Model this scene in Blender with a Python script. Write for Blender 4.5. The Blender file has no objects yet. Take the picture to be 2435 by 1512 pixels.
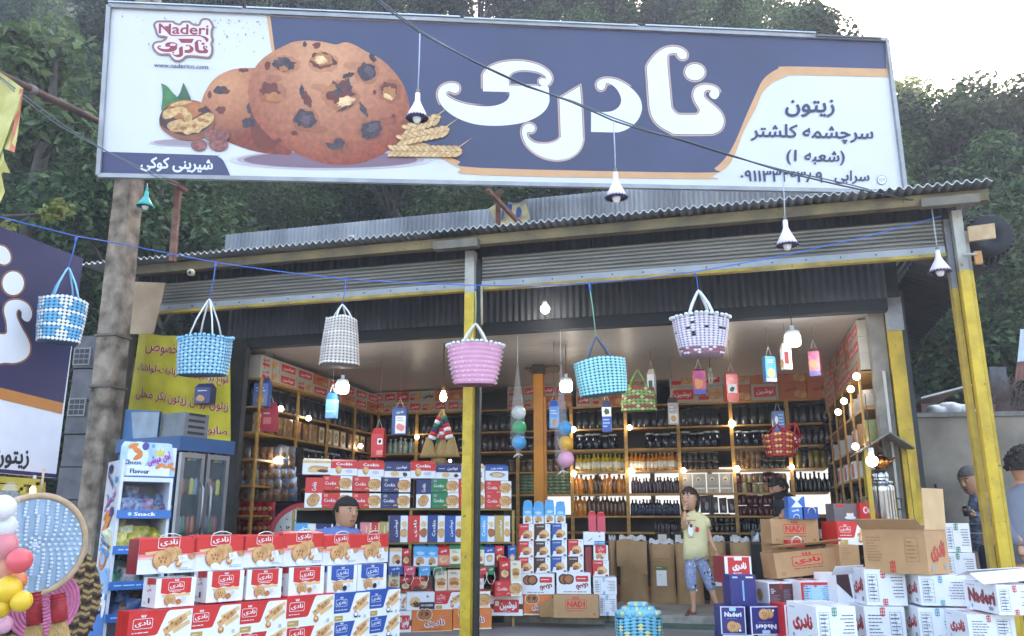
import bpy, bmesh, math, random
from mathutils import Matrix, Vector
from mathutils.geometry import tessellate_polygon
from mathutils import noise as mnoise
SC = bpy.context.scene
COL = SC.collection
R = math.radians
rng = random.Random(7)
# ------------------------------------------------------------------ camera (a 2434 x 1512 survey grid of the photograph)
F, CX, CY, HOR, EYE = 1926., 1217., 756., 1236., .95
TILT = math.atan((HOR - CY) / F)
CT, ST = math.cos(TILT), math.sin(TILT)
cam = bpy.data.cameras.new('camera'); camo = bpy.data.objects.new('camera', cam); COL.objects.link(camo)
camo.location = (0, 0, EYE); camo.rotation_euler = (math.pi / 2 + TILT, 0, 0)
cam.sensor_fit = 'HORIZONTAL'; cam.sensor_width = 36; cam.lens = F / 2434 * 36; cam.clip_start = .05; cam.clip_end = 800
SC.camera = camo
# ------------------------------------------------------------------ sky, sun, exposure
w = bpy.data.worlds.new('World'); SC.world = w; w.use_nodes = True
SUN_EL, SUN_AZ = R(35), R(14)
nt = w.node_tree; bg = nt.nodes['Background']
sky = nt.nodes.new('ShaderNodeTexSky'); sky.sky_type = 'NISHITA'; sky.sun_disc = False
sky.sun_elevation = SUN_EL; sky.sun_rotation = SUN_AZ; sky.air_density = 1.0; sky.dust_density = 3.0; sky.ozone_density = 1.0
nt.links.new(sky.outputs[0], bg.inputs[0]); bg.inputs[1].default_value = .15
sl = bpy.data.lights.new('sun', 'SUN'); so = bpy.data.objects.new('sun', sl); COL.objects.link(so)
sl.energy = 3.2; sl.angle = R(.5); sl.color = (1, .93, .82)
sd = Vector((math.sin(SUN_AZ) * math.cos(SUN_EL), math.cos(SUN_AZ) * math.cos(SUN_EL), math.sin(SUN_EL)))
so.rotation_euler = sd.to_track_quat('Z', 'Y').to_euler(); so.location = (0, 0, 60)
SC.view_settings.view_transform = 'Standard'; SC.view_settings.look = 'None'
SC.view_settings.exposure = 2.85; SC.view_settings.gamma = 1
SC.view_settings.use_white_balance = True; SC.view_settings.white_balance_temperature = 7000; SC.view_settings.white_balance_tint = 11
SC.cycles.use_denoising = True; SC.cycles.max_bounces = 6; SC.cycles.diffuse_bounces = 4; SC.cycles.glossy_bounces = 3
SC.cycles.transmission_bounces = 4; SC.cycles.transparent_max_bounces = 8; SC.cycles.sample_clamp_indirect = 6
SC.cycles.caustics_reflective = False; SC.cycles.caustics_refractive = False
# ------------------------------------------------------------------ survey helpers: a ray of the photograph meets a real plane of the place
def ray(x, y):
    a = (x - CX) / F; b = (CY - y) / F
    return (a, CT - b * ST, ST + b * CT)
def at(x, y, d):
    r = ray(x, y); k = d / r[1]; return Vector((r[0] * k, d, EYE + r[2] * k))
def onz(x, y, z):
    r = ray(x, y); k = (z - EYE) / r[2]; return Vector((r[0] * k, r[1] * k, z))
class Zoom:
    def __init__(s, ox, oy, k): s.ox, s.oy, s.k = ox, oy, k
    def __call__(s, x, y): return ((s.ox + x * s.k) / 1.5776, (s.oy + y * s.k) / 1.5776)
ZA = Zoom(1000, 1350, .5291); ZB = Zoom(1450, 1800, .39014); ZC = Zoom(450, 1800, .43121); ZD = Zoom(0, 1500, .58518)
ZE = Zoom(1900, 1300, .42988); ZG = Zoom(2600, 1250, .46296); ZH = Zoom(2250, 1700, .45317); ZI = Zoom(2700, 1800, .46817)
ZJ = Zoom(0, 700, .5291); ZK = Zoom(800, 800, .46296); ZL = Zoom(1700, 700, .5291); ZM = Zoom(2600, 700, .52901)
class PL:
    "a vertical plane: u runs along it, n goes behind it"
    def __init__(s, p, yaw):
        s.p = (p[0], p[1]); s.yaw = yaw; s.u = (math.cos(yaw), math.sin(yaw)); s.n = (-s.u[1], s.u[0])
    def st(s, x, y):
        r = ray(x, y); k = (s.p[0] * s.n[0] + s.p[1] * s.n[1]) / (r[0] * s.n[0] + r[1] * s.n[1])
        return ((r[0] * k - s.p[0]) * s.u[0] + (r[1] * k - s.p[1]) * s.u[1], EYE + r[2] * k)
    def W(s, a, b, z): return Vector((s.p[0] + s.u[0] * a + s.n[0] * b, s.p[1] + s.u[1] * a + s.n[1] * b, z))
    def pt(s, x, y, b=0): t = s.st(x, y); return s.W(t[0], b, t[1])
YAW = R(-14.7)
P0 = at(1117, 1300, 6.9)
FR0 = PL(P0, YAW)
W = FR0.W
def FR(b): return PL(W(0, b, 0), YAW)
def SIDE(a): return PL(W(a, 0, 0), YAW + math.pi / 2)
# ------------------------------------------------------------------ materials
_m = {}
def lin(c):
    c = c / 255.
    return c / 12.92 if c <= .04045 else ((c + .055) / 1.055) ** 2.4
def rgb(h): return tuple(lin(int(h[i:i + 2], 16)) for i in (0, 2, 4))
def M(h, rough=.55, var=.12, scale=8., metal=0., bump=0., detail=3., spec=.5, kind=None, h2=None, grain=None):
    key = (h, rough, var, scale, metal, bump, kind, h2, grain)
    if key in _m: return _m[key]
    m = bpy.data.materials.new('mat_%s_%d' % (h, len(_m))); m.use_nodes = True; n = m.node_tree; L = n.links
    p = n.nodes['Principled BSDF']; p.inputs['Roughness'].default_value = rough; p.inputs['Metallic'].default_value = metal
    p.inputs['Specular IOR Level'].default_value = spec
    c = rgb(h)
    tc = n.nodes.new('ShaderNodeTexCoord'); nz = n.nodes.new('ShaderNodeTexNoise'); nz.inputs['Scale'].default_value = scale; nz.inputs['Detail'].default_value = detail
    src = tc.outputs['Object']
    if grain:
        mp = n.nodes.new('ShaderNodeMapping'); mp.inputs['Scale'].default_value = grain; L.new(src, mp.inputs[0]); src = mp.outputs[0]
    L.new(src, nz.inputs['Vector'])
    cr = n.nodes.new('ShaderNodeValToRGB'); L.new(nz.outputs['Fac'], cr.inputs[0])
    cr.color_ramp.elements[0].position = .32; cr.color_ramp.elements[1].position = .68
    c2 = rgb(h2) if h2 else tuple(min(.9, x * (1 + var * .6)) for x in c)
    cr.color_ramp.elements[0].color = (*[x * (1 - var) for x in c], 1); cr.color_ramp.elements[1].color = (*c2, 1)
    L.new(cr.outputs[0], p.inputs['Base Color'])
    if kind == 'chip':
        n2 = n.nodes.new('ShaderNodeTexNoise'); n2.inputs['Scale'].default_value = 26; n2.inputs['Detail'].default_value = 8; n2.inputs['Roughness'].default_value = .7; L.new(tc.outputs['Object'], n2.inputs['Vector'])
        c3 = n.nodes.new('ShaderNodeValToRGB'); c3.color_ramp.elements[0].position = .60; c3.color_ramp.elements[1].position = .66; L.new(n2.outputs['Fac'], c3.inputs[0])
        mx = n.nodes.new('ShaderNodeMixRGB'); mx.inputs[2].default_value = (*rgb('5a4630'), 1); L.new(c3.outputs[0], mx.inputs[0]); L.new(cr.outputs[0], mx.inputs[1]); L.new(mx.outputs[0], p.inputs['Base Color'])
    if bump:
        bp = n.nodes.new('ShaderNodeBump'); bp.inputs['Strength'].default_value = bump; bp.inputs['Distance'].default_value = .01
        L.new(nz.outputs['Fac'], bp.inputs['Height']); L.new(bp.outputs[0], p.inputs['Normal'])
    _m[key] = m
    return m
def EM(h, s):
    key = ('em', h, s)
    if key in _m: return _m[key]
    m = bpy.data.materials.new('mat_lit_%d' % len(_m)); m.use_nodes = True; p = m.node_tree.nodes['Principled BSDF']
    p.inputs['Base Color'].default_value = (*rgb(h), 1); p.inputs['Emission Color'].default_value = (*rgb(h), 1); p.inputs['Emission Strength'].default_value = s
    _m[key] = m; return m
def GLASS(h, rough=.05, alpha=.35):
    key = ('gl', h, rough, alpha)
    if key in _m: return _m[key]
    m = bpy.data.materials.new('mat_clear_%d' % len(_m)); m.use_nodes = True; p = m.node_tree.nodes['Principled BSDF']
    p.inputs['Base Color'].default_value = (*rgb(h), 1); p.inputs['Roughness'].default_value = rough; p.inputs['Alpha'].default_value = alpha
    _m[key] = m; return m
# ------------------------------------------------------------------ mesh builder
class MB:
    def __init__(s): s.v, s.f, s.mi, s.sm, s.mats = [], [], [], [], []
    def m(s, mat):
        if mat not in s.mats: s.mats.append(mat)
        return s.mats.index(mat)
    def add(s, vs, fs, mat, smooth=False):
        o = len(s.v); k = s.m(mat); s.v += [tuple(v) for v in vs]
        for f in fs: s.f.append([i + o for i in f]); s.mi.append(k); s.sm.append(smooth)
        return s
    def obox(s, o, x, y, z, mat):
        o, x, y, z = Vector(o), Vector(x), Vector(y), Vector(z)
        vs = [o, o + x, o + x + y, o + y, o + z, o + x + z, o + x + y + z, o + y + z]
        return s.add(vs, [(0, 3, 2, 1), (4, 5, 6, 7), (0, 1, 5, 4), (1, 2, 6, 5), (2, 3, 7, 6), (3, 0, 4, 7)], mat)
    def box(s, a, b, mat):
        return s.obox(a, (b[0] - a[0], 0, 0), (0, b[1] - a[1], 0), (0, 0, b[2] - a[2]), mat)
    def bar(s, p, q, wd, mat, ht=None, up=(0, 0, 1)):
        p, q = Vector(p), Vector(q); d = (q - p); x = d.cross(Vector(up))
        if x.length < 1e-6: x = d.cross(Vector((1, 0, 0)))
        x.normalize(); y = x.cross(d).normalized(); ht = ht or wd
        return s.obox(p - x * wd / 2 - y * ht / 2, x * wd, y * ht, d, mat) if (x.cross(y)).dot(d) > 0 else s.obox(p - x * wd / 2 + y * ht / 2, x * wd, -y * ht, d, mat)
    def tube(s, pts, r, mat, n=8, caps=True, smooth=True):
        pts = [Vector(p) for p in pts]; k = len(pts); rs = r if isinstance(r, (list, tuple)) else [r] * k
        vs = []; ref = None
        for i, p in enumerate(pts):
            d = (pts[min(i + 1, k - 1)] - pts[max(i - 1, 0)]).normalized()
            if ref is None: ref = Vector((0, 0, 1)) if abs(d.z) < .9 else Vector((1, 0, 0))
            x = d.cross(ref)
            if x.length < 1e-4: x = d.cross(Vector((0, 1, 0)))
            x.normalize(); y = d.cross(x).normalized(); ref = x.cross(d)
            for j in range(n):
                t = 2 * math.pi * j / n; vs.append(p + (x * math.cos(t) + y * math.sin(t)) * rs[i])
        fs = [(i * n + j, i * n + (j + 1) % n, (i + 1) * n + (j + 1) % n, (i + 1) * n + j) for i in range(k - 1) for j in range(n)]
        if caps: fs += [tuple(range(n))[::-1], tuple((k - 1) * n + j for j in range(n))]
        return s.add(vs, fs, mat, smooth)
    def lathe(s, prof, mat, n=14, o=(0, 0, 0), smooth=True, sx=1, sy=1, wob=0):
        o = Vector(o); vs = []
        for (r, z) in prof:
            for j in range(n):
                t = 2 * math.pi * j / n; rr = r * (1 + (rng.random() - .5) * wob)
                vs.append(o + Vector((rr * math.cos(t) * sx, rr * math.sin(t) * sy, z)))
        k = len(prof)
        fs = [(i * n + j, i * n + (j + 1) % n, (i + 1) * n + (j + 1) % n, (i + 1) * n + j) for i in range(k - 1) for j in range(n)]
        if prof[0][0] > 1e-4 and abs(prof[0][1] - prof[1][1]) > 1e-6: fs.append(tuple(range(n))[::-1])
        if prof[-1][0] > 1e-4 and abs(prof[-1][1] - prof[-2][1]) > 1e-6: fs.append(tuple((k - 1) * n + j for j in range(n)))
        return s.add(vs, fs, mat, smooth)
    def ball(s, c, r, mat, n=14, sc=(1, 1, 1)):
        k = max(6, n // 2 + 1)
        return s.lathe([(r * math.sin(math.pi * i / k), -r * math.cos(math.pi * i / k) * sc[2]) for i in range(k + 1)], mat, n, c, True, sc[0], sc[1])
    def poly(s, loops, fn, mat):
        "2-D outline (and holes) -> filled faces, placed by fn"
        L3 = [[Vector((p[0], p[1], 0)) for p in lp] for lp in loops]
        tr = tessellate_polygon(L3); fl = [p for lp in loops for p in lp]
        fs = []
        for t in tr:
            a, b, c = (fl[i] for i in t)
            ar = (b[0] - a[0]) * (c[1] - a[1]) - (c[0] - a[0]) * (b[1] - a[1])
            if abs(ar) < 1e-12: continue
            fs.append(tuple(t) if ar > 0 else tuple(t)[::-1])
        return s.add([fn(p[0], p[1]) for p in fl], fs, mat)
    def grid(s, fn, nu, nv, mat, smooth=False, thick=None):
        vs = [fn(i / nu, j / nv) for j in range(nv + 1) for i in range(nu + 1)]
        fs = [(j * (nu + 1) + i, j * (nu + 1) + i + 1, (j + 1) * (nu + 1) + i + 1, (j + 1) * (nu + 1) + i) for j in range(nv) for i in range(nu)]
        s.add(vs, fs, mat, smooth)
        if thick:
            t = Vector(thick); s.add([Vector(v) + t for v in vs], [f[::-1] for f in fs], mat, smooth)
        return s
    def build(s, name, parent=None, origin=None, mesh_only=False):
        me = bpy.data.meshes.new(name)
        o = Vector(origin) if origin is not None else Vector((0, 0, 0))
        me.from_pydata([tuple(Vector(v) - o) for v in s.v] if origin is not None else s.v, [], s.f)
        for mt in s.mats: me.materials.append(mt)
        me.polygons.foreach_set('material_index', s.mi); me.polygons.foreach_set('use_smooth', s.sm); me.update()
        if mesh_only: return me
        ob = bpy.data.objects.new(name, me); COL.objects.link(ob)
        if parent is not None:
            ob.parent = parent
            ob.location = o - PW(parent) if origin is not None else (0, 0, 0)
        else: ob.location = o
        return ob
def PW(p):
    v = Vector(p.location)
    while p.parent is not None: p = p.parent; v = v + Vector(p.location)
    return v
def pbuild(mb, name, parent):
    "world-space mesh hung under an unrotated thing"
    return mb.build(name, parent, origin=PW(parent))
def tag(o, label=None, cat=None, group=None, kind=None):
    if label: o['label'] = label
    if cat: o['category'] = cat
    if group: o['group'] = group
    if kind: o['kind'] = kind
    return o
def thing(name, loc, label, cat, group=None, yaw=0):
    o = bpy.data.objects.new(name, None); COL.objects.link(o); o.location = loc; o.rotation_euler = (0, 0, yaw); o.empty_display_size = .1
    return tag(o, label, cat, group)
def struct(o): o['kind'] = 'structure'; return o
def copy_tree(o, loc=None, yaw=None, label=None, parent=None):
    c = o.copy(); COL.objects.link(c)
    if parent is not None: c.parent = parent
    if loc is not None: c.location = loc
    if yaw is not None: c.rotation_euler = (0, 0, yaw)
    if label: c['label'] = label
    for ch in list(o.children): copy_tree(ch, parent=c)
    return c
# ------------------------------------------------------------------ curves and lettering
def spline(pts, sub=5):
    "closed curve through pts; a third value 1 marks a sharp corner"
    n = len(pts); out = []
    cor = [len(p) > 2 and p[2] for p in pts]
    for i in range(n):
        p1, p2 = Vector(pts[i][:2]), Vector(pts[(i + 1) % n][:2])
        p0 = p1 * 2 - p2 if cor[i] else Vector(pts[i - 1][:2]); p3 = p2 * 2 - p1 if cor[(i + 1) % n] else Vector(pts[(i + 2) % n][:2])
        for k in range(sub):
            t = k / sub
            q = .5 * ((2 * p1) + (p2 - p0) * t + (2 * p0 - 5 * p1 + 4 * p2 - p3) * t * t + (3 * p1 - p0 - 3 * p2 + p3) * t ** 3)
            out.append((q.x, q.y))
    return out
def area(l): return sum(l[i][0] * l[(i + 1) % len(l)][1] - l[(i + 1) % len(l)][0] * l[i][1] for i in range(len(l))) / 2
def offset(lp, d):
    "push a closed outline outward by d"
    s = 1 if area(lp) > 0 else -1; n = len(lp); out = []
    for i in range(n):
        a, b, c = lp[i - 1], lp[i], lp[(i + 1) % n]
        e1 = Vector((b[0] - a[0], b[1] - a[1])); e2 = Vector((c[0] - b[0], c[1] - b[1]))
        if e1.length < 1e-9: e1 = e2
        if e2.length < 1e-9: e2 = e1
        if e1.length < 1e-9: out.append(b); continue
        e1.normalize(); e2.normalize(); m = Vector((e1.y + e2.y, -(e1.x + e2.x)))
        if m.length < 1e-6: out.append(b); continue
        m.normalize(); k = 1 / max(.6, m.dot(Vector((e1.y, -e1.x))))
        out.append((b[0] + m.x * d * k * s, b[1] + m.y * d * k * s))
    return out
AR = {'ا': (0xFE8D, 0xFE8E), 'د': (0xFEA9, 0xFEAA), 'ر': (0xFEAD, 0xFEAE), 'ز': (0xFEAF, 0xFEB0), 'و': (0xFEED, 0xFEEE)}
for ch, b in (('ب', 0xFE8F), ('ت', 0xFE95), ('ث', 0xFE99), ('ج', 0xFE9D), ('ح', 0xFEA1), ('خ', 0xFEA5), ('س', 0xFEB1), ('ش', 0xFEB5), ('ص', 0xFEB9), ('ع', 0xFEC9),
              ('غ', 0xFECD), ('ف', 0xFED1), ('ق', 0xFED5), ('ل', 0xFEDD), ('م', 0xFEE1), ('ن', 0xFEE5), ('ه', 0xFEE9), ('ی', 0xFBFC), ('پ', 0xFB56), ('چ', 0xFB7A), ('ک', 0xFB8E), ('گ', 0xFB92)):
    AR[ch] = (b, b + 1, b + 2, b + 3)
def shape(s):
    "joins Persian letters and lays them out left to right"
    out = []
    for i, c in enumerate(s):
        if c not in AR: out.append(c); continue
        fm = AR[c]; pv = i > 0 and s[i - 1] in AR and len(AR[s[i - 1]]) == 4; nx = i + 1 < len(s) and s[i + 1] in AR and len(fm) == 4
        out.append(chr(fm[3] if pv and nx else fm[1] if pv else fm[2] if nx else fm[0]))
    out = out[::-1]; res = []; k = 0
    while k < len(out):                     # digits keep their own order
        if out[k].isdigit():
            e = k
            while e < len(out) and out[e].isdigit(): e += 1
            res += out[k:e][::-1]; k = e
        else: res.append({'(': ')', ')': '('}.get(out[k], out[k])); k += 1
    return ''.join(res)
_tx = {}
BSH = ((0, 0), (1, 0), (-1, 0), (0, 1), (0, -1))
def glyphs(s, bold=0., res=2):
    bold = 0.
    "-> (points, faces, width, ymin, ymax)"
    key = (s, bold, res)
    if key in _tx: return _tx[key]
    t = shape(s) if any(c in AR for c in s) else s
    c = bpy.data.curves.new('t', 'FONT'); c.body = t; c.resolution_u = res; c.offset = bold; c.fill_mode = 'FRONT'
    o = bpy.data.objects.new('t', c); COL.objects.link(o)
    dg = bpy.context.evaluated_depsgraph_get(); dg.update(); me = bpy.data.meshes.new_from_object(o.evaluated_get(dg))
    vs = [(v.co.x, v.co.y) for v in me.vertices]; fs = [tuple(p.vertices) for p in me.polygons]
    bpy.data.objects.remove(o); bpy.data.curves.remove(c); bpy.data.meshes.remove(me)
    f2 = []
    for f in fs:
        ar = sum(vs[f[i]][0] * vs[f[(i + 1) % len(f)]][1] - vs[f[(i + 1) % len(f)]][0] * vs[f[i]][1] for i in range(len(f)))
        f2.append(f if ar > 0 else f[::-1])
    if not vs: vs = [(0, 0)]
    x0 = min(v[0] for v in vs); vs = [(v[0] - x0, v[1]) for v in vs]
    _tx[key] = (vs, f2, max(v[0] for v in vs), min(v[1] for v in vs), max(v[1] for v in vs)); return _tx[key]
class Face:
    "prints flat layers on one face: x 0..A, y 0..1 in units of the face height"
    def __init__(s, mb, o, ux, uy, wd, ht, lay=.00025):
        s.mb, s.o, s.ux, s.uy, s.h, s.A = mb, Vector(o), Vector(ux).normalized(), Vector(uy).normalized(), ht, wd / ht
        s.n = s.ux.cross(s.uy); s.off = .0018; s.lay = lay
    def P(s, x, y): return s.o + s.ux * x * s.h + s.uy * y * s.h + s.n * s.off
    def up(s): s.off += s.lay
    def poly(s, pts, m, hole=None): s.up(); s.mb.poly([pts] + (hole or []), s.P, m); return s
    def rect(s, x0, y0, x1, y1, m): s.up(); s.mb.add([s.P(x0, y0), s.P(x1, y0), s.P(x1, y1), s.P(x0, y1)], [(0, 1, 2, 3)], m); return s
    def ell(s, cx, cy, rx, ry, m, n=12, jag=0, rot=0):
        p = []
        for i in range(n):
            t = 2 * math.pi * i / n; k = 1 + (rng.random() - .5) * jag; a, b = rx * k * math.cos(t), ry * k * math.sin(t)
            p.append((cx + a * math.cos(rot) - b * math.sin(rot), cy + a * math.sin(rot) + b * math.cos(rot)))
        return s.poly(p, m)
    def rrect(s, x0, y0, x1, y1, r, m):
        p = []
        for (cx, cy, t0) in ((x1 - r, y0 + r, -90), (x1 - r, y1 - r, 0), (x0 + r, y1 - r, 90), (x0 + r, y0 + r, 180)):
            for k in range(4): t = R(t0 + k * 30); p.append((cx + r * math.cos(t), cy + r * math.sin(t)))
        return s.poly(p, m)
    def text(s, t, cx, cy, wd, m, ht=None, bold=.012, rot=0, res=1):
        vs, fs, gw, y0, y1 = glyphs(t, bold, res); s.up(); kx = wd / max(gw, .01); ky = ht / max(.01, y1 - y0) if ht else kx
        ca, sa = math.cos(rot), math.sin(rot)
        for (dx, dy) in (BSH[1:3] if bold < .045 else BSH) if bold else BSH[:1]:
            out = []; s.off += .00003
            for v in vs:
                a, b = (v[0] - gw / 2 + dx * bold) * kx, (v[1] - (y0 + y1) / 2 + dy * bold) * ky
                out.append(s.P(cx + a * ca - b * sa, cy + a * sa + b * ca))
            s.mb.add(out, fs, m)
        return s
    def bars(s, x0, y0, x1, y1, n, m, right=False, th=.4):
        s.up(); st = (y1 - y0) / n
        for i in range(n):
            y = y1 - (i + .5) * st; x = x0; end = x0 + (x1 - x0) * (.55 + .45 * rng.random())
            while x < end - .01:
                l = min((x1 - x0) * (.08 + .16 * rng.random()), end - x); xa, xb = x, x + l
                if right: xa, xb = x1 + x0 - x - l, x1 + x0 - x
                s.mb.add([s.P(xa, y - st * th / 2), s.P(xb, y - st * th / 2), s.P(xb, y + st * th / 2), s.P(xa, y + st * th / 2)], [(0, 1, 2, 3)], m)
                x += l + (x1 - x0) * .035
        return s
# ================================================================== materials used all over
WHITE = M('e9e9ea', .5, .05); PAPER = M('e4e6ea', .45, .05, 5); RED = M('cf2826', .4, .08); NAVY = M('2c2f63', .45, .1); BLUE = M('1f4f9e', .45, .1); GREEN = M('1f7a4d', .45, .1)
CARD = M('b98f63', .75, .12, 6); CARD_D = M('9a7449', .75, .15); ORANGE = M('dd7a34', .5, .1); BLACK = M('1a1b20', .5, .2); DKBROWN = M('4a2a20', .5, .15); INK = M('3a3c45', .6, .1); GREYINK = M('8d929b', .6, .1)
SKYBLUE = M('4fa3d8', .4, .1, 5); PALEBLUE = M('a9d2ee', .4, .1); GOLD = M('b99a4f', .4, .1); BISC = M('cf9558', .6, .25, 14, h2='e0b27a'); BISC_D = M('a9683a', .6, .2, 14); BISC_L = M('e3bb84', .6, .15, 14); NUTB = M('b5722f', .5, .2, 20)
YEL = M('c2a022', .5, .18, 9, detail=8, h2='cfae2c', kind='chip'); YEL_IN = M('b98a2e', .5, .2, 5); STEEL = M('8c8e90', .5, .2, 6, metal=.4); DKSTEEL = M('3a3f47', .55, .25, 5); RUST = M('6a4034', .75, .35, 12, h2='7d5a4a')
CONC = M('8f8a80', .9, .3, 3, bump=.5, detail=8, h2='a09a8c'); PVC = M('b3afa8', .3, .05, 2); ROPE = M('dcd8cc', .7, .1)
# ================================================================== ground, hill, platform
g = MB()
g.grid(lambda u, v: (-70 + 140 * u, -30 + 60 * v, .0), 8, 8, M('84837f', .85, .25, 1.3, bump=.25, detail=8, h2='949390'))
struct(g.build('ground'))
def hill_z(x, y):
    if y < 12.9: return 0.
    az = math.degrees(math.atan2(x, y)); rho = math.hypot(x, y)
    lim = 36 if az < 12 else 36 - (az - 12) * .68 if az < 20 else 30.6 - (az - 20) * .9
    z = (y - 12.9) * (1.05 + .12 * mnoise.noise((x * .1, y * .1, 3)))
    return max(0, min(z, max(.5, rho * math.tan(R(lim)) - 3.2)))
g = MB(); g.grid(lambda u, v: ((u - .5) * 150, 12.8 + v * v * 70, hill_z((u - .5) * 150, 12.8 + v * v * 70) - .01), 60, 40, M('2a2c22', .95, .4, .8, h2='3a3d2b'), True)
struct(g.build('hillside'))
fl = MB(); fb_ = 1.4
def slab(mb, a0, a1, b0, b1, z0, z1, mat): o = W(a0, b0, z0); mb.obox(o, W(a1, b0, z0) - o, W(a0, b1, z0) - o, (0, 0, z1 - z0), mat)
STONE = M('8f8c86', .6, .3, 3, detail=8, h2='a7a49c')
slab(fl, -3.3, 4.05, fb_, 4.9, -.05, .1, STONE)
for k in range(16): slab(fl, -3.3 + k * .47, -3.3 + k * .47 + .455, fb_ - .012, fb_ + .001, .004, .097, M('9a958b', .7, .35, 9, detail=8, h2='b3aea2'))
struct(fl.build('shop_floor'))
fl = MB(); slab(fl, .9, 3.2, fb_ - .14, fb_ - .02, -.02, .035, M('4f6257', .7, .2)); struct(fl.build('painted_step'))
# ================================================================== the shop shell
shop = thing('shop', W(0, 2.4, 0), 'open fronted roadside food shop with raised grey roller shutters under a corrugated roof edge', 'shop')
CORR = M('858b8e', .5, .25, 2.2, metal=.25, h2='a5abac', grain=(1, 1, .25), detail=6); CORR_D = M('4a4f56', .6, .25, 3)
def corr(mb, o, u, ln, sweep, nrm, pitch, amp, mat, per=6, lift=None):
    o, u, nrm = Vector(o), Vector(u).normalized(), Vector(nrm).normalized(); k = int(ln / pitch * per); s = [Vector(q) for q in sweep]
    vs = []
    for q in s:
        for i in range(k + 1): vs.append(o + u * (ln * i / k) + q + nrm * amp * math.sin(2 * math.pi * i / per))
    fs = [(j * (k + 1) + i, j * (k + 1) + i + 1, (j + 1) * (k + 1) + i + 1, (j + 1) * (k + 1) + i) for j in range(len(s) - 1) for i in range(k)]
    mb.add(vs, fs, mat, True)
UD = Vector((FR0.u[0], FR0.u[1], 0)); ND = Vector((FR0.n[0], FR0.n[1], 0)); ZD_ = Vector((0, 0, 1))
m = MB()   # roof: corrugated sheet whose wavy lip shows over the eave beam
corr(m, W(-3.95, -.32, 3.385), UD, 8.05, [ND * 0, ND * .9 + ZD_ * .02, ND * 5.2 + ZD_ * .12], ZD_, .066, .014, CORR)
corr(m, W(-3.95, -.32, 3.381), UD, 8.05, [ND * 5.2 + ZD_ * .12, ND * .9 + ZD_ * .02, ND * 0], ZD_, .066, .014, CORR)
kk = int(8.05 / .066 * 6); LIP_HIGHLIGHT = M('c9cfd2', .4, .1, 4); vs = []  # lip band coloured pale to carry highlights on the wave crests
for i in range(kk + 1): o_ = W(-3.95 + 8.05 * i / kk, -.325, 3.383 + .014 * math.sin(2 * math.pi * i / 6)); vs += [o_, o_ + Vector((0, 0, .007))]
m.add(vs, [(2 * i, 2 * i + 2, 2 * i + 3, 2 * i + 1) for i in range(kk)], LIP_HIGHLIGHT)
pbuild(m, 'roof', shop)
m = MB(); P5 = FR(1.35)
a0, zt0 = P5.st(537, 558); a1, zt1 = P5.st(1178, 500); a2, zt2 = P5.st(2110, 452); _, zb = P5.st(540, 612)
corr(m, W(a0, 1.35, 3.36), UD, a1 - a0, [ZD_ * 0, ZD_ * (zt0 - 3.36), ZD_ * (zt0 - 3.36) + ND * .02, ZD_ * 0 + ND * .02], ND, .05, .008, CORR)
corr(m, W(a1 + .14, 1.34, 3.36), UD, a2 - a1 - .14, [ZD_ * 0, ZD_ * (zt1 + .09 - 3.36), ZD_ * (zt1 + .09 - 3.36) + ND * .02, ZD_ * 0 + ND * .02], ND, .05, .008, CORR)
pbuild(m, 'upper_cladding', shop)
m = MB()
BEAM = M('6a604e', .7, .35, 4, h2='857551', detail=8, kind='chip')
slab(m, -3.7, 4.1, -.2, -.12, 3.275, 3.362, BEAM)
for (x, y, l) in ((1075, 592, .5),): slab(m, -.28, .12, -.28, -.2, 3.235, 3.31, M('6e675a', .65, .3))
slab(m, 3.62, 4.02, -.27, -.2, 3.24, 3.31, M('6e675a', .65, .3))
pbuild(m, 'eave_beam', shop)
m = MB()   # dark soffit and corrugated boards hanging behind the shutters
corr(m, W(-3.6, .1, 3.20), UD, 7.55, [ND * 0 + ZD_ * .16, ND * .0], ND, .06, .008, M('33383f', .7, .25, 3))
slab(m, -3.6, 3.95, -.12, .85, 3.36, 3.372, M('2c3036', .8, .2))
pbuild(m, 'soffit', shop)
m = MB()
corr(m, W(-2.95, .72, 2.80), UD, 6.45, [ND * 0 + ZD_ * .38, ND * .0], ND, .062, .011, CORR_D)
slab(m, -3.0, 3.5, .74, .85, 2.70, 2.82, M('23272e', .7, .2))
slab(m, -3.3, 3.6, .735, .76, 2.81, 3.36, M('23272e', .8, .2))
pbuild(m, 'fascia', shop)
SLAT = M('716e66', .5, .2, 3, metal=.3, h2='85817a', grain=(.5, .5, 6))
def shutter(a0, a1):
    m = MB(); n = 7; z0, z1 = 3.005, 3.235; st = (z1 - z0) / n
    prof = []
    for i in range(n):
        for (db, f) in ((0, 0), (-.012, .15), (-.014, .6), (-.004, .85), (0, .98)): prof.append((.03 + db, z0 + st * (i + f)))
    vs = [W(a, b, z) for (b, z) in prof for a in (a0, a1)]
    m.add(vs, [(2 * i, 2 * i + 1, 2 * i + 3, 2 * i + 2) for i in range(len(prof) - 1)], SLAT)
    s = pbuild(m, 'roller_shutter', shop)
    m = MB(); slab(m, a0, a1, .01, .04, 2.945, 3.004, M('8e9093', .45, .15, 5, metal=.4))
    k = int((a1 - a0) / .26)
    for i in range(k):
        a = a0 + .12 + i * .26; m.tube([W(a, .012, 2.975), W(a, .002, 2.975)], .006, BLACK, 6)
    m.build('bottom_rail', s, origin=PW(s))
    m = MB(); slab(m, a0, a1, -.01, .05, 2.918, 2.944, M('9a8434', .6, .3, 5, h2='b59a38', kind='chip')); m.build('yellow_lip', s, origin=PW(s))
shutter(-3.25, -.06); shutter(.075, FR0.st(2333, 1192)[0] - .01)
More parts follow.
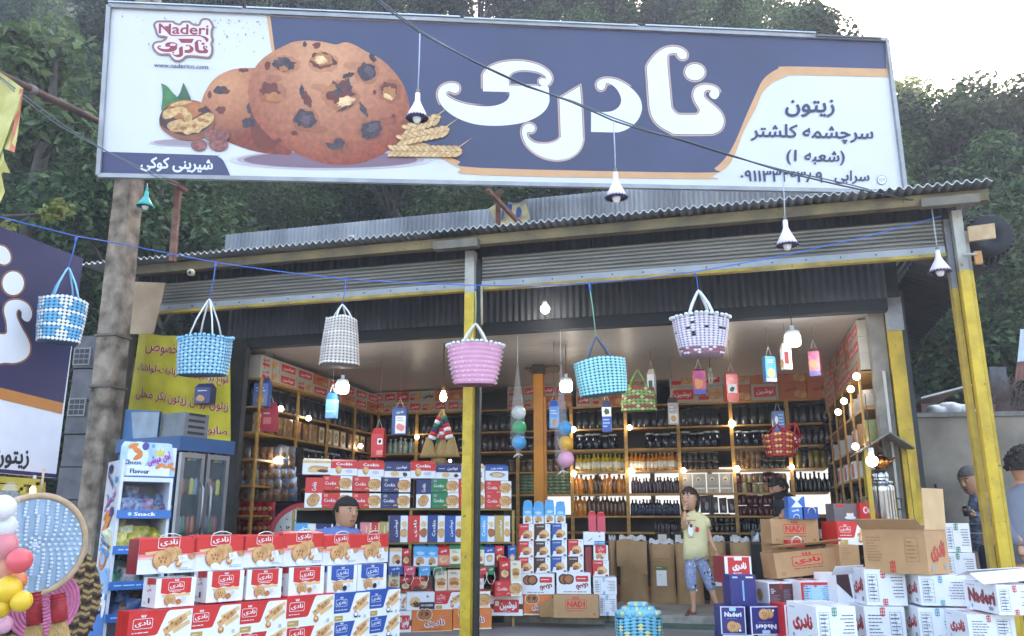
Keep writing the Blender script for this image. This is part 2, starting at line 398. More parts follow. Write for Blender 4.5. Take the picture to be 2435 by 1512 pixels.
def post(a, b, wd, dp, z1, zp, name='post', mats=None):
    m = MB(); slab(m, a - wd / 2, a + wd / 2, b - dp / 2, b + dp / 2, zp, z1, mats or M('9a9890', .6, .25, 4, h2='b5b3aa', kind='chip')); slab(m, a - wd / 2, a + wd / 2, b - dp / 2, b + dp / 2, 0, zp, YEL)
    return pbuild(m, name, shop)
post(-.015, -.02, .085, .09, 3.27, 2.885)
m = MB(); slab(m, .03, .07, .0, .06, 0, 3.2, M('2b2d2c', .6, .3)); pbuild(m, 'guide_rail', shop)
qL, qR = FR0.st(2333, 1192)[0], FR0.st(2389, 1192)[0]; post(qL + .083, -.03, .07, .08, 3.26, 2.78); post((qL + .126 + qR) / 2, .0, qR - qL - .126, .06, 3.1, 2.78)
m = MB(); slab(m, qL, qL + .04, .0, .08, 2.66, 3.22, M('77777a', .6, .2)); slab(m, qL, qL + .04, .0, .08, 0, 2.66, M('a58a2c', .6, .3)); slab(m, qL + .119, qL + .125, -.05, .02, 0, 3.1, M('26241c', .6)); pbuild(m, 'guide_rail', shop)
# inner corner post on the right, the concrete pier beside it
m = MB(); slab(m, 3.505, 3.62, .9, 1.02, 0, 2.72, M('b39425', .55, .3, 5, kind='chip')); slab(m, 3.62, 3.66, .9, 1.0, 0, 2.9, M('1d1f24', .6)); slab(m, 3.5, 3.64, .89, .9, 2.55, 2.85, M('8f9297', .6, .3)); pbuild(m, 'corner_post', shop)
m = MB(); slab(m, 3.37, 3.495, .95, 1.1, 0, 2.75, M('7f7b74', .8, .25)); slab(m, 3.43, 3.45, .9, .945, 0, 2.2, M('a8a7a3', .5)); pbuild(m, 'pier', shop)
# ceiling of narrow plastic planks, walls
m = MB(); n = 26; b0, b1 = .78, 4.62
for i in range(n):
    t0, t1 = b0 + (b1 - b0) * i / n, b0 + (b1 - b0) * (i + .96) / n
    slab(m, -3.02, 3.5, t0, t1, 2.735, 2.755, PVC)
slab(m, -3.02, 3.5, b0, b1, 2.757, 2.77, M('4a4844', .7)); pbuild(m, 'ceiling', shop)
WALL = M('4a4744', .8, .2, 3)
P46 = FR(4.62); wa0, wz1 = P46.st(1290, 1112); wa1, wz0 = P46.st(1985, 1228)
m = MB(); slab(m, -3.1, 3.62, 4.62, 4.72, wz1, 2.76, WALL); slab(m, -3.1, 3.62, 4.62, 4.72, 0, wz0, WALL); slab(m, -3.1, wa0, 4.62, 4.72, wz0, wz1, WALL); slab(m, wa1, 3.62, 4.62, 4.72, wz0, wz1, WALL); pbuild(m, 'back_wall', shop)
m = MB(); slab(m, -3.12, -3.04, .8, 4.62, 0, 2.76, WALL); pbuild(m, 'side_wall', shop)
m = MB(); slab(m, 3.56, 3.64, 1.0, 4.62, 0, 2.76, WALL); pbuild(m, 'side_wall', shop)
k = 5
for i in range(k):
    m = MB(); a0, a1 = wa0 + (wa1 - wa0) * i / k, wa0 + (wa1 - wa0) * (i + 1) / k; fm = M('6b6558', .6)
    for q in ((a0, a0 + .03, wz0, wz1), (a1 - .03, a1, wz0, wz1), (a0 + .03, a1 - .03, wz1 - .03, wz1), (a0 + .03, a1 - .03, wz0, wz0 + .03)): slab(m, q[0], q[1], 4.63, 4.7, q[2], q[3], fm)
    wn = pbuild(m, 'window', shop); m = MB(); slab(m, a0 + .03, a1 - .03, 4.66, 4.665, wz0 + .03, wz1 - .03, EM('f4f8fa', .15)); m.build('pane', wn, origin=PW(wn))  # panes glow faintly, standing in for the daylight outside
# plywood offcut nailed under the left end of the eave
m = MB(); P = FR(-.28); q = [P.pt(*ZJ(905, 672)), P.pt(*ZJ(1172, 682)), P.pt(*ZJ(1085, 1042)), P.pt(*ZJ(880, 1045))]
m.add(q + [v + ND * .012 for v in q], [(0, 3, 2, 1), (4, 5, 6, 7), (0, 1, 5, 4), (1, 2, 6, 5), (2, 3, 7, 6), (3, 0, 4, 7)], M('a58a6c', .8, .25, 3, h2='b59c80'))
pbuild(m, 'plywood_board', shop)
# left jamb
m = MB(); slab(m, -3.85, -3.72, .1, .3, 0, 3.3, M('55534e', .8, .3)); slab(m, -3.3, -2.7, .72, .8, 0, 2.8, M('3a3836', .85, .3)); pbuild(m, 'jamb', shop)
# side roof strip sloping away on the right
m = MB(); o = W(4.1, .05, 2.95)
corr(m, W(3.72, .3, 3.1), ND * 3.6 + ZD_ * -.1, 3.9, [Vector((0, 0, 0)), UD * .45 - ZD_ * .2], ZD_, .12, .015, M('54565a', .6, .3)); corr(m, W(3.72, .3, 3.09), ND * 3.6 + ZD_ * -.1, 3.9, [UD * .45 - ZD_ * .2, Vector((0, 0, 0))], ZD_, .12, .015, M('3a3b3e', .7, .3))
pbuild(m, 'side_roof', shop)
# ================================================================== the big billboard
class Sign:
    def __init__(s, p0, p1, p2): s.p = Vector(p0); s.n = (Vector(p1) - s.p).cross(Vector(p2) - s.p).normalized(); s.n = s.n if s.n.y < 0 else -s.n
    def S(s, x, y, off=0):
        r = Vector(ray(x / 1.5776, y / 1.5776)); e = Vector((0, 0, EYE)); return e + r * ((s.p - e).dot(s.n) / r.dot(s.n)) + s.n * off
def V(x, y): return (x / 1.5776, y / 1.5776)
BLp, BRp = at(*V(372, 660), 6.35), at(*V(3392, 722), 6.98)
best = None
for k in range(400):
    d = 5.6 + k * .004; p = at(*V(412, 25), d); c = abs((p - BLp).normalized().dot((BRp - BLp).normalized()))
    if best is None or c < best[0]: best = (c, d)
SG = Sign(BLp, BRp, at(*V(412, 25), 6.35 if best[0] > .02 else best[1]))
print('SIGN', best, SG.n)
TLp, TRp = SG.S(412, 25), SG.S(3322, 152)
sign = thing('billboard', (BLp + BRp) / 2, 'long navy and white advertising billboard with a huge chocolate chip cookie, over the shop roof', 'billboard')
cen = (BLp + BRp) / 2
def sp(mb, name): return mb.build(name, sign, origin=PW(sign))
m = MB(); q = [BLp, BRp, TRp, TLp]; bk = [v - SG.n * .06 for v in q]
m.add(q + bk, [(0, 1, 2, 3), (7, 6, 5, 4), (0, 4, 5, 1), (1, 5, 6, 2), (2, 6, 7, 3), (3, 7, 4, 0)], M('ced0d6', .45, .04, 1.2)); sp(m, 'panel')
m = MB(); FRM = M('9a9ca0', .5, .2, 5, metal=.3)
for i in range(4): m.bar(q[i] + SG.n * .008, q[(i + 1) % 4] + SG.n * .008, .035, FRM, .05, up=SG.n)
sp(m, 'frame')
m = MB(); t0 = TLp + SG.n * .05 + Vector((0, 0, .02)); t1 = TRp + SG.n * .05 + Vector((0, 0, .02)); LIP = M('b9c0c8', .35, .2, 2, metal=.5)
for (f0, f1, dz) in ((0, .16, 0), (.165, .43, .004), (.435, .66, -.006), (.67, .9, .002)):
    a, b = t0.lerp(t1, f0), t0.lerp(t1, f1); m.obox(a + Vector((0, 0, dz)), b - a, -SG.n * .12, (0, 0, .012), LIP)
m.obox(t0.lerp(t1, .9) + Vector((0, 0, -.03)), (t1 - t0) * .09, -SG.n * .1, (0, 0, .02), M('5a5c60', .6)); sp(m, 'rain_lip')
class Art:
    "flat layers printed on the board, outlines in photograph units"
    def __init__(s, sg, base=.004): s.mb = MB(); s.sg = sg; s.off = base
    def poly(s, pts, mat, holes=None, fwd=1.0):
        s.off += .0001; s.mb.poly([[(p[0], -p[1]) for p in l] for l in [pts] + (holes or [])], lambda x, y: s.sg.S(x, -y, s.off), mat); return s
    def ell(s, cx, cy, rx, ry, mat, n=20, jag=0, rot=0):
        p = []
        for i in range(n):
            t = 2 * math.pi * i / n; k = 1 + (rng.random() - .5) * jag; a, b = rx * k * math.cos(t), ry * k * math.sin(t)
            p.append((cx + a * math.cos(rot) - b * math.sin(rot), cy + a * math.sin(rot) + b * math.cos(rot)))
        return s.poly(p, mat)
    def text(s, t, cx, cy, wd, mat, ht=None, bold=.02, rot=0, res=4):
        vs, fs, gw, y0, y1 = glyphs(t, bold, res); s.off += .0001; kx = wd / gw; ky = ht / (y1 - y0) if ht else kx; ca, sa = math.cos(rot), math.sin(rot)
        for (dx, dy) in BSH if bold else BSH[:1]:
            o = []; s.off += .00003
            for v in vs:
                a, b = (v[0] - gw / 2 + dx * bold) * kx, -(v[1] - (y0 + y1) / 2 + dy * bold) * ky; o.append(s.sg.S(cx + a * ca - b * sa, cy + a * sa + b * ca, s.off))
            s.mb.add(o, fs, mat)
        return s
def zc(ox, oy, k): return lambda pts: [(ox + p[0] * k, oy + p[1] * k, *p[2:]) for p in pts]
c1, c2, c3, c4, c5, cz2 = zc(1620, 200, .20534), zc(1900, 250, .25128), zc(2380, 150, .25126), zc(540, 50, .15213), zc(360, 280, .27778), zc(900, 0, .5291)
LET = [spline(c1([(500, 650), (490, 600), (450, 565), (380, 548), (290, 555), (200, 590), (135, 655), (105, 740), (115, 830), (160, 930), (240, 1030), (350, 1120), (480, 1195), (640, 1260), (820, 1305), (1000, 1325), (1200, 1328), (1400, 1315), (1600, 1285), (1760, 1240), (1900, 1175), (2010, 1100), (2090, 1010), (2135, 910), (2142, 840), (2130, 640, 1), (2105, 600, 1), (2155, 550), (2185, 480), (2170, 400), (2100, 315), (1980, 235), (1820, 180), (1640, 150), (1440, 150), (1240, 180), (1080, 240), (985, 310), (930, 390), (925, 460), (930, 700, 1), (1380, 715), (1410, 745), (1410, 790), (1370, 860), (1290, 915), (1180, 955), (1030, 975), (860, 968), (680, 945), (500, 900), (370, 845), (285, 790), (258, 745), (275, 710), (320, 700), (370, 720), (410, 735), (460, 725), (490, 690)])),
       spline(c2([(1090, 295, 1), (1105, 460), (1125, 800), (1135, 1060), (1130, 1120), (1100, 1210), (1030, 1300), (920, 1365), (790, 1393), (690, 1390), (560, 1360), (440, 1300), (340, 1220), (270, 1130), (235, 1040), (228, 960), (250, 895), (300, 860), (360, 858), (410, 890), (422, 930), (405, 965), (370, 985), (320, 980), (300, 995), (305, 1040), (340, 1090), (410, 1135), (500, 1155), (610, 1155), (700, 1135), (760, 1105), (800, 1060), (805, 1020), (785, 480, 1)])),
       spline(c2([(1258, 685, 1), (1500, 680), (1600, 655), (1670, 605), (1705, 530), (1700, 460), (1660, 370), (1600, 300), (1540, 262), (1495, 250), (1475, 262), (1470, 300), (1445, 340), (1400, 355), (1360, 335), (1340, 290), (1345, 250), (1380, 210), (1440, 185), (1520, 180), (1620, 195), (1730, 240), (1850, 320), (1940, 410), (1995, 500), (2015, 600), (2005, 690), (1960, 790), (1890, 870), (1790, 940), (1680, 980), (1600, 985), (1258, 978, 1)])),
       spline(c3([(622, 200, 1), (540, 205), (500, 225), (485, 260), (490, 420), (515, 700), (540, 980), (555, 1030), (600, 1085), (650, 1115), (700, 1120), (890, 1120), (940, 1105), (965, 1070), (960, 1030), (930, 980), (895, 920), (875, 860), (872, 800), (895, 740), (950, 695), (1030, 672), (1120, 678), (1200, 705), (1250, 750), (1260, 800), (1245, 850), (1205, 885), (1160, 880), (1120, 845), (1110, 810), (1135, 760, 1), (1090, 748), (1045, 770), (1028, 810), (1035, 855), (1080, 900), (1150, 960), (1240, 1040), (1300, 1120), (1325, 1200), (1315, 1280), (1270, 1350), (1190, 1395), (1090, 1408), (620, 1408), (520, 1375), (400, 1310), (310, 1230), (250, 1130), (222, 1020), (210, 900), (190, 600), (178, 430), (190, 380), (240, 300), (330, 200), (430, 135), (530, 108), (620, 110), (700, 135), (760, 180), (780, 230), (765, 275), (720, 295), (670, 280), (635, 240)])),
       [(p[0], p[1]) for p in c3([(895 + 146 * math.cos(t * .2617), 485 + 122 * math.sin(t * .2617)) for t in range(24)])]]
HOLE = spline(c1([(1405, 597, 1), (1400, 470), (1415, 410), (1470, 360), (1560, 325), (1700, 315), (1850, 330), (1980, 365), (2060, 420), (2085, 470, 1), (2040, 462), (1990, 465), (1955, 490), (1950, 530), (1970, 570), (2010, 600, 1)]))
navy_m = M('343958', .4, .08, .6, h2='3d4468'); tan_m = M('c99a6e', .45, .06); tanl = M('b59a94', .45, .05); brn = M('5c4a4e', .5, .1); whit = M('d8dde4', .42, .03, 2)
A = Art(SG)
A.poly(spline([(1000, 60, 1), (3319, 158, 1), (3329, 290, 1), (2990, 282), (2948, 288), (2895, 312), (2858, 349), (2835, 405), (2800, 471), (2784, 503), (2752, 587), (2720, 632), (2668, 661), (2625, 672), (1800, 657), (1725, 632), (1662, 598), (1600, 560), (1300, 480, 1), (1035, 300, 1)], 4), tan_m)
A.poly(spline([(1014, 62, 1), (3318, 158, 1), (3324, 259, 1), (2959, 250), (2916, 259), (2874, 286), (2853, 312), (2840, 339), (2800, 428), (2755, 535), (2720, 592), (2678, 632), (2625, 648), (1800, 630), (1725, 606), (1680, 585), (1600, 540), (1300, 450, 1), (1044, 300, 1)], 4), navy_m)
A.poly(spline(c5([(92, 1042, 1), (1550, 1090), (1640, 1105), (1710, 1150), (1750, 1220), (1800, 1330), (1830, 1420, 1), (65, 1368, 1)])), M('3a3a62', .4, .06))
sp(A.mb, 'printed_background')
A = Art(SG, .005)
for l in LET[1:] + LET[:1]: A.poly(offset(l, 8.6), brn)
for l in LET: A.poly(offset(l, 7.2), tanl)
for l in LET: A.poly(offset(l, 2.2), brn)
A.off += .0002
for l in LET[1:]: A.poly(l, whit)
A.poly(LET[0], whit)
for d, mt in ((0, brn), (-1.8, tanl), (-6.2, brn), (-7.3, navy_m)): A.poly(offset(HOLE, d), mt)
nv = M('333c5c', .5, .1)
def z4(x, y): return (2800 + x * .529, y * .529)
for (t, x0, x1, y0, y1) in (('زیتون', 275, 618, 708, 830), ('سرچشمه کلشتر', 30, 893, 888, 1015), ('(شعبه 1)', 282, 690, 1068, 1170), ('سرابی', 622, 865, 1212, 1305), ('۰۹۱۱۳۳۲۶۳۸۹', -45, 535, 1216, 1290)):
    a, b = z4(x0, y0), z4(x1, y1); A.text(t, (a[0] + b[0]) / 2, (a[1] + b[1]) / 2, b[0] - a[0], nv, b[1] - a[1], .025, .02)
A.ell(*z4(955, 1277), 18, 18, nv); A.ell(*z4(955, 1277), 16.5, 16.5, whit); A.text('۱۵۹', *z4(955, 1277), 24, nv, 13, .0)
A.text('شیرینی کوکی', 664, 620, 268, whit, 52, .035, .03)
lg = c4([(240, 330), (250, 260), (300, 210), (360, 190), (720, 195), (770, 230), (880, 265), (930, 215), (1000, 195), (1130, 200), (1190, 245), (1260, 275), (1350, 275), (1390, 190), (1450, 140), (1530, 130), (1620, 150), (1680, 220), (1730, 340), (1700, 440), (1700, 580), (1725, 670), (1690, 770), (1715, 860), (1705, 1000), (1650, 1100), (1560, 1130), (1280, 1100), (1060, 1100), (980, 1170), (860, 1215), (740, 1190), (640, 1090), (610, 1050), (420, 1050), (300, 990), (220, 890), (210, 800), (260, 720), (360, 690), (440, 680), (530, 620), (380, 600), (310, 540), (280, 430)])
lg = spline(lg, 4); pk = M('d9cbd0', .45, .04); lr = M('8e2f38', .45, .08)
A.poly(lg, brn); A.poly(offset(lg, -1.5), M('8a6a66', .5, .1)); A.poly(offset(lg, -8), pk)
A.poly(c4([(850, 640), (1240, 640), (1190, 745), (930, 745)]), lr)
def small(l): return [(591 + (p[0] - 1641) * (191 / 1072.), 152 + (p[1] - 178) * (66 / 430.)) for p in l]
for l in LET: A.poly(small(l), lr)
A.poly(small(offset(HOLE, -2)), pk)
A.text('Naderi', 690, 112, 184, lr, 36, .022, .03)
A.poly(spline(c4([(520, 330, 1), (640, 330, 1), (650, 480), (700, 535), (900, 552), (1250, 545), (1450, 565), (1570, 620), (1600, 670), (1570, 715), (1530, 720), (1530, 690), (1470, 620), (1330, 575), (900, 575), (700, 570), (610, 520), (570, 440)])), lr)
A.text('www.naderico.com', 680, 249, 203, M('3a3d46', .5), 16, .012, .04)
sp(A.mb, 'lettering')
A = Art(SG, .0052)
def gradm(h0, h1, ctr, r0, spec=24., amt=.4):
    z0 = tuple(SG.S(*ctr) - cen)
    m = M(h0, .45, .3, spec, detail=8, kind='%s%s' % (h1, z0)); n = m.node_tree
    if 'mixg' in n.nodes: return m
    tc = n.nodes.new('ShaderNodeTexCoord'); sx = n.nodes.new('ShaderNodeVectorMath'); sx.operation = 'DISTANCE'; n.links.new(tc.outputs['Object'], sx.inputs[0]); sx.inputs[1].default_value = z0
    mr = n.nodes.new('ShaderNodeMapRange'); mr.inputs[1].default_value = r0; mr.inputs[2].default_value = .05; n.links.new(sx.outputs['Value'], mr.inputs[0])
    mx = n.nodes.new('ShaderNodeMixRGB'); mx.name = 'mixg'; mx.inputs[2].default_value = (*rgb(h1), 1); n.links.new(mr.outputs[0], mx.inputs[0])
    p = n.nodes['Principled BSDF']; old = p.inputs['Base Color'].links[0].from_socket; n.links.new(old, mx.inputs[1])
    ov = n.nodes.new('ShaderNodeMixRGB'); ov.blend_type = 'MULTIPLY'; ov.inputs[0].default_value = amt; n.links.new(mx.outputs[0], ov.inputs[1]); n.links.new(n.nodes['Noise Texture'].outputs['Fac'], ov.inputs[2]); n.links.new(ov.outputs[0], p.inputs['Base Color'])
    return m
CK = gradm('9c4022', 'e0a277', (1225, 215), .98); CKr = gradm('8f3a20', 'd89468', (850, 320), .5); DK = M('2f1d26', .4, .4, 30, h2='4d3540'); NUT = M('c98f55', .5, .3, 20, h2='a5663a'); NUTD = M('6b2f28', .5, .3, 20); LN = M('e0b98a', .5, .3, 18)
for k, sc_ in enumerate((1.0, .93, .86)): A.ell(1240, 600, 380 * sc_, 36 * sc_, M(('c4bec4', 'a89ca4', '7a6070')[k], .5, .03), 28)
for k, sc_ in enumerate((1.0, .88)): A.ell(690, 535, 130 * sc_, 14 * sc_, M(('bdb9c0', '9a8a92')[k], .5, .03), 20)
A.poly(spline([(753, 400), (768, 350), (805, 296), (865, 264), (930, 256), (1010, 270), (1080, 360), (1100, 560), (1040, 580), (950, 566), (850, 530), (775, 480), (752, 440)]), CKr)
A.ell(1000, 455, 62, 118, M('6f3020', .5, .2, 24), 24, .06)
for (x, y, rx, ry, mt) in ((828, 340, 24, 17, DK), (850, 345, 12, 9, NUTD), (830, 415, 20, 14, NUTD), (855, 425, 16, 9, NUT), (787, 358, 8, 15, NUTD), (945, 405, 20, 22, DK), (930, 460, 25, 20, DK), (915, 265, 20, 7, NUTD)): A.ell(x, y, rx, ry, mt, 16, .45)
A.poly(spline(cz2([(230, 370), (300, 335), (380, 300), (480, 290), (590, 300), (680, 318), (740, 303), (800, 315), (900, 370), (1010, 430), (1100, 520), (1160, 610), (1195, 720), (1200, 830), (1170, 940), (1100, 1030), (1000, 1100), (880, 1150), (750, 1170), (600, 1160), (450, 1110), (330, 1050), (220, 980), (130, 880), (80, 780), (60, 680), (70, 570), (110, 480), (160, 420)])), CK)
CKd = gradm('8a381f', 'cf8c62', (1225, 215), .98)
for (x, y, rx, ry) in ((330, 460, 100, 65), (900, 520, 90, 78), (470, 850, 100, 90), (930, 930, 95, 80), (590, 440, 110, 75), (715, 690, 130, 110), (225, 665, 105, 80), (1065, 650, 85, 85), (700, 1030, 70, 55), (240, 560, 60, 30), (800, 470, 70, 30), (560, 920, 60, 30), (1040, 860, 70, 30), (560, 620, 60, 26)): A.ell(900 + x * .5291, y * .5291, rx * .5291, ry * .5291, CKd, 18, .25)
for (x, y, rx, ry, mt, jg, ro) in ((320, 458, 80, 45, DK, .5, .2), (310, 490, 35, 18, NUT, .4, 0), (900, 512, 72, 60, DK, .35, .5), (915, 505, 40, 26, M('5a4650', .4, .3, 40), .4, .6), (460, 842, 78, 66, DK, .4, .2), (470, 850, 38, 30, M('5a4650', .4, .3, 40), .6, 0), (930, 922, 80, 62, DK, .3, -.5), (945, 905, 42, 28, M('55464e', .4, .3, 40), .4, -.5), (702, 1020, 42, 38, DK, .4, 0), (650, 1040, 45, 18, DK, .5, .5), (940, 412, 18, 36, DK, .5, -.5), (545, 325, 32, 20, NUTD, .5, 0), (460, 318, 14, 20, DK, .5, 0), (590, 432, 90, 58, NUTD, .35, .1), (585, 425, 76, 46, NUT, .4, .1), (575, 428, 45, 28, LN, .4, .1), (215, 650, 70, 60, NUTD, .4, .6), (240, 690, 70, 32, NUT, .4, .2), (200, 640, 30, 30, NUTD, .6, 0), (710, 665, 95, 80, NUTD, .55, .3), (750, 720, 60, 36, LN, .5, -.4), (690, 640, 36, 36, DK, .8, 0), (650, 625, 36, 26, NUT, .6, 0), (1055, 640, 62, 56, NUTD, .35, .5), (1060, 660, 52, 42, NUT, .4, .6), (1050, 690, 36, 18, LN, .4, .5), (470, 700, 26, 70, NUTD, .6, -.5), (440, 640, 16, 40, DK, .6, 0), (880, 780, 20, 50, DK, .6, -.5), (760, 540, 44, 16, DK, .8, -.3), (770, 610, 18, 55, DK, .7, -.2), (955, 658, 12, 18, NUTD, .5, 0), (1090, 825, 14, 16, NUTD, .5, 0), (385, 945, 26, 16, NUTD, .4, 0), (195, 470, 18, 34, NUTD, .4, .2), (275, 995, 22, 14, NUTD, .4, 0), (1150, 905, 6, 6, NUTD, .4, 0), (740, 770, 60, 10, DK, .9, -.4)):
    A.ell(900 + x * .5291, y * .5291, rx * .5291, ry * .5291, mt, 22, jg, ro)
# walnut half, leaves, raisins
lf = M('2f6b3c', .45, .2, 12, h2='3f7d45'); lf2 = M('31553a', .45, .2, 12)
A.poly(spline(c5([(1185, 115, 1), (1240, 230), (1290, 370), (1200, 420), (1090, 360), (1140, 250)])), lf2); A.poly(spline(c5([(880, 122, 1), (960, 160), (1040, 250), (1115, 330), (1100, 420), (980, 440), (890, 490), (905, 320), (900, 200)])), lf)
A.poly(spline(c5([(860, 640), (870, 560), (930, 450), (1050, 380), (1200, 350), (1380, 365), (1520, 450), (1600, 560), (1605, 660), (1560, 770), (1450, 860), (1300, 895), (1130, 880), (980, 810), (880, 720)])), M('8e5138', .45, .25, 14))
A.poly(spline(c5([(865, 640), (875, 560), (935, 460), (1050, 390), (1200, 362), (1380, 378), (1510, 455), (1590, 560), (1580, 650), (1500, 740), (1350, 810), (1200, 830), (1050, 790), (900, 710)])), M('452a2c', .5, .25, 14))
WN, WN2 = M('c79a5e', .5, .35, 26, h2='dcb57c'), M('a8683c', .5, .3, 20)
A.poly(spline(c5([(910, 540), (990, 430), (1060, 375), (1180, 350), (1300, 365), (1460, 395), (1470, 440), (1400, 470), (1440, 510), (1380, 560), (1200, 640), (1000, 560)])), WN2)
A.poly(spline(c5([(905, 540), (930, 490), (1040, 465), (1130, 440), (1230, 470), (1300, 560), (1290, 630), (1220, 650), (1190, 590), (1150, 520), (1080, 560), (1000, 600), (920, 600)])), WN)
A.poly(spline(c5([(965, 690), (1020, 640), (1150, 610), (1210, 650), (1330, 610), (1400, 570), (1520, 520), (1590, 550), (1590, 620), (1530, 690), (1440, 740), (1390, 790), (1310, 790), (1240, 820), (1160, 780), (1040, 780), (990, 740)])), WN)
A.poly(spline(c5([(1000, 430), (1080, 385), (1200, 360), (1300, 375), (1200, 410), (1080, 430)])), WN)
for (x, y, rx, ry) in ((1180, 730, 50, 26), (1330, 700, 30, 26), (1420, 620, 50, 24), (1130, 560, 30, 36), (1500, 640, 40, 14), (1080, 740, 30, 14), (1440, 490, 60, 30)): A.ell(360 + x * .2778, 280 + y * .2778, rx * .2778, ry * .2778, WN2 if x != 1440 else M('452a2c', .5), 14, .3)
RS = M('7d3a34', .35, .35, 30, h2='9c5a50')
for (x, y, rx, ry) in ((1570, 820, 110, 70), (1720, 830, 90, 75), (1395, 960, 100, 75), (1660, 950, 125, 85)): A.ell(360 + x * .2778, 280 + y * .2778, (rx + 6) * .2778, (ry + 6) * .2778, M('5a2a2c', .4, .2), 18); A.ell(360 + x * .2778, 280 + y * .2778, rx * .2778, ry * .2778, RS, 18)
WH, WH2 = M('c9a06a', .5, .25, 30, h2='ddb98a'), M('9c7440', .5, .2, 30)
for (x0, y0, x1, y1, n) in ((1180, 925, 1390, 850, 6), (1140, 1000, 1450, 935, 9), (1080, 1075, 1540, 1080, 13)):
    for i in range(n):
        t = i / (n - 1); x, y = x0 + (x1 - x0) * t, y0 + (y1 - y0) * t; an = math.atan2(y1 - y0, x1 - x0)
        for sg in (1, -1):
            A.ell(900 + x * .5291, (y + sg * 20) * .5291, 21, 9, WH2, 10, 0, an + sg * -.5); A.ell(900 + x * .5291, (y + sg * 20) * .5291, 19, 7, WH, 10, 0, an + sg * -.5)
    for k in range(4):
        xa, ya = 900 + (x1 - 30 * k) * .5291, (y1 - 10 + 14 * (k - 1)) * .5291; A.poly([(xa, ya - 2), (xa + 60 - 9 * k, ya - 42 + 12 * k), (xa + 2, ya + 3)], WH)
sp(A.mb, 'cookie_picture')
A = Art(SG, .005)
for i in range(60):
    x = rng.choice((rng.uniform(420, 1000), rng.uniform(800, 1000))); y = 60 + rng.random() ** 3 * 150; r_ = rng.uniform(.8, 3); A.ell(x, y + (x - 400) * .04, r_, r_ * rng.uniform(.6, 2), M('77777a', .7), 6, .5)
sp(A.mb, 'dirt_specks')
# haze volume added to stand in for veiling glare
m = MB(); m.box((-80, -35, -1), (80, 90, 85), WHITE); o = m.build('haze'); tag(o, kind='stuff'); hm = bpy.data.materials.new('mat_haze'); hm.use_nodes = True; n = hm.node_tree; n.nodes.remove(n.nodes['Principled BSDF']); v = n.nodes.new('ShaderNodeVolumePrincipled'); v.inputs['Density'].default_value = .0036; v.inputs['Anisotropy'].default_value = .35; v.inputs['Color'].default_value = (.88, .92, 1, 1); n.links.new(v.outputs[0], n.nodes['Material Output'].inputs['Volume']); o.data.materials.clear(); o.data.materials.append(hm)
# ================================================================== trees of the hillside
def leaf_mat(key, cs):
    m = bpy.data.materials.new('mat_leaf_' + key); m.use_nodes = True; n = m.node_tree; L = n.links; p = n.nodes['Principled BSDF']; out = n.nodes['Material Output']
    ge = n.nodes.new('ShaderNodeNewGeometry'); cr = n.nodes.new('ShaderNodeValToRGB'); L.new(ge.outputs['Random Per Island'], cr.inputs[0])
    for i, c in enumerate(cs):
        e = cr.color_ramp.elements[i] if i < 2 else cr.color_ramp.elements.new(i / (len(cs) - 1)); e.position = i / (len(cs) - 1); e.color = (*rgb(c), 1)
    oi = n.nodes.new('ShaderNodeObjectInfo'); hs = n.nodes.new('ShaderNodeHueSaturation'); L.new(cr.outputs[0], hs.inputs['Color'])
    mr = n.nodes.new('ShaderNodeMapRange'); mr.inputs[3].default_value = .5; mr.inputs[4].default_value = 1.45; L.new(oi.outputs['Random'], mr.inputs[0]); L.new(mr.outputs[0], hs.inputs['Value'])
    L.new(hs.outputs[0], p.inputs['Base Color']); p.inputs['Roughness'].default_value = .75; p.inputs['Specular IOR Level'].default_value = .25
    tr = n.nodes.new('ShaderNodeBsdfTranslucent'); L.new(hs.outputs[0], tr.inputs[0]); mx = n.nodes.new('ShaderNodeMixShader'); mx.inputs[0].default_value = .35
    L.new(p.outputs[0], mx.inputs[1]); L.new(tr.outputs[0], mx.inputs[2]); L.new(mx.outputs[0], out.inputs[0]); return m
LM = [leaf_mat('deep', ('263520', '3d5232', '5a7149')), leaf_mat('mid', ('2f4026', '4d633a', '708456')), leaf_mat('warm', ('4d582e', '788448', 'a5a86c'))]  # warm set has the ridge's sunlight put into its leaf colours
BARK = M('4a443c', .9, .3, 10, bump=.4)
def leaves(mb, centres, n, size, mat, rad, r_=None):
    r_ = r_ or rng; vs, fs = [], []
    for i in range(n):
        c = r_.choice(centres); rr = rad * c[3]
        d = Vector((r_.gauss(0, 1), r_.gauss(0, 1), r_.gauss(0, 1))).normalized() * rr * (r_.random() ** .45)
        p = Vector(c[:3]) + Vector((d.x, d.y, d.z * .8)); s = size * r_.uniform(.6, 1.3)
        nn = (d.normalized() * .6 + Vector((r_.gauss(0, .5), r_.gauss(0, .5), .7 + r_.gauss(0, .4)))).normalized()
        x = nn.cross(Vector((r_.gauss(0, 1), r_.gauss(0, 1), r_.gauss(0, 1)))).normalized(); y = nn.cross(x)
        k = len(vs); vs += [p - x * s * .5, p + y * s * .28 - x * s * .05, p + x * s * .5 - nn * s * .12, p - y * s * .28 - x * s * .05]; fs.append((k, k + 1, k + 2, k + 3))
    mb.add(vs, fs, mat)
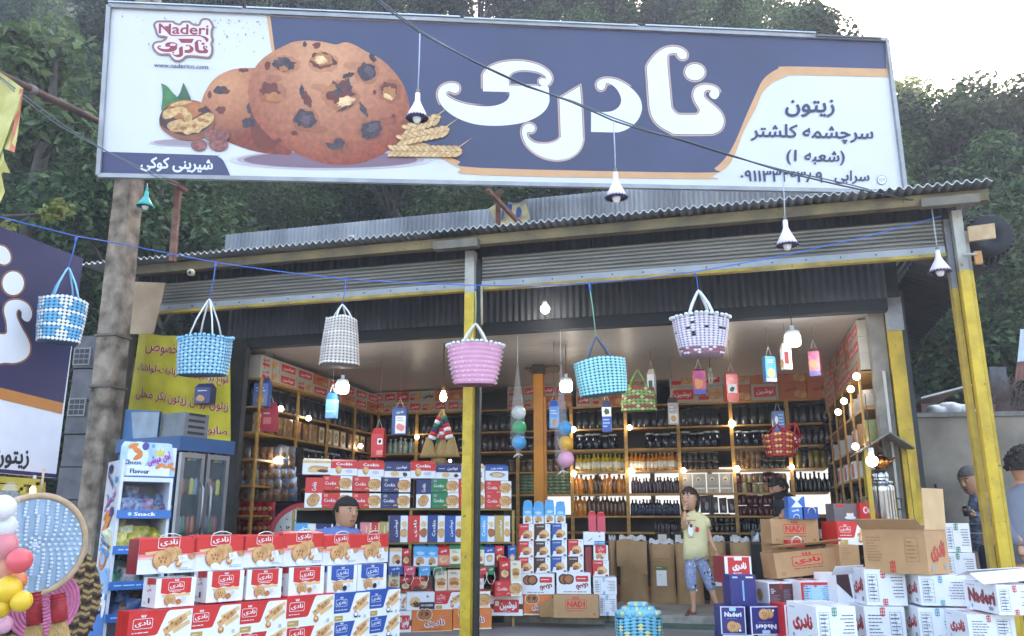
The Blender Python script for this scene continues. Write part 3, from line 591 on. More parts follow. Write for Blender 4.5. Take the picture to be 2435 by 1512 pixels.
def tree(name, h, rx, rz, n, size, mat, seed, label, group):
    r_ = random.Random(seed); root = thing(name, (0, 0, 0), label, 'tree', group)
    m = MB(); lean = r_.uniform(-.3, .3)
    m.tube([(0, 0, -.3), (lean * .3, 0, h * .3), (lean * .7, .1, h * .6), (lean, 0, h * .88)], [.16, .12, .08, .03], BARK, 8)
    cs = []
    for i in range(13):
        t = r_.uniform(0, 6.28); el = r_.uniform(-.7, 1.2); q = r_.uniform(.55, .95)
        c = Vector((lean + rx * q * math.cos(t) * math.cos(el), rx * q * math.sin(t) * math.cos(el), h - rz + rz * q * math.sin(el))); cs.append((*c, r_.uniform(.7, 1.3)))
        m.tube([(lean * .5, 0, h * .35 + r_.random() * h * .3), (c.x * .6, c.y * .6, c.z * .85), c], [.05, .03, .012], BARK, 5)
    cs.append((lean, 0, h - rz * .4, 1.5)); m.build('trunk', root)
    m = MB(); leaves(m, cs, n, size, mat, rx * .37, r_); m.build('crown', root); return root
TG = 'trees of the unbroken wood on the hillside'
protos = [tree('hillside_tree', 6.2, 2.1, 2.9, 10000, .14, LM[0], 1, 'dark leafy tree in the unbroken wood covering the hillside behind the billboard', TG),
          tree('hillside_tree', 5.4, 2.3, 2.6, 13000, .105, LM[1], 2, 'dark leafy tree in the unbroken wood covering the hillside behind the billboard', TG),
          tree('hillside_tree', 7.2, 2.0, 3.3, 10000, .16, LM[0], 3, 'dark leafy tree in the unbroken wood covering the hillside behind the billboard', TG)]
warm = tree('hillside_tree', 5.2, 2.2, 2.6, 11000, .14, LM[2], 4, 'yellow green tree in the sunlit wood along the ridge to the right of the billboard', 'sunlit trees on the right hand ridge')
spots = []; r2 = random.Random(11)
y = 13.4; row = 0
while y < 40:
    sp_ = 2.3 + (y - 13) * .06; x = -.72 * y - 1 + (row % 2) * sp_ / 2
    while x < .74 * y + 1:
        xx, yy = x + r2.uniform(-.6, .6), y + r2.uniform(-.5, .5); z = hill_z(xx, yy); az = math.degrees(math.atan2(xx, yy))
        qa = (xx - P0.x) * FR0.u[0] + (yy - P0.y) * FR0.u[1]; qb = (xx - P0.x) * FR0.n[0] + (yy - P0.y) * FR0.n[1]
        if -6.2 < qa < 7 and qb < 7.6: x += sp_; continue
        if not (row > 3 and az > 20 and hill_z(xx, yy) <= hill_z(xx * .9, yy * .9) * 1.02 and yy > 34): spots.append((xx, yy, z, az))
        x += sp_
    y += 1.9 + (y - 13) * .07; row += 1
used = set()
for i, (x, y, z, az) in enumerate(spots):
    k = 3 if az > 22 and y > 20 and r2.random() < .7 else r2.choice((0, 0, 1, 2)); src = (protos + [warm])[k]
    o = src if k not in used else copy_tree(src); used.add(k); s = r2.uniform(.85, 1.15)
    o.location = (x, y, z - .2); o.rotation_euler = (0, 0, r2.uniform(0, 6.28)); o.scale = (s, s, s)
lt = tree('leafy_tree', 4.2, 1.3, 1.6, 2600, .24, leaf_mat('light', ('40562f', '62794a', '8c9c70')), 9, 'lighter large leaved tree standing left of the billboard above the sign board', None); q = at(118, 240, 12.6); lt.location = (q.x, q.y, q.z - 2.6)
print('TREES', len(spots))
m = MB(); vs, fs = [], []
cs = []
for i in range(420):
    y = 12.9 + r2.random() ** 1.5 * 16; x = r2.uniform(-.75, .75) * y; cs.append((x, y, hill_z(x, y) + .25, r2.uniform(.5, 1.2)))
leaves(m, [c for c in cs if not (-5 < (c[0]-P0.x)*FR0.u[0]+(c[1]-P0.y)*FR0.u[1] < 5.5 and (c[0]-P0.x)*FR0.n[0]+(c[1]-P0.y)*FR0.n[1] < 6.2)], 70000, .13, LM[1], .9, r2); tag(m.build('undergrowth'), kind='stuff')
# ================================================================== printed designs
LRED = M('e2857f', .45, .05); CREAM = M('e6dcc0', .5, .06); DKRED = M('8a1f26', .45, .1); PURP = M('2f2a72', .4, .1); PINK = M('d9546a', .45, .1); GREYBOX = M('6f6a6c', .5, .1); LBLUE = M('7fc0ea', .4, .1); COFFEE = M('5a2f22', .5, .2)
def logo(f, cx, cy, wd, bg=RED, fg=WHITE, t='نادی', ol=True, crown=True, bold=.03):
    h = wd * .46
    if ol: f.rrect(cx - wd * .56, cy - h * .62, cx + wd * .56, cy + h * .55, h * .2, fg); f.rrect(cx - wd * .53, cy - h * .56, cx + wd * .53, cy + h * .49, h * .18, bg)
    f.text(t, cx, cy - h * .02, wd * .86, fg, h * .74, bold)
    if crown:
        for (dx, r) in ((-.1, .4), (0, 0), (.1, -.4)): f.ell(cx + dx * wd, cy + h * .82, wd * .035, wd * .085, fg, 8, 0, r)
def cookie(f, cx, cy, r, face=True, m1=None):
    f.ell(cx, cy, r * 1.05, r * 1.02, BISC_D, 18); f.ell(cx, cy + r * .03, r * .97, r * .95, m1 or BISC, 18)
    if face:
        for (dx, dy) in ((-.35, .2), (.05, .25), (.4, .15), (-.1, -.15), (.3, -.2)): f.ell(cx + dx * r, cy + dy * r, r * .13, r * .16, BISC_D, 7, .3)
def p_bag(f, c=RED, cl=LRED):
    A = f.A; f.rect(0, .56, A, 1, c); f.rect(0, .48, A, .56, cl); f.rect(0, .42, A, .48, M('e9b9b8', .45, .05)); logo(f, A * .5, .9, A * .34, c, crown=False)
    f.poly([(A * .1, .62), (A * .45, .68), (A * .45, .60), (A * .12, .55)], BISC_L); cookie(f, A * .62, .56, .22, False); cookie(f, A * .52, .52, .25, False); cookie(f, A * .40, .39, .29)
    f.ell(A * .42, .13, .15, .10, WHITE, 12); f.ell(A * .69, .26, .10, .105, NUTB, 12); f.ell(A * .69, .28, .07, .07, BISC_L, 10, .3); f.poly([(A * .67, .50), (A * .82, .53), (A * .86, .36), (A * .70, .30)], WHITE); f.bars(A * .70, .36, A * .80, .50, 5, GREYINK); f.bars(A * .7, .06, A * .95, .16, 2, GREYINK); cookie(f, A * .92, .48, .09, False)
def p_wcarton(f, c=RED, nut=NUTB):
    A = f.A; f.poly([(A * .12, 1), (A * .88, 1), (A * .88, .48), (A * .80, .44), (A * .72, .50), (A * .6, .46), (A * .45, .50), (A * .3, .45), (A * .12, .50)], c); logo(f, A * .5, .73, A * .36, c)
    f.bars(A * .34, .52, A * .66, .57, 1, WHITE); f.poly([(A * .14, .44), (A * .85, .47), (A * .88, .38), (A * .2, .36)], BISC_L); cookie(f, A * .36, .25, .20); f.ell(A * .38, .06, .10, .07, WHITE, 10); f.ell(A * .58, .18, .10, .10, nut, 12); f.poly([(A * .66, .36), (A * .80, .38), (A * .82, .18), (A * .70, .14)], WHITE); f.bars(A * .68, .2, A * .79, .34, 4, GREYINK)
def p_wside(f, c=RED):
    A = f.A; f.poly([(A * .3, 1), (A * .95, 1), (A * .95, .80), (A * .3, .77)], c); logo(f, A * .5, .6, A * .36, WHITE, c, ol=False); f.rect(A * .5, .15, A * .62, .33, INK); f.bars(A * .15, .1, A * .4, .2, 2, GREYINK)
def p_diag(f, c=RED, coco=False):
    A = f.A; f.poly([(0, 0), (A, 0), (A, .96), (A * .62, .96), (A * .58, .90), (A * .46, .34), (A * .42, .30), (0, .30)], WHITE); logo(f, A * .22, .66, A * .27, c); f.bars(A * .06, .38, A * .4, .44, 1, WHITE)
    for (x0, y0, x1, y1, wd, mm) in ((.62, .58, .97, .86, .16, BISC_L), (.56, .36, .90, .76, .20, BISC), (.70, .36, .96, .60, .15, BISC_L)):
        dx, dy = (y1 - y0), -(x1 - x0) * A; l = math.hypot(dx, dy); dx, dy = dx / l * wd / 2, dy / l * wd / 2; f.poly([(A * x0 - dx, y0 - dy), (A * x1 - dx * .8, y1 - dy * .8), (A * x1 + dx * .8, y1 + dy * .8), (A * x0 + dx, y0 + dy)], mm)
    for k in range(4): f.ell(A * (.6 + .07 * k), .46 + .09 * (k % 2) + .05 * k, .04, .05, BISC_D, 8, .3)
    f.ell(A * .62, .2, .11, .11, NUTB if not coco else BLACK, 12)
    if coco: f.ell(A * .62, .22, .09, .07, WHITE, 10); f.ell(A * .72, .13, .06, .03, GREEN, 8, .5)
    else: f.ell(A * .62, .23, .07, .06, BISC_L, 10, .3)
    f.rect(A * .04, .04, A * .26, .22, GOLD); f.bars(A * .07, .1, A * .22, .17, 1, CREAM); f.rect(A * .84, .06, A * .9, .18, M('b8bcc2', .5))
def p_cookie(f, c=RED, vert=False):
    if vert:
        A = f.A; f.rect(0, .48, A, 1, c); f.rect(0, 0, A, .48, WHITE); cookie(f, A * .55, .3, A * .30, False); cookie(f, A * .45, .22, A * .32); f.text('Cookie', A * .5, .7, .3, WHITE, A * .26, .02, R(90)); return
    A = f.A; f.rect(0, 0, A * .6, 1, c); f.rect(A * .6, 0, A, 1, WHITE); f.rect(A * .08, .74, A * .2, .92, LRED if c is RED else GREYINK); f.text('Cookie', A * .27, .5, A * .38, WHITE, .24, .02)
    f.bars(A * .08, .12, A * .3, .2, 1, LRED if c is RED else GREYINK); cookie(f, A * .82, .52, .34, False); cookie(f, A * .72, .50, .36); f.ell(A * .80, .14, .30, .07, BISC_L, 12)
    for k in range(3): f.ell(A * (.45 + .05 * k), .16 + .05 * (k % 2), .05, .05, BISC_L, 7, .4)
def p_cube(f, c=RED):
    A = f.A; f.poly([(0, .06), (A * .06, .06), (A * .14, .34), (A * .66, .34), (A * .66, 1), (0, 1)], c); f.text('NOOSHEEN', A * .34, .86, A * .46, WHITE, .08, .02)
    f.ell(A * .56, .4, .30, .26, BISC, 14, .25); f.ell(A * .62, .46, .20, .18, BISC_L, 12, .3); f.ell(A * .50, .3, .2, .13, BISC_D, 12, .3); f.ell(A * .4, .2, .12, .06, COFFEE, 8, .4); f.rect(A * .78, .03, A * .94, .13, c); f.ell(A * .82, .88, .04, .04, GREYINK, 8)
def p_brown(f, t='NADI', small='farsi'):
    A = f.A; cx = A * .5
    f.rrect(cx - A * .235, .40, cx + A * .235, .80, .06, RED); f.rrect(cx - A * .225, .43, cx + A * .225, .77, .05, CARD); f.text(t, cx, .60, A * .38, RED, .24, .055)
    for (dx, r) in ((-.05, .5), (0, 0), (.05, -.5)): f.ell(cx + dx * A, .87, A * .016, .06, RED, 8, 0, r)
    f.bars(A * .28, .28, A * .74, .34, 1, DKRED); f.bars(A * .08, .1, A * .16, .24, 3, CARD_D); f.ell(A * .9, .16, .06, .06, CARD_D, 8)
def p_brownlong(f):
    A = f.A; f.bars(A * .06, .25, A * .32, .85, 9, CARD_D, th=.35); x0, x1, y0, y1 = A * .68, A * .88, .28, .82
    for (a, b, c, d) in ((x0, y0, x1, y0 + .01), (x0, y1, x1, y1 + .01), (x0, y0 + .18, x1, y0 + .19), (x0, y0 + .36, x1, y0 + .37), (x0, y0, x0 + .01, y1), (x1, y0, x1 + .01, y1)): f.rect(a, b, c, d, CARD_D)
    f.bars(x0 + .05, y0 + .05, x1 - .05, y1 - .05, 5, CARD_D, th=.3); tape(f, A * .46, .0, .30, RED)
def tape(f, x, y0, y1, c):
    f.rect(x - .012, y0, x + .012, y1, c)
    for k in range(3): y = y0 + (y1 - y0) * (.12 + .32 * k); f.rect(x - .07, y, x + .07, y + .022, c)
    f.rect(x - .06, y0 + (y1 - y0) * .1, x - .045, y0 + (y1 - y0) * .9, c); f.rect(x + .045, y0 + (y1 - y0) * .2, x + .06, y1, c)
def p_ship(f, c=RED, flip=False):
    A = f.A; xl = (.62, .9) if flip else (.06, .3); x0, x1 = A * xl[0], A * xl[1]; y0, y1 = .12, .86
    for k in range(6): y = y0 + (y1 - y0) * (0, .22, .42, .6, .8, 1)[k]; f.rect(x0, y - .005, x1, y + .005, GREYINK)
    for x in (x0, x1, x0 + (x1 - x0) * .5): f.rect(x - .005, y0, x + .005, y1, GREYINK)
    f.bars(x0 + .03, y0 + .02, x1 - .03, y1 - .02, 7, INK, th=.28); f.bars(A * (.08 if flip else .58), .2, A * (.5 if flip else .92), .82, 7, INK, right=not flip, th=.26)
    tape(f, A * .45, .74, 1.0, c); tape(f, A * .45, .0, .2, c)
def p_shipside(f, latin=False):
    A = f.A; t, w_ = ('Naderi', .78) if latin else ('نادری', .62)
    f.text(t, A * .52, .52, A * w_, DKRED, .44, .07); f.up(); f.text(t, A * .52, .52, A * w_ * .99, RED if not latin else DKRED, .40, .03); f.bars(A * .1, .84, A * .4, .9, 1, GREYINK); f.ell(A * .2, .14, .05, .05, SKYBLUE, 10); f.rect(A * .72, .1, A * .84, .22, GREYINK)
def p_shiptop(c):
    def q(f): A = f.A; f.rect(A * .43, 0, A * .45, 1, c); f.rect(A * .40, 0, A * .415, 1, c if c is not RED else PINK); f.bars(A * .08, .3, A * .35, .7, 3, GREYINK, th=.3); f.bars(A * .55, .3, A * .9, .7, 3, GREYINK, th=.3)
    return q
def p_orange(f, mirror=False):
    A = f.A; k = -1 if mirror else 1; cx = A * (.62 if not mirror else .38); f.rect(0, 0, A, .07, CREAM)
    for dx in (-.14, .10): f.ell(A * .32 + dx * .9, .80, .26, .27, CREAM, 16)
    for dx in (-.14, .10): f.ell(A * .32 + dx * .9, .80, .23, .24, BISC_D, 16, .1); f.ell(A * .32 + dx * .9, .82, .1, .1, COFFEE, 9, .6)
    f.text('نادری', A * .56, .42, A * .48, WHITE, .34, .09); f.up(); f.text('نادری', A * .56, .42, A * .46, DKRED, .30, .03); f.bars(A * .2, .12, A * .8, .17, 1, COFFEE); f.text('Cookie', A * .8, .74, A * .26, LRED, .12, .01, .2)
def p_nooshin(f):
    A = f.A; f.rect(0, .32, A, .58, COFFEE); f.rrect(A * .12, .16, A * .88, .80, .06, RED); f.text('نوشین', A * .56, .48, A * .5, WHITE, .4, .05); f.rect(A * .16, .48, A * .28, .72, CREAM); f.bars(A * .4, .2, A * .7, .26, 1, WHITE)
def p_noosh_s(f):
    A = f.A; f.rrect(A * .1, .2, A * .9, .82, .06, RED); f.text('نوشین', A * .5, .5, A * .6, WHITE, .36, .04)
def p_noosh_k(f): A = f.A; f.text('نوشین', A * .5, .5, A * .72, BLACK, .56, .05); f.rect(A * .86, .3, A * .95, .5, RED)
def p_nad_w(f):
    A = f.A; f.text('نادری', A * .27, .68, A * .34, DKRED, .3, .05); f.rrect(A * .08, .14, A * .46, .4, .05, RED); cookie(f, A * .78, .5, .3, False); cookie(f, A * .64, .46, .3)
def p_nad_o(f): A = f.A; f.text('نادری', A * .42, .62, A * .4, DKRED, .3, .05); cookie(f, A * .68, .3, .24, False); cookie(f, A * .86, .26, .24, False)
def p_naderi_inv(f):
    A = f.A
    for dx in (0, .22): f.ell(A * .22 + dx, .68, .27, .25, DKBROWN, 14, .1); f.ell(A * .22 + dx, .68, .2, .18, BISC_D, 14, .2)
    f.rrect(A * .56, .56, A * .93, .84, .06, RED); f.bars(A * .6, .66, A * .9, .76, 1, WHITE); f.text('نادری', A * .75, .34, A * .34, DKRED, .28, .06, R(180)); f.bars(A * .2, .06, A * .9, .13, 1, INK)
def p_purple(f, inv=False):
    A = f.A; g = (lambda y: 1 - y) if inv else (lambda y: y); r = R(180) if inv else 0
    f.rect(0, 0, A, 1, WHITE); f.rect(A * .04, .03, A * .96, .97, PURP); f.text('Naderi', A * .5, g(.72), A * .66, WHITE, .16, .05, r); f.bars(A * .25, g(.56) - .02, A * .75, g(.56) + .02, 1, GREYINK)
    f.rect(A * .36, g(.90) - .06, A * .62, g(.90) + .06, PALEBLUE); cookie(f, A * .62, g(.26), .17, False); cookie(f, A * .45, g(.28), .20); f.ell(A * .75, g(.14), .08, .08, BLACK, 10); f.ell(A * .75, g(.15), .05, .05, WHITE, 10)
def p_purpback(f): A = f.A; f.rect(A * .47, .18, A * .53, .82, PALEBLUE); f.rect(A * .485, .22, A * .515, .78, SKYBLUE); f.rect(A * .1, .9, A * .3, .95, PALEBLUE); f.rect(A * .62, .9, A * .9, .95, WHITE)
def p_redtop(f):
    A = f.A; f.rect(0, 0, A, 1, WHITE); f.rect(A * .12, .03, A * .93, .97, RED); f.text('نادری', A * .55, .62, A * .5, WHITE, .3, .07); f.bars(A * .3, .34, A * .8, .42, 1, WHITE); f.rect(A * .36, .85, A * .65, 1, WHITE)
def p_crema(f): A = f.A; f.rect(A * .04, 0, A, .95, M('5b2a2c', .5, .1)); f.bars(A * .1, .5, A * .3, .75, 3, WHITE); f.bars(A * .1, .1, A * .5, .45, 6, GREYINK, th=.3); f.bars(A * .62, .1, A * .94, .7, 9, GREYINK, th=.3); tape(f, A * .52, .7, 1, RED)
def p_milk(f):
    A = f.A; f.rect(0, .55, A, 1, SKYBLUE); f.rect(0, .45, A, .55, LBLUE); f.ell(A * .5, .68, A * .32, .1, PINK if rng.random() < .2 else PALEBLUE, 10, .3); cookie(f, A * .5, .26, A * .32); f.ell(A * .34, .12, A * .16, .05, BLACK, 8, .3); f.ell(A * .62, .08, A * .15, .05, WHITE, 8)
def p_redbag(f): A = f.A; f.rect(0, .6, A, 1, RED); f.text('نادی', A * .5, .82, A * .5, WHITE, .16, .05); f.ell(A * .5, .35, A * .36, .2, BISC_L, 12, .2); f.ell(A * .56, .4, A * .22, .12, BISC, 10, .3); f.rect(0, 0, A, .06, RED)
def p_cream(f): A = f.A; f.bars(A * .2, .78, A * .8, .9, 2, COFFEE); f.ell(A * .5, .5, A * .4, .14, BISC, 12, .25); f.ell(A * .5, .34, A * .36, .12, BISC_D, 12, .25); f.ell(A * .5, .2, A * .3, .08, BISC_L, 12, .3)
def p_green(f): A = f.A; f.rect(0, .85, A, 1, GREEN); f.rect(0, 0, A, .1, GREEN); f.bars(A * .2, .66, A * .8, .78, 2, COFFEE); f.ell(A * .5, .36, A * .36, .14, BISC, 12, .25); f.ell(A * .5, .3, A * .2, .08, BISC_D, 12, .25)
def p_bluew(f): A = f.A; f.rect(0, .68, A, 1, BLUE); f.text('نادی', A * .5, .84, A * .5, WHITE, .12, .05); f.ell(A * .5, .4, A * .34, .2, GREYINK, 12, .25); f.ell(A * .52, .38, A * .24, .14, BISC_L, 12, .25)
def p_pouch(c, split=.58, pic=BISC, t='Cookie'):
    def q(f):
        A = f.A; f.rect(0, 0, A * split, 1, c); f.text(t, A * split * .62, .52, .62, WHITE, A * .2, .03, R(90)); f.ell(A * (split + 1) / 2, .35, A * .2, .18, pic, 10, .3); f.ell(A * (split + 1) / 2, .68, A * .14, .12, BISC_L, 10, .4)
    return q
def p_noosh_w(f): A = f.A; f.ell(A * .3, .45, .32, .3, BISC_L, 16); f.ell(A * .36, .3, .2, .16, COFFEE, 12, .3); f.poly([(A * .14, .3), (A * .34, .55), (A * .36, .52), (A * .16, .26)], COFFEE); f.rect(A * .46, .04, A, .44, M('231a26', .5)); f.text('NOOSHEEN', A * .73, .26, A * .42, WHITE, .12, .03); f.ell(A * .75, .76, .08, .08, GREYINK, 10)
def p_noosh_b(f): A = f.A; f.poly([(A * .2, .3), (A * .4, .55), (A * .42, .5), (A * .22, .25)], M('7f8a5a', .5)); f.rect(A * .5, .02, A, .3, M('2f7fb8', .4)); f.text('NOOSHEEN', A * .75, .16, A * .42, WHITE, .1, .03); f.ell(A * .75, .66, .07, .07, GREYINK, 10)
def p_coffee(f): A = f.A; f.rect(A * .1, .8, A * .4, .96, RED); f.ell(A * .66, .2, .34, .1, WHITE, 14); f.ell(A * .66, .36, .22, .2, WHITE, 14); f.ell(A * .66, .5, .19, .06, BISC_D, 12)
def p_whitecake(f): A = f.A; f.ell(A * .55, .42, A * .36, .24, BISC, 14, .2); f.ell(A * .4, .3, A * .22, .16, BISC_L, 12, .3); f.ell(A * .7, .25, A * .2, .12, COFFEE, 10, .4); f.rect(0, .82, A, 1, BISC_L)
def p_capbag(f): A = f.A; f.rect(0, .5, A, 1, RED); f.text('Cookie', A * .5, .82, A * .6, WHITE, .22, .04); f.ell(A * .3, .4, .22, .28, BISC, 12, .15); f.ell(A * .33, .46, .15, .18, BISC_L, 12, .2); f.ell(A * .68, .3, .26, .12, M('c9c4da', .5), 12, .3)
def p_navybag(f): A = f.A; f.rect(0, .45, A, 1, NAVY); f.text('نوشین', A * .66, .72, A * .4, WHITE, .24, .04); f.bars(A * .1, .66, A * .36, .76, 1, WHITE); f.ell(A * .4, .26, .3, .18, BISC_L, 12, .2); f.ell(A * .8, .22, .18, .14, COFFEE, 10, .3)
# ================================================================== boxes and bags
def carton_mesh(wd, dp, ht, body, front=None, left=None, right=None, top=None, jit=.003, open_top=False, inside=None):
    mb = MB(); j = lambda: (rng.random() - .5) * jit; x0, x1 = -wd / 2, wd / 2
    v = [Vector((x0, 0, 0)), Vector((x1, 0, 0)), Vector((x1, dp, 0)), Vector((x0, dp, 0)), Vector((x0 + j(), j(), ht)), Vector((x1 + j(), j(), ht)), Vector((x1 + j(), dp, ht + j())), Vector((x0 + j(), dp, ht + j()))]
    fs = [(0, 3, 2, 1), (0, 1, 5, 4), (1, 2, 6, 5), (2, 3, 7, 6), (3, 0, 4, 7)]
    if not open_top: fs.append((4, 5, 6, 7))
    mb.add(v, fs, body)
    if open_top:
        t = .006; mb.add([v[0] + Vector((t, t, t)), v[1] + Vector((-t, t, t)), v[2] + Vector((-t, -t, t)), v[3] + Vector((t, -t, t)), v[4] + Vector((t, t, 0)), v[5] + Vector((-t, t, 0)), v[6] + Vector((-t, -t, 0)), v[7] + Vector((t, -t, 0))], [(0, 1, 2, 3), (1, 0, 4, 5), (2, 1, 5, 6), (3, 2, 6, 7), (0, 3, 7, 4)], inside or body)
    if front: front(Face(mb, v[0], v[1] - v[0], v[4] - v[0], wd, ht))
    if left: left(Face(mb, v[3], v[0] - v[3], v[7] - v[3], dp, ht))
    if right: right(Face(mb, v[1], v[2] - v[1], v[5] - v[1], dp, ht))
    if top: top(Face(mb, v[4], v[5] - v[4], v[7] - v[4], wd, dp))
    return mb
def bag_mesh(wd, dp, ht, body, front=None, topm=None, k=.74, side=None):
    "a carrier bag: box body, gable folded to a ridge"
    mb = MB(); hb = ht * k; x0, x1 = -wd / 2, wd / 2; j = lambda: (rng.random() - .5) * .012
    v = [Vector((x0, 0, 0)), Vector((x1, 0, 0)), Vector((x1, dp, 0)), Vector((x0, dp, 0)), Vector((x0, .0, hb)), Vector((x1, .0, hb)), Vector((x1, dp, hb)), Vector((x0, dp, hb)),
         Vector((x0 + .01, dp * .42 + j(), ht + j())), Vector((x1 - .01, dp * .42 + j(), ht + j())), Vector((x1 - .01, dp * .5, ht)), Vector((x0 + .01, dp * .5, ht))]
    mb.add(v[:8], [(0, 3, 2, 1), (0, 1, 5, 4), (1, 2, 6, 5), (2, 3, 7, 6), (3, 0, 4, 7)], body); mb.add(v[4:], [(0, 1, 5, 4), (2, 3, 7, 6), (1, 2, 6, 5), (3, 0, 4, 7), (4, 5, 6, 7)], topm or body)
    if front: front(Face(mb, v[0], v[1] - v[0], v[4] - v[0], wd, hb))
    if side: side(Face(mb, v[3], v[0] - v[3], v[7] - v[3], dp, hb))
    return mb
def handle(o, wd, z, y, mat=ROPE, r=.0035, drop=.07, side=0):
    m = MB(); p = [(-wd * .18, y, z), (-wd * .17, y - .015 + side, z + drop * .6), (-wd * .06, y - .02 + side, z + drop), (wd * .06, y - .02 + side, z + drop * .95), (wd * .17, y - .015 + side, z + drop * .55), (wd * .18, y, z)]
    m.tube(p, r, mat, 5); return m.build('handle', o)
def put(P, Z, x0, y0, x1, y1, dp, label, cat, kind='carton', name='carton', body=WHITE, group=None, yaw=0, b=0, topm=None, hd=None, k=.74, gap=.004, **kw):
    "front face from its upper left and lower right corner as seen on plane P"
    s0, zt = P.st(*Z(x0, y0)); s1, zb = P.st(*Z(x1, y1)); wd, ht = s1 - s0 - gap, zt - zb - .001
    if kind == 'carton': mb = carton_mesh(wd, dp, ht, body, **kw)
    else: mb = bag_mesh(wd, dp, ht, body, topm=topm, k=k, **kw)
    o = mb.build(name); o.location = P.W((s0 + s1) / 2, b, zb); o.rotation_euler = (0, 0, P.yaw + yaw); tag(o, label, cat, group)
    if hd: handle(o, wd, ht * (k if hd == 2 else .97), -.002 if hd == 2 else dp * .42, drop=min(.03, wd * .11))
    return o
def plane_at(Z, x, y, d, yaw): return PL(at(*Z(x, y), d), R(yaw))
ORD = ['first', 'second', 'third', 'fourth', 'fifth', 'sixth', 'seventh', 'eighth', 'ninth', 'tenth', 'eleventh', 'twelfth', 'thirteenth', 'fourteenth', 'fifteenth', 'sixteenth']
# ================================================================== front left pile of biscuit boxes
PLF = plane_at(ZC, 188, 1000, 4.8, 50.6)
gB, gW, gD = 'red carrier bags along the front left pile', 'white cube cartons in the front left pile', 'long biscuit boxes under the front left pile'
BT = [(188, 500, 665, 800), (665, 478, 1090, 775), (1090, 478, 1437, 748), (1437, 450, 1780, 737), (1780, 472, 2083, 730), (2083, 466, 2345, 714)]
for i, q in enumerate(BT):
    put(PLF, ZC, *q, .12, '%s red and white biscuit carrier bag from the left on top of the front pile' % ORD[i], 'bag', 'bag', 'carrier_bag', M('dfe1ea', .35, .05), gB, topm=M('cf2a2c', .35, .1), front=p_bag, hd=2, k=.95, b=.02, side=lambda f: f.rect(0, 0, f.A, 1, DKRED))
    BW = [(325, 860, 640, 1090), (770, 795, 1060, 1045), (1112, 782, 1395, 1020), (1480, 762, 1765, 990), (1812, 748, 2050, 975), (2072, 736, 2310, 950)]
for i, q in enumerate(BW):
    c = RED if i < 4 else BLUE
    put(PLF, ZC, *q, .17, '%s white cube carton with a %s banner, %s from the left in the front pile' % ('square', 'red' if i < 4 else 'blue', ORD[i]), 'carton', name='carton', group=gW, yaw=R(-3), front=lambda f, c=c, i=i: p_wcarton(f, c, NUTB if i < 4 else BLACK), left=lambda f, c=c: p_wside(f, c))
BD = [(55, 1145, 585, 1405), (587, 1100, 1010, 1335), (1012, 1062, 1413, 1290), (1422, 1012, 1830, 1240), (1832, 985, 2140, 1203), (2142, 955, 2405, 1160)]
for i, q in enumerate(BD):
    c = RED if i < 4 else BLUE; hgt = q[3] - q[1]
    rows = 0
    y0, y1 = q[1], q[3]
    while rows < 7:
        s, zt = PLF.st(*ZC(q[0], y0)); s, zb = PLF.st(*ZC(q[2], y1))
        if zb < .0: break
        put(PLF, ZC, q[0], y0, q[2], y1, .13, '%s and white biscuit box, %s column from left, %s layer under the cube cartons' % ('red' if i < 4 else 'blue', ORD[i], ORD[rows]), 'biscuit box', name='biscuit_box', body=c, group=gD, b=-.03, front=lambda f, c=c, i=i: p_diag(f, c, i > 3))
        hh = y1 - y0; y0 += hh * 1.02; y1 += hh * 1.02; rows += 1
# ================================================================== shelves and boxes in the middle
dsr = onz(*ZB(230, 1445), 0); DS = PL(dsr, R(13))
rack = thing('display_rack', DS.W(0, 0, 0), 'yellow brown wooden display rack packed with biscuit boxes, left of the yellow middle post', 'rack')
RK = M('9c8040', .55, .25, 5); m = MB()
def pbox(mb, P, s0, s1, b0, b1, z0, z1, mat): o = P.W(s0, b0, z0); mb.obox(o, P.W(s1, b0, z0) - o, P.W(s0, b1, z0) - o, (0, 0, z1 - z0), mat)
sx0 = DS.st(*ZA(208, 1040))[0]; sx1 = DS.st(*ZA(1742, 1058))[0]; sxm = DS.st(*ZA(1022, 1200))[0]
zs1 = (DS.st(*ZA(300, 1037))[1] + DS.st(*ZA(1700, 1060))[1]) / 2; zs2 = DS.st(*ZA(1300, 1290))[1]; zs3 = DS.st(*ZB(600, 826))[1]; zs4 = DS.st(*ZB(600, 1062))[1]
print('RACK z', zs1, zs2, zs3, zs4, sx0, sx1)
for z in (zs1, zs2, zs3, zs4): m = MB(); pbox(m, DS, sx0, sx1, .02, .36, z - .018, z - .001, RK); m.build('shelf', rack, origin=PW(rack))
for s in (sx0 - .03, sxm - .012, sx1 + .002): m = MB(); pbox(m, DS, s, s + .025, .03, .06, 0, zs1 - .019, RK); m.build('upright', rack, origin=PW(rack))
m = MB(); pbox(m, DS, sx0, sx1, .36, .37, 0, zs1 - .02, M('2e2724', .8, .3)); m.build('back_panel', rack, origin=PW(rack))
def ds(Z, q, dp, label, cat, **kw):
    return put(DS, Z, *q, dp, label, cat, **kw)
def dsz(Z, q, z, dp, label, cat, **kw):
    "same, but standing exactly on a board at height z"
    o = put(DS, Z, *q, dp, label, cat, **kw); o.location.z = z; return o
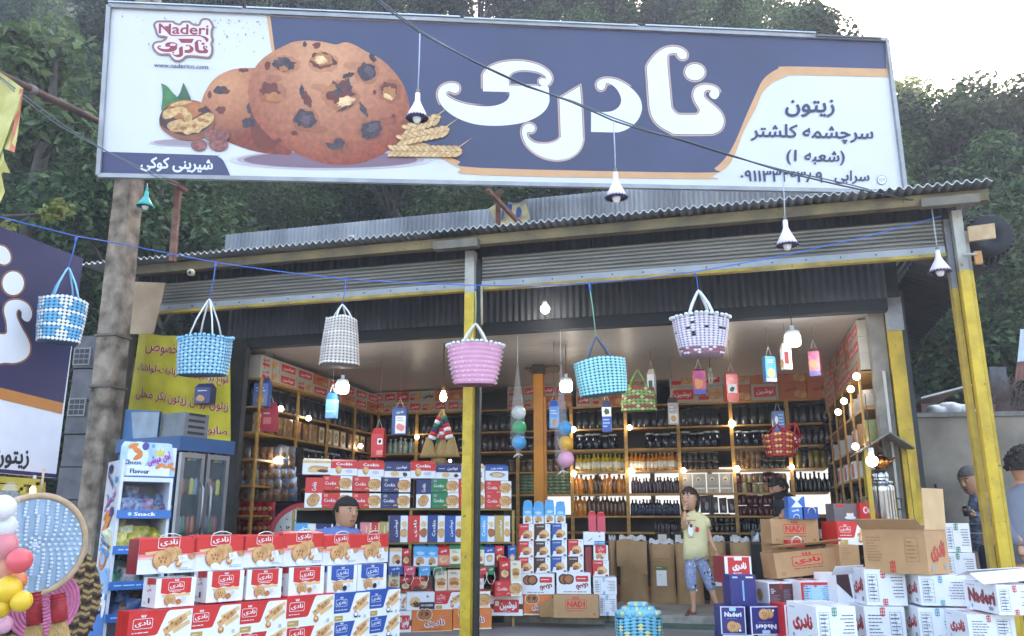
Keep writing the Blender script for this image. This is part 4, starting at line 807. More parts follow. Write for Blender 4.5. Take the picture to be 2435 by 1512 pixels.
for (q, c, v, lb) in (((278, 815, 393, 1030), RED, 1, 'red cookie box standing on end at the left end of the rack top'), ((390, 926, 603, 1033), RED, 0, 'red cookie box lying low, first pair from the left on the rack top'), ((607, 933, 808, 1037), RED, 0, 'red cookie box lying low, second pair from the left on the rack top'), ((812, 938, 1015, 1041), NAVY, 0, 'navy cookie box lying low, third pair on the rack top'), ((1062, 843, 1163, 1047), NAVY, 1, 'navy cookie box standing on end in the middle of the rack top'), ((1166, 942, 1360, 1050), GREEN, 0, 'lower green cookie box on the rack top'), ((1362, 945, 1546, 1055), RED, 0, 'red cookie box lying low, just behind the yellow post on the rack top'), ((1549, 955, 1735, 1058), RED, 0, 'red cookie box lying low at the right end of the rack top')):
    dsz(ZA, q, zs1, .22, lb, 'biscuit box', name='biscuit_box', body=c, front=lambda f, c=c, v=v: p_cookie(f, c, v))
for (q, c, lb) in (((398, 820, 606, 925), RED, 'red cookie box stacked on the first pair from the left on the rack top'), ((612, 826, 810, 932), RED, 'red cookie box stacked on the second pair from the left on the rack top'), ((818, 833, 1018, 937), NAVY, 'navy cookie box stacked on the navy pair on the rack top'), ((1166, 841, 1360, 941), GREEN, 'upper green cookie box on the rack top'), ((1362, 845, 1545, 944), RED, 'red cookie box stacked just behind the yellow post on the rack top'), ((1549, 857, 1735, 954), RED, 'red cookie box stacked at the right end of the rack top')):
    ds(ZA, q, .22, lb, 'biscuit box', name='biscuit_box', body=c, front=lambda f, c=c: p_cookie(f, c))
for (q, fn, tm, lb) in (((257, 695, 455, 812), p_whitecake, CREAM, 'cream cake bag at the left end of the top row on the rack'), ((455, 700, 643, 820), p_capbag, RED, 'red topped bag on the rack, second in the top row'), ((647, 706, 832, 828), p_capbag, RED, 'red topped bag on the rack, third in the top row'), ((836, 715, 1018, 834), p_navybag, NAVY, 'navy bag on the rack, fourth in the top row'), ((1020, 712, 1198, 840), p_capbag, RED, 'red topped bag on the rack, fifth in the top row'), ((1200, 725, 1378, 842), p_navybag, NAVY, 'navy bag on the rack under the straw brooms'), ((1380, 732, 1545, 848), p_whitecake, CREAM, 'cream bag on the rack top behind the yellow post'), ((1549, 735, 1713, 856), p_bluew, BLUE, 'blue topped bag at the right end of the top row on the rack')):
    ds(ZA, q, .16, lb, 'bag', kind='bag', name='carrier_bag', body=PAPER, topm=tm, front=fn, k=.86)
PO = [((205, 1072, 300, 1215), SKYBLUE, 'light blue'), ((302, 1078, 352, 1215), WHITE, 'white'), ((352, 1078, 470, 1215), NAVY, 'navy'), ((520, 1080, 640, 1215), DKBROWN, 'dark brown'), ((668, 1082, 740, 1228), LRED, 'pale pink'), ((743, 1086, 797, 1232), RED, 'narrow red'), ((800, 1088, 862, 1236), GOLD, 'tan'), ((872, 1085, 998, 1282), NAVY, 'navy'), ((1004, 1090, 1138, 1285), RED, 'red'), ((1140, 1090, 1260, 1286), M('24407f', .4, .1), 'blue'), ((1263, 1094, 1388, 1286), BLUE, 'bright blue'), ((1400, 1097, 1488, 1288), PINK, 'pink'), ((1490, 1099, 1616, 1288), SKYBLUE, 'sky blue'), ((1618, 1100, 1726, 1291), GOLD, 'gold')]
for i, (q, c, cn) in enumerate(PO):
    dsz(ZA, q, zs2, .2, '%s upright snack pouch, %s from the left on the second board of the rack' % (cn, ORD[i]), 'snack pouch', kind='bag', name='snack_pouch', body=PAPER, topm=c, group='upright pouches on the second board', front=p_pouch(c, .6 if i > 6 else .9, BISC if i % 2 else BISC_D, ('Cookie', 'نوشین', 'نادی')[i % 3]), k=.96)
R3 = [((30, 640, 145, 818), p_whitecake, WHITE, PAPER, 'white cake box at the left end of the third board', 0), ((150, 650, 225, 820), p_redbag, RED, DKRED, 'dark red pack beside the white cake box on the third board', 0), ((262, 610, 383, 824), p_milk, SKYBLUE, WHITE, 'blue gable bag with a picture of a biscuit, first of two on the third board', 1), ((386, 618, 490, 824), p_milk, SKYBLUE, WHITE, 'blue gable bag with a picture of a biscuit, second of two on the third board', 1), ((492, 622, 602, 826), p_redbag, RED, LRED, 'red gable bag right of the two blue ones on the third board', 1), ((606, 605, 713, 826), p_green, GREEN, CREAM, 'cream bag with a green top on the third board, left of the post', 1), ((720, 640, 860, 826), p_cream, GOLD, CREAM, 'cream pack on the third board behind the yellow post', 0), ((866, 620, 938, 828), p_green, GREEN, CREAM, 'narrow cream bag with a green top on the third board, right of the post', 1), ((940, 628, 1038, 830), p_bluew, BLUE, WHITE, 'blue and white gable bag on the third board, right of the post', 1), ((1042, 645, 1130, 832), p_redbag, DKRED, DKRED, 'dark red pack in the shade at the right end of the third board', 0), ((1165, 648, 1245, 835), p_bluew, BLUE, BLUE, 'blue plush faced pack at the right end of the third board', 0)]
for (q, fn, tm, bd, lb, h) in R3: dsz(ZB, q, zs3, .17, lb, 'bag' if h else 'snack pack', kind='bag' if h else 'carton', name='carrier_bag' if h else 'snack_pack', body=bd, front=fn, **(dict(topm=tm, hd=1, k=.86) if h else {}))
R4 = [((20, 880, 125, 1060), p_cream, CREAM, 'cream biscuit box at the left end of the fourth board'), ((130, 920, 230, 1062), p_redbag, DKBROWN, 'dark brown pack on the fourth board behind the pink bag'), ((236, 920, 440, 1062), p_cube, COFFEE, 'dark coffee coloured pack on the fourth board behind the light blue bag'), ((467, 868, 580, 1058), p_cream, CREAM, 'cream biscuit box in the middle of the fourth board'), ((586, 862, 714, 1058), p_cream, M('d9cdb6', .5, .1), 'cream biscuit box with a dark handle, left of the post on the fourth board'), ((760, 880, 935, 1062), p_redbag, WHITE, 'white and red pack on the fourth board behind the post')]
for (q, fn, bd, lb) in R4: dsz(ZB, q, zs4, .16, lb, 'biscuit box', name='biscuit_box', body=bd, front=fn)
for (q, c, lb) in (((10, 828, 150, 905), BLUE, 'blue bag lying on its side at the left under the third board'), ((160, 826, 270, 912), PINK, 'pink bag lying on its side with a hanging white handle'), ((303, 832, 414, 915), SKYBLUE, 'light blue bag lying on its side with a hanging white handle'), ((418, 830, 560, 868), GREEN, 'dark green bag lying on its side under the third board'), ((868, 835, 960, 905), RED, 'red bag lying on its side right of the post'), ((962, 835, 1025, 905), GREEN, 'green bag lying on its side at the right of the rack')):
    o = ds(ZB, q, .15, lb, 'bag', name='carrier_bag', body=c, b=-.05, front=lambda f: f.text('نادی', f.A * .5, .72, f.A * .5, WHITE, .3, .05))
    m = MB(); hh = .13; p = [(-.035, -.004, .02), (-.045, -.015, -.03), (-.02, -.015, -hh * .6), (.01, -.015, -hh * .65), (.035, -.012, -.03), (.03, -.004, .02)]; m.tube(p, .0035, ROPE, 5)
    m.build('handle', o)
for (q, dp, lb, kw) in (((97, 1092, 175, 1232), .2, 'white and blue biscuit box partly hidden at the left of the rack foot', dict(body=WHITE, front=lambda f: p_diag(f, NAVY))), ((180, 1072, 445, 1236), .22, 'flat white biscuit box with black corner label above the orange cartons', dict(body=PAPER, front=p_noosh_w)), ((448, 1066, 714, 1228), .22, 'red and white biscuit box above the orange cartons left of the post', dict(body=RED, front=p_diag)), ((718, 1064, 975, 1218), .22, 'red cookie box behind the yellow post, just above the orange cartons', dict(body=RED, front=p_cookie)),
                         ((97, 1246, 222, 1452), .3, 'white carton with a red label standing left of the orange cartons', dict(body=WHITE, front=p_nooshin)), ((230, 1238, 611, 1444), .3, 'orange cookie carton on the ground left of the yellow post', dict(body=ORANGE, front=p_orange)), ((618, 1222, 985, 1416), .3, 'orange cookie carton on the ground behind the yellow post', dict(body=ORANGE, front=p_orange)), ((1020, 965, 1275, 1106), .22, 'red cookie box lying at the right foot of the rack under the pink bag', dict(body=RED, front=p_cookie))):
    ds(ZB, q, dp, lb, 'carton' if dp > .25 else 'biscuit box', name='carton' if dp > .25 else 'biscuit_box', b=-.12 if dp > .25 else -.1, **kw)
ds(ZB, (1062, 740, 1165, 960), .16, 'pink red gable bag with a big handle standing on a red cookie box', 'bag', kind='bag', name='carrier_bag', body=DKRED, topm=RED, front=p_redbag, hd=1, k=.84, b=-.1)
ds(ZB, (1167, 772, 1268, 962), .16, 'cream biscuit box standing beside the pink red gable bag', 'biscuit box', name='biscuit_box', body=CREAM, front=p_cream, b=-.1)
# stack on the edge of the raised floor
pst = onz(*ZB(1285, 1305), .1); ST_ = PL(pst, R(-3))
def st(Z, q, dp, label, cat, **kw): return put(ST_, Z, *q, dp, label, cat, **kw)
st(ZB, (988, 1108, 1310, 1306), .24, 'white carton with a brown band and red label on the step', 'carton', body=WHITE, front=p_nooshin)
st(ZB, (1313, 1102, 1590, 1300), .24, 'orange cookie carton on the step behind the brown carton', 'carton', body=ORANGE, front=p_orange)
o = st(ZB, (1600, 1092, 2036, 1312), .26, 'brown carton lettered NADI lying on the step with its left flap open', 'carton', body=CARD, front=lambda f: p_brown(f, 'NADI'), b=-.12)
m = MB(); m.add([(-.0, 0, .0), (-.12, -.05, .0), (-.13, -.04, .10), (0, 0, .16), (.004, 0, .0), (-.116, -.055, 0), (-.126, -.045, .10), (.004, 0, .16)], [(0, 1, 2, 3), (7, 6, 5, 4), (0, 4, 5, 1), (1, 5, 6, 2), (2, 6, 7, 3)], CARD_D)
fl_ = m.build('flap', o); fl_.location = (-(ST_.st(*ZB(2036, 1312))[0] - ST_.st(*ZB(1600, 1092))[0]) / 2, 0, .01)
st(ZB, (1284, 898, 1616, 1100), .24, 'white cookie carton printed upside down, left one under the cube boxes', 'carton', body=PAPER, front=p_naderi_inv)
st(ZB, (1630, 886, 1966, 1095), .24, 'white cookie carton printed upside down, right one above the brown carton', 'carton', body=PAPER, front=p_naderi_inv)
st(ZB, (1985, 935, 2215, 1102), .24, 'upper white carton with pale blue marks beside the brown carton', 'carton', body=PAPER, front=lambda f: p_ship(f, SKYBLUE)); st(ZB, (2040, 1104, 2215, 1306), .24, 'lower white carton with pale blue marks beside the brown carton', 'carton', body=PAPER, front=lambda f: p_ship(f, SKYBLUE))
gC = 'cube boxes stacked on the step'
for (q, c, lb) in (((1272, 423, 1418, 588), RED, 'red and white cube box, top of the left column on the step'), ((1268, 590, 1416, 744), RED, 'red and white cube box, middle of the left column on the step'), ((1268, 746, 1416, 897), RED, 'red and white cube box, bottom of the left column on the step'), ((1426, 424, 1576, 587), DKBROWN, 'black and white cube box, top of the second column on the step'), ((1424, 589, 1576, 744), DKBROWN, 'black and white cube box, middle of the second column on the step'), ((1424, 746, 1577, 896), DKBROWN, 'black and white cube box, bottom of the second column on the step'), ((1582, 418, 1736, 577), BLUE, 'blue and white cube box, top of the third column on the step'), ((1580, 579, 1736, 734), BLUE, 'blue and white cube box, middle of the third column on the step'), ((1580, 736, 1736, 888), BLUE, 'blue and white cube box, bottom of the third column on the step'), ((1741, 572, 1896, 735), RED, 'red and white cube box, top of the fourth column on the step'), ((1741, 737, 1896, 886), DKBROWN, 'black and white cube box, bottom of the fourth column on the step'), ((1976, 774, 2140, 930), RED, 'red and white cube box at the right end of the stack on the step')):
    st(ZB, q, .2, lb, 'biscuit box', name='biscuit_box', body=WHITE, group=gC, front=lambda f, c=c: p_cube(f, c), left=lambda f, c=c: (f.rect(0, 0, f.A, 1, c), f.ell(f.A * .5, .4, .2, .2, BISC, 10)))
st(ZB, (1985, 628, 2132, 772), .2, 'white cube carton with red banner at the right end of the step stack', 'carton', body=WHITE, front=p_wcarton, left=lambda f: f.rect(0, 0, f.A * .6, 1, GREEN))
st(ZB, (1890, 498, 2102, 624), .2, 'flat white biscuit box with a blue corner label under the pink bags', 'biscuit box', name='biscuit_box', body=PAPER, front=p_noosh_b)
st(ZB, (1905, 640, 1975, 930), .15, 'narrow red box squeezed in at the right of the cube boxes', 'biscuit box', name='biscuit_box', body=DKRED)
for i, q in enumerate(((1308, 198, 1404, 420), (1406, 210, 1512, 420), (1515, 190, 1616, 416), (1618, 208, 1722, 418))):
    st(ZB, q, .13, '%s blue and white gable bag from the left on top of the cube boxes' % ORD[i], 'bag', kind='bag', name='carrier_bag', body=PAPER, topm=SKYBLUE, front=p_milk, hd=1, k=.72, group='blue gable bags on the cube boxes', side=lambda f: f.rect(0, .5, f.A, 1, LBLUE))
for i, q in enumerate(((1936, 300, 2017, 500), (2020, 310, 2106, 506))):
    st(ZB, q, .12, ('plain pink red gable bag, left of a pair on the flat white box', 'pink red gable bag with looped handle, right of the pair')[i], 'bag', kind='bag', name='carrier_bag', body=M('cf4257', .35, .15), topm=M('d3283a', .35, .1), hd=1, k=.8)
# ================================================================== right hand pile of cartons
def rb(Z, q, d, yaw, dp, label, cat='carton', **kw):
    P = plane_at(Z, q[0], q[3], d, yaw); return put(P, Z, *q, dp, label, cat, **kw)
TEAL, TGRN = M('3f9fb4', .5), M('2f8f6a', .5)
def ship(q, d, yaw, dp, label, c, flip=False, latin=False): return rb(ZI, q, d, yaw, dp, label, body=PAPER, front=lambda f: p_ship(f, c, flip), left=lambda f: p_shipside(f, latin), top=p_shiptop(c))
ship((1150, 715, 1510, 1008), 5.75, -5, .30, 'white carton with red tape directly under the big open brown carton', RED)
ship((1150, 1012, 1510, 1330), 5.73, -5, .30, 'white carton with red tape and English lines, second below the open brown carton', RED, True)
ship((1585, 762, 2000, 1012), 5.55, -10, .34, 'white carton with teal tape and rounded table print, upper of the two', TEAL)
ship((1580, 1022, 1960, 1300), 5.55, -10, .34, 'white carton with teal tape and rounded table print, lower of the two', TEAL)
o = ship((2205, 838, 2560, 1085), 5.0, -5, .42, 'white carton with red Latin lettering and lifted lid flaps at the right edge', RED, False, True)
m = MB(); wq = .2; m.obox((-.17, .02, .168), (.33, 0, .03), (0, .16, .05), (0, 0, .004), PAPER); m.obox((-.17, .20, .235), (.33, 0, .02), (0, .18, -.04), (0, 0, .004), PAPER); m.build('flap', o)
ship((1975, 1075, 2390, 1330), 5.15, -8, .36, 'white carton under the lettered one in the bottom right corner', RED, True)
ship((765, 1015, 1115, 1330), 5.2, 6, .42, 'white carton with green tape standing lowest at the front of the right pile', TGRN)
ship((1790, 345, 2022, 580), 6.3, -18, .3, 'small white carton with green tape, upper of two behind the big open brown carton', TGRN)
ship((1785, 584, 2070, 800), 6.25, -18, .3, 'white carton with green tape, lower of two behind the big open brown carton', TGRN)
def opened(o, wd, dp, ht, fr=1, rt=1, lf=0, mat=CARD):
    if fr: m = MB(); m.obox((-wd / 2, 0, ht), (wd, 0, 0), (0, -dp * .3, dp * .22), (0, 0, .004), mat); m.build('flap', o)
    if rt: m = MB(); m.obox((wd / 2, 0.002, ht), (.012, 0, ht * .95), (0, dp - .004, 0), (.004, 0, 0), M('c8a67c', .75, .1)); m.build('flap', o)
    if lf: m = MB(); m.obox((-wd / 2, 0, ht), (-wd * .12, 0, .03), (0, dp, 0), (0, 0, .004), mat); m.build('flap', o)
o = rb(ZI, (1130, 395, 1678, 762), 5.85, -52, .30, 'big open brown carton with its right flap standing up, on top of the white cartons', body=CARD, front=p_brownlong, right=lambda f: p_shipside(f), open_top=True, inside=CARD_D)
P_ = plane_at(ZI, 1130, 762, 5.85, -52); q0, q1 = P_.st(*ZI(1130, 395)), P_.st(*ZI(1678, 762)); opened(o, q1[0] - q0[0], .30, q0[1] - q1[1])
wB, hB = q1[0] - q0[0], q0[1] - q1[1]
m = MB(); m.obox((-wB * .3, .03, hB * .9), (wB * .7, 0, 0), (0, .24, 0), (0, 0, .06), PAPER); m.obox((-wB * .02, .03, hB * .9 + .061), (.05, 0, 0), (0, .24, 0), (0, 0, .002), M('9fb2ae', .4)); ib = m.build('carton'); ib.location = o.location; ib.rotation_euler = o.rotation_euler; tag(ib, 'flat white taped box packed inside the big open brown carton', 'carton')
rb(ZI, (400, 312, 800, 512), 6.6, 0, .28, 'brown carton lettered NADI standing at the back of the right pile', body=CARD, front=lambda f: p_brown(f, 'NADI'))
o = rb(ZI, (440, 560, 985, 762), 6.35, 4, .28, 'tilted open brown carton with a red Persian logo, in front of the NADI carton', body=CARD, front=lambda f: p_brown(f, 'نادی'), open_top=True, inside=CARD_D)
o.rotation_euler = (0, R(-5.5), R(4)); m = MB(); m.obox((-.27, -.002, .218), (.54, 0, 0), (0, -.05, .02), (0, 0, .004), CARD); m.build('flap', o)
rb(ZI, (412, 500, 560, 800), 6.75, 0, .28, 'brown carton half hidden under the NADI carton', body=CARD)
rb(ZI, (950, 520, 1130, 720), 6.3, 0, .26, 'brown carton half hidden left of the big open carton', body=CARD, front=lambda f: f.bars(f.A * .1, .4, f.A * .6, .9, 6, CARD_D, th=.3))
o = rb(ZI, (540, 480, 680, 540), 6.42, 0, .1, 'small red bag with a white string tucked into the tilted brown carton', 'bag', name='carrier_bag', body=RED); handle(o, .2, .03, -.003, ROPE, .006, .05)
rb(ZI, (930, 330, 1240, 520), 6.45, 8, .24, 'red and white biscuit box leaning behind the big open brown carton', 'biscuit box', name='biscuit_box', body=RED, front=p_diag)
rb(ZI, (1236, 322, 1340, 420), 6.5, 8, .24, 'smaller red and white biscuit box right of the leaning one', 'biscuit box', name='biscuit_box', body=RED, front=p_diag)
o = rb(ZI, (545, 225, 665, 312), 6.55, 0, .12, 'blue and white gift bag with a looped white string on the NADI carton, left one', 'bag', name='carrier_bag', body=M('2f6fbd', .35, .15), front=lambda f: f.text('نادی', f.A * .5, .8, f.A * .5, WHITE, .25, .05)); handle(o, .13, .0, -.004, ROPE, .004, .035)
o = rb(ZI, (668, 215, 792, 312), 6.55, 0, .12, 'dark blue gift bag with a looped white string on the NADI carton, right one', 'bag', name='carrier_bag', body=M('1f4a97', .35, .15)); handle(o, .16, .04, -.004, ROPE, .004, .05)
o = rb(ZI, (540, 132, 685, 224), 6.6, 0, .10, 'blue bag with a white hourglass pattern lying on the two gift bags', 'bag', name='carrier_bag', body=M('2b5fb0', .35, .15), front=lambda f: (f.poly([(f.A * .15, 1), (f.A * .85, 1), (f.A * .55, .55), (f.A * .85, .05), (f.A * .15, .05), (f.A * .45, .55)], PAPER)))
rb(ZI, (300, 395, 420, 420), 6.9, 0, .1, 'flat dark tray behind the NADI carton', 'tray', name='tray', body=BLACK)
rb(ZI, (905, 188, 1112, 330), 6.9, 3, .16, 'grey box printed with a white cup of coffee, in front of the samovar', 'box', name='carton', body=GREYBOX, front=p_coffee)
rb(ZI, (1115, 183, 1250, 312), 6.85, 3, .12, 'red pack with white lettering left of the samovar', 'pack', name='snack_pack', body=RED, front=lambda f: (f.ell(f.A * .35, .55, .16, .22, WHITE, 12), f.ell(f.A * .38, .55, .1, .14, RED, 12), f.ell(f.A * .65, .5, .12, .16, WHITE, 10)))
rb(ZI, (800, 395, 890, 470), 6.7, 0, .14, 'blue and white biscuit box behind the brown cartons', 'biscuit box', name='biscuit_box', body=WHITE, front=lambda f: p_diag(f, BLUE))
rb(ZI, (380, 822, 592, 1000), 6.2, 10, .3, 'dark maroon and white carton behind the purple box', body=WHITE, front=p_crema, left=lambda f: cookie(f, f.A * .55, .4, .28))
o = rb(ZI, (642, 812, 918, 1000), 6.1, 6, .3, 'white carton with a red bordered label and red tape, right of the maroon one', body=WHITE, front=lambda f: (f.rect(0, 0, f.A, .96, RED), f.rrect(f.A * .08, 0, f.A * .93, .84, .1, PALEBLUE), p_ship(f, RED)), top=lambda f: (f.rect(f.A * .15, .3, f.A * .42, .7, RED), f.rect(f.A * .55, .3, f.A * .8, .7, RED)))
o = rb(ZI, (925, 755, 1085, 1000), 6.0, 10, .3, 'white carton with torn open flaps left of the red taped one', body=WHITE, front=lambda f: f.poly([(0, .7), (f.A * .9, .2), (f.A * .75, 1), (0, 1)], M('4a2a2e', .6, .2)))
m = MB(); m.obox((-.1, -.002, .2), (.22, 0, .01), (0, -.06, .06), (0, 0, .004), PAPER); m.build('flap', o)
rb(ZI, (30, 612, 262, 826), 6.3, 10, .2, 'red and white carton with white Persian lettering on top of the purple box', body=RED, front=p_redtop, left=lambda f: f.rect(0, 0, f.A, 1, DKRED))
rb(ZI, (75, 760, 300, 1012), 6.15, 0, .22, 'purple box standing with a pale blue stripe down its back', 'biscuit box', name='biscuit_box', body=PURP, front=p_purpback)
rb(ZI, (-4, 1012, 214, 1238), 6.05, -2, .22, 'purple biscuit box lettered Naderi, left of the two at the front of the step', 'biscuit box', name='biscuit_box', body=PURP, front=p_purple)
rb(ZI, (236, 1012, 496, 1238), 6.0, 4, .22, 'purple biscuit box lettered upside down, right of the two at the front of the step', 'biscuit box', name='biscuit_box', body=PURP, front=lambda f: p_purple(f, True))
rb(ZI, (20, 1240, 285, 1480), 6.0, 0, .24, 'purple biscuit box under the two Naderi ones', 'biscuit box', name='biscuit_box', body=PURP, front=p_purple)
rb(ZI, (300, 1240, 500, 1480), 6.02, 0, .24, 'purple biscuit box under the upside down one', 'biscuit box', name='biscuit_box', body=PURP, front=p_purple)
rb(ZI, (510, 1000, 640, 1245), 5.9, 6, .24, 'red and white biscuit box half hidden behind the green taped carton', 'biscuit box', name='biscuit_box', body=RED, front=p_redtop)
rb(ZI, (512, 1247, 660, 1480), 5.9, 6, .24, 'lower red biscuit box half hidden behind the green taped carton', 'biscuit box', name='biscuit_box', body=RED, front=p_redtop)
# ================================================================== inside the shop: shelving and stock
SH = M('a97c38', .5, .25, 5, grain=(.6, 4, 4), h2='bd9048'); JARK = M('15171f', .25, .3, 20); LID = M('20232b', .35, .2); DARKGL = M('141a2c', .12, .3); OIL1 = M('a98d1c', .12, .3, 30, h2='d0b83a'); OIL2 = M('b5671a', .12, .3, 30, h2='d98a26'); PURG = M('35202f', .15, .3); BLKG = M('12141f', .12, .2)
JB = M('6d4a2c', .2, .4, 25, h2='8c6a48'); JR = M('3d141c', .2, .3, 25, h2='5a2028'); JG = M('7d7a52', .3, .3, 25, h2='9a9468'); LABEL = M('d9d4c4', .5, .1); METL = M('8a8578', .35, .1, metal=.6); GPACK = M('5c6f50', .4, .3, 20, h2='7d9070'); CLEARB = M('8fa39d', .1, .25, 20)
BF = FR(4.08)
def zof(P, Z, x, y): return P.st(*Z(x, y))[1]
ZS = [zof(BF, ZE, 900, 515), zof(BF, ZE, 900, 712), zof(BF, ZE, 900, 893), zof(BF, ZE, 900, 1082), zof(BF, ZE, 900, 1281), zof(BF, ZE, 900, 1476), zof(BF, ZH, 560, 640) - .02]
print('SHELF Z', [round(z, 2) for z in ZS])
aL, aR = -2.75, 3.5
bs = thing('shelf_unit', W(0, 4.25, 0), 'long yellow wooden shelving along the whole back wall full of jars and bottles', 'shelving')
for z in ZS: m = MB(); slab(m, aL, aR - .25, 4.07, 4.5, z - .022, z - .001, SH); m.build('shelf', bs, origin=PW(bs))
for (Z, x, y) in ((ZA, 738, 600), (ZA, 1065, 600), (ZA, 1500, 600), (ZE, 100, 1000), (ZE, 570, 1000), (ZE, 1048, 1000), (ZE, 1510, 1000), (ZG, 310, 800), (ZG, 770, 800), (ZG, 1200, 800)):
    a = BF.st(*Z(x, y))[0]; m = MB(); slab(m, a - .022, a + .022, 4.05, 4.069, .1, ZS[0], SH); m.build('upright', bs, origin=PW(bs))
def lathe_thing(name, profs, label, cat, group, n=12, extra=None):
    "profs: list of (part or None, profile, material): the first is the body"
    m = MB()
    for pr, mt in profs: m.lathe(pr, mt, n)
    if extra: extra(m)
    me = m.build(name, mesh_only=True); return me
def bottle(h, r, glass, cap, lab=None, neck=.3):
    m = MB(); hs = h * (1 - neck)
    m.lathe([(r * .95, 0), (r, .01), (r, hs * .95), (r * .8, hs * 1.06), (r * .36, hs * 1.18), (r * .32, h * .97)], glass, 10); m.lathe([(r * .4, h * .93), (r * .4, h), (0, h)], cap, 8)
    if lab: m.lathe([(r * 1.02, hs * .2), (r * 1.02, hs * .75)], lab, 10)
    return m.build('bottle', mesh_only=True)
def jar(h, r, glass, lid, lab=None):
    m = MB(); m.lathe([(r * .94, 0), (r, .01), (r, h * .78), (r * .8, h * .86), (r * .78, h * .88)], glass, 12); m.lathe([(r * .84, h * .87), (r * .84, h * .98), (r * .7, h), (0, h)], lid, 12)
    if lab: m.lathe([(r * 1.02, h * .2), (r * 1.02, h * .6)], lab, 12)
    return m.build('jar', mesh_only=True)
CAN = jar(.255, .07, JARK, LID); CANR = jar(.255, .07, M('2a1a20', .25, .3), M('3a2022', .4)); J1 = jar(.20, .068, DARKGL, M('9aa0a6', .4, .1)); TALL = jar(.26, .055, M('231c22', .2, .3), LID); TALLY = jar(.25, .055, M('7d6a22', .2, .4), LID)
OB1 = bottle(.22, .034, OIL1, M('8fae3a', .4), LABEL); OB1b = bottle(.22, .034, OIL2, GOLD, LABEL); OB2 = bottle(.25, .045, OIL2, BLKG); OB2d = bottle(.25, .04, M('5a3a14', .12, .3), WHITE); PB = bottle(.20, .03, PURG, M('4a2a3a', .4)); BB = bottle(.24, .036, BLKG, BLKG, None, .38); BBl = bottle(.2, .03, M('1a2338', .12, .3), M('2a3448', .4), M('39445c', .4)); CB = bottle(.22, .042, CLEARB, M('c9cdd0', .4))
JS = jar(.115, .045, JB, METL); JSg = jar(.115, .045, JG, METL); JSr = jar(.125, .045, JR, LID); JSk = jar(.11, .043, M('2c2722', .2, .4), METL); JW = jar(.16, .055, M('5a4634', .2, .4), METL)
def inst(me, name, loc, yaw, label, cat, group, s=1):
    o = bpy.data.objects.new(name, me); COL.objects.link(o); o.location = loc; o.rotation_euler = (0, 0, yaw); o.scale = (s, s, s); return tag(o, label, cat, group)
def rowz(Z, x0, x1, y, z, n, me, name, label, cat, group, b=4.16, tiers=1, th=0, mix=None, P=None, s=1):
    a0 = BF.st(*Z(x0, y))[0]; a1 = BF.st(*Z(x1, y))[0]
    for t in range(tiers):
        for i in range(n):
            a = a0 + (a1 - a0) * (i + .5) / n + rng.uniform(-.008, .008); mm = rng.choice(mix) if mix else me
            inst(mm, name, W(a, b + rng.uniform(-.015, .015), z + t * th), rng.uniform(0, 6), label, cat, group, s * rng.uniform(.93, 1.05))
# --- dark canisters on the second level
for (Z, x0, x1, y, n) in ((ZA, 755, 1050, 500, 7), (ZA, 1080, 1390, 500, 8), (ZA, 1510, 1730, 500, 5), (ZE, 335, 555, 680, 4), (ZE, 590, 1030, 690, 7), (ZE, 1070, 1500, 690, 7), (ZE, 1520, 1850, 690, 6), (ZG, 320, 740, 690, 6), (ZG, 760, 1170, 690, 7)):
    rowz(Z, x0, x1, y, ZS[1], n, CAN, 'canister', 'black canister in the close row on the upper open shelf of the back wall', 'canister', 'black canisters on the upper open shelf')
for (Z, x0, x1, y, n, me) in ((ZE, 600, 960, 890, 5, J1), (ZE, 1220, 1500, 890, 4, J1), (ZE, 1530, 1850, 890, 5, J1), (ZG, 330, 630, 880, 4, J1)):
    rowz(Z, x0, x1, y, ZS[2], n, me, 'jar', 'dark pickle jar with a pale lid on the middle shelf of the back wall', 'jar', 'dark pickle jars on the middle shelf')
rowz(ZG, 775, 1180, 880, ZS[2], 8, TALL, 'jar', 'tall dark jar behind the hanging red baskets on the back wall', 'jar', 'tall dark jars behind the red baskets')
rowz(ZA, 840, 1060, 680, ZS[2], 6, CB, 'bottle', 'clear rosewater bottle on the shelf left of the straw brooms', 'bottle', 'clear bottles left of the brooms')
rowz(ZA, 1075, 1390, 680, ZS[2], 7, J1, 'jar', 'dark jar on the shelf behind the straw brooms', 'jar', 'dark jars behind the brooms', mix=[J1, CANR]); rowz(ZA, 1510, 1730, 650, ZS[2], 5, CANR, 'canister', 'reddish canister on the shelf right of the yellow middle post', 'canister', 'reddish canisters right of the yellow post')
rowz(ZE, 0, 230, 890, ZS[2], 4, J1, 'jar', 'dark jar behind the left ball net', 'jar', 'dark jars behind the left ball net'); rowz(ZE, 340, 550, 890, ZS[2], 4, CANR, 'canister', 'reddish canister between the orange pillar and the right ball net', 'canister', 'reddish canisters right of the orange pillar')
# --- oil and jars
rowz(ZE, 590, 1035, 1070, ZS[3], 12, OB1, 'bottle', 'olive oil bottle with yellow green oil left of the shelf upright', 'bottle', 'yellow green olive oil bottles'); rowz(ZE, 1075, 1505, 1070, ZS[3], 12, OB1b, 'bottle', 'olive oil bottle with amber oil and a pale label on the upper oil shelf', 'bottle', 'amber labelled oil bottles')
rowz(ZE, 1525, 1850, 1070, ZS[3], 6, JSk, 'jar', 'small dark olive jar in the double stack above the white boxes', 'jar', 'small dark olive jars above the white boxes', tiers=2, th=.113); rowz(ZG, 335, 550, 1070, ZS[3], 5, JS, 'jar', 'small tan jar in a double stack beside the red baskets', 'jar', 'small tan jars beside the red baskets', tiers=2, th=.118); rowz(ZG, 555, 760, 1070, ZS[3], 4, JSk, 'jar', 'small brown jar in a double stack under the red baskets', 'jar', 'small brown jars under the red baskets', tiers=2, th=.118)
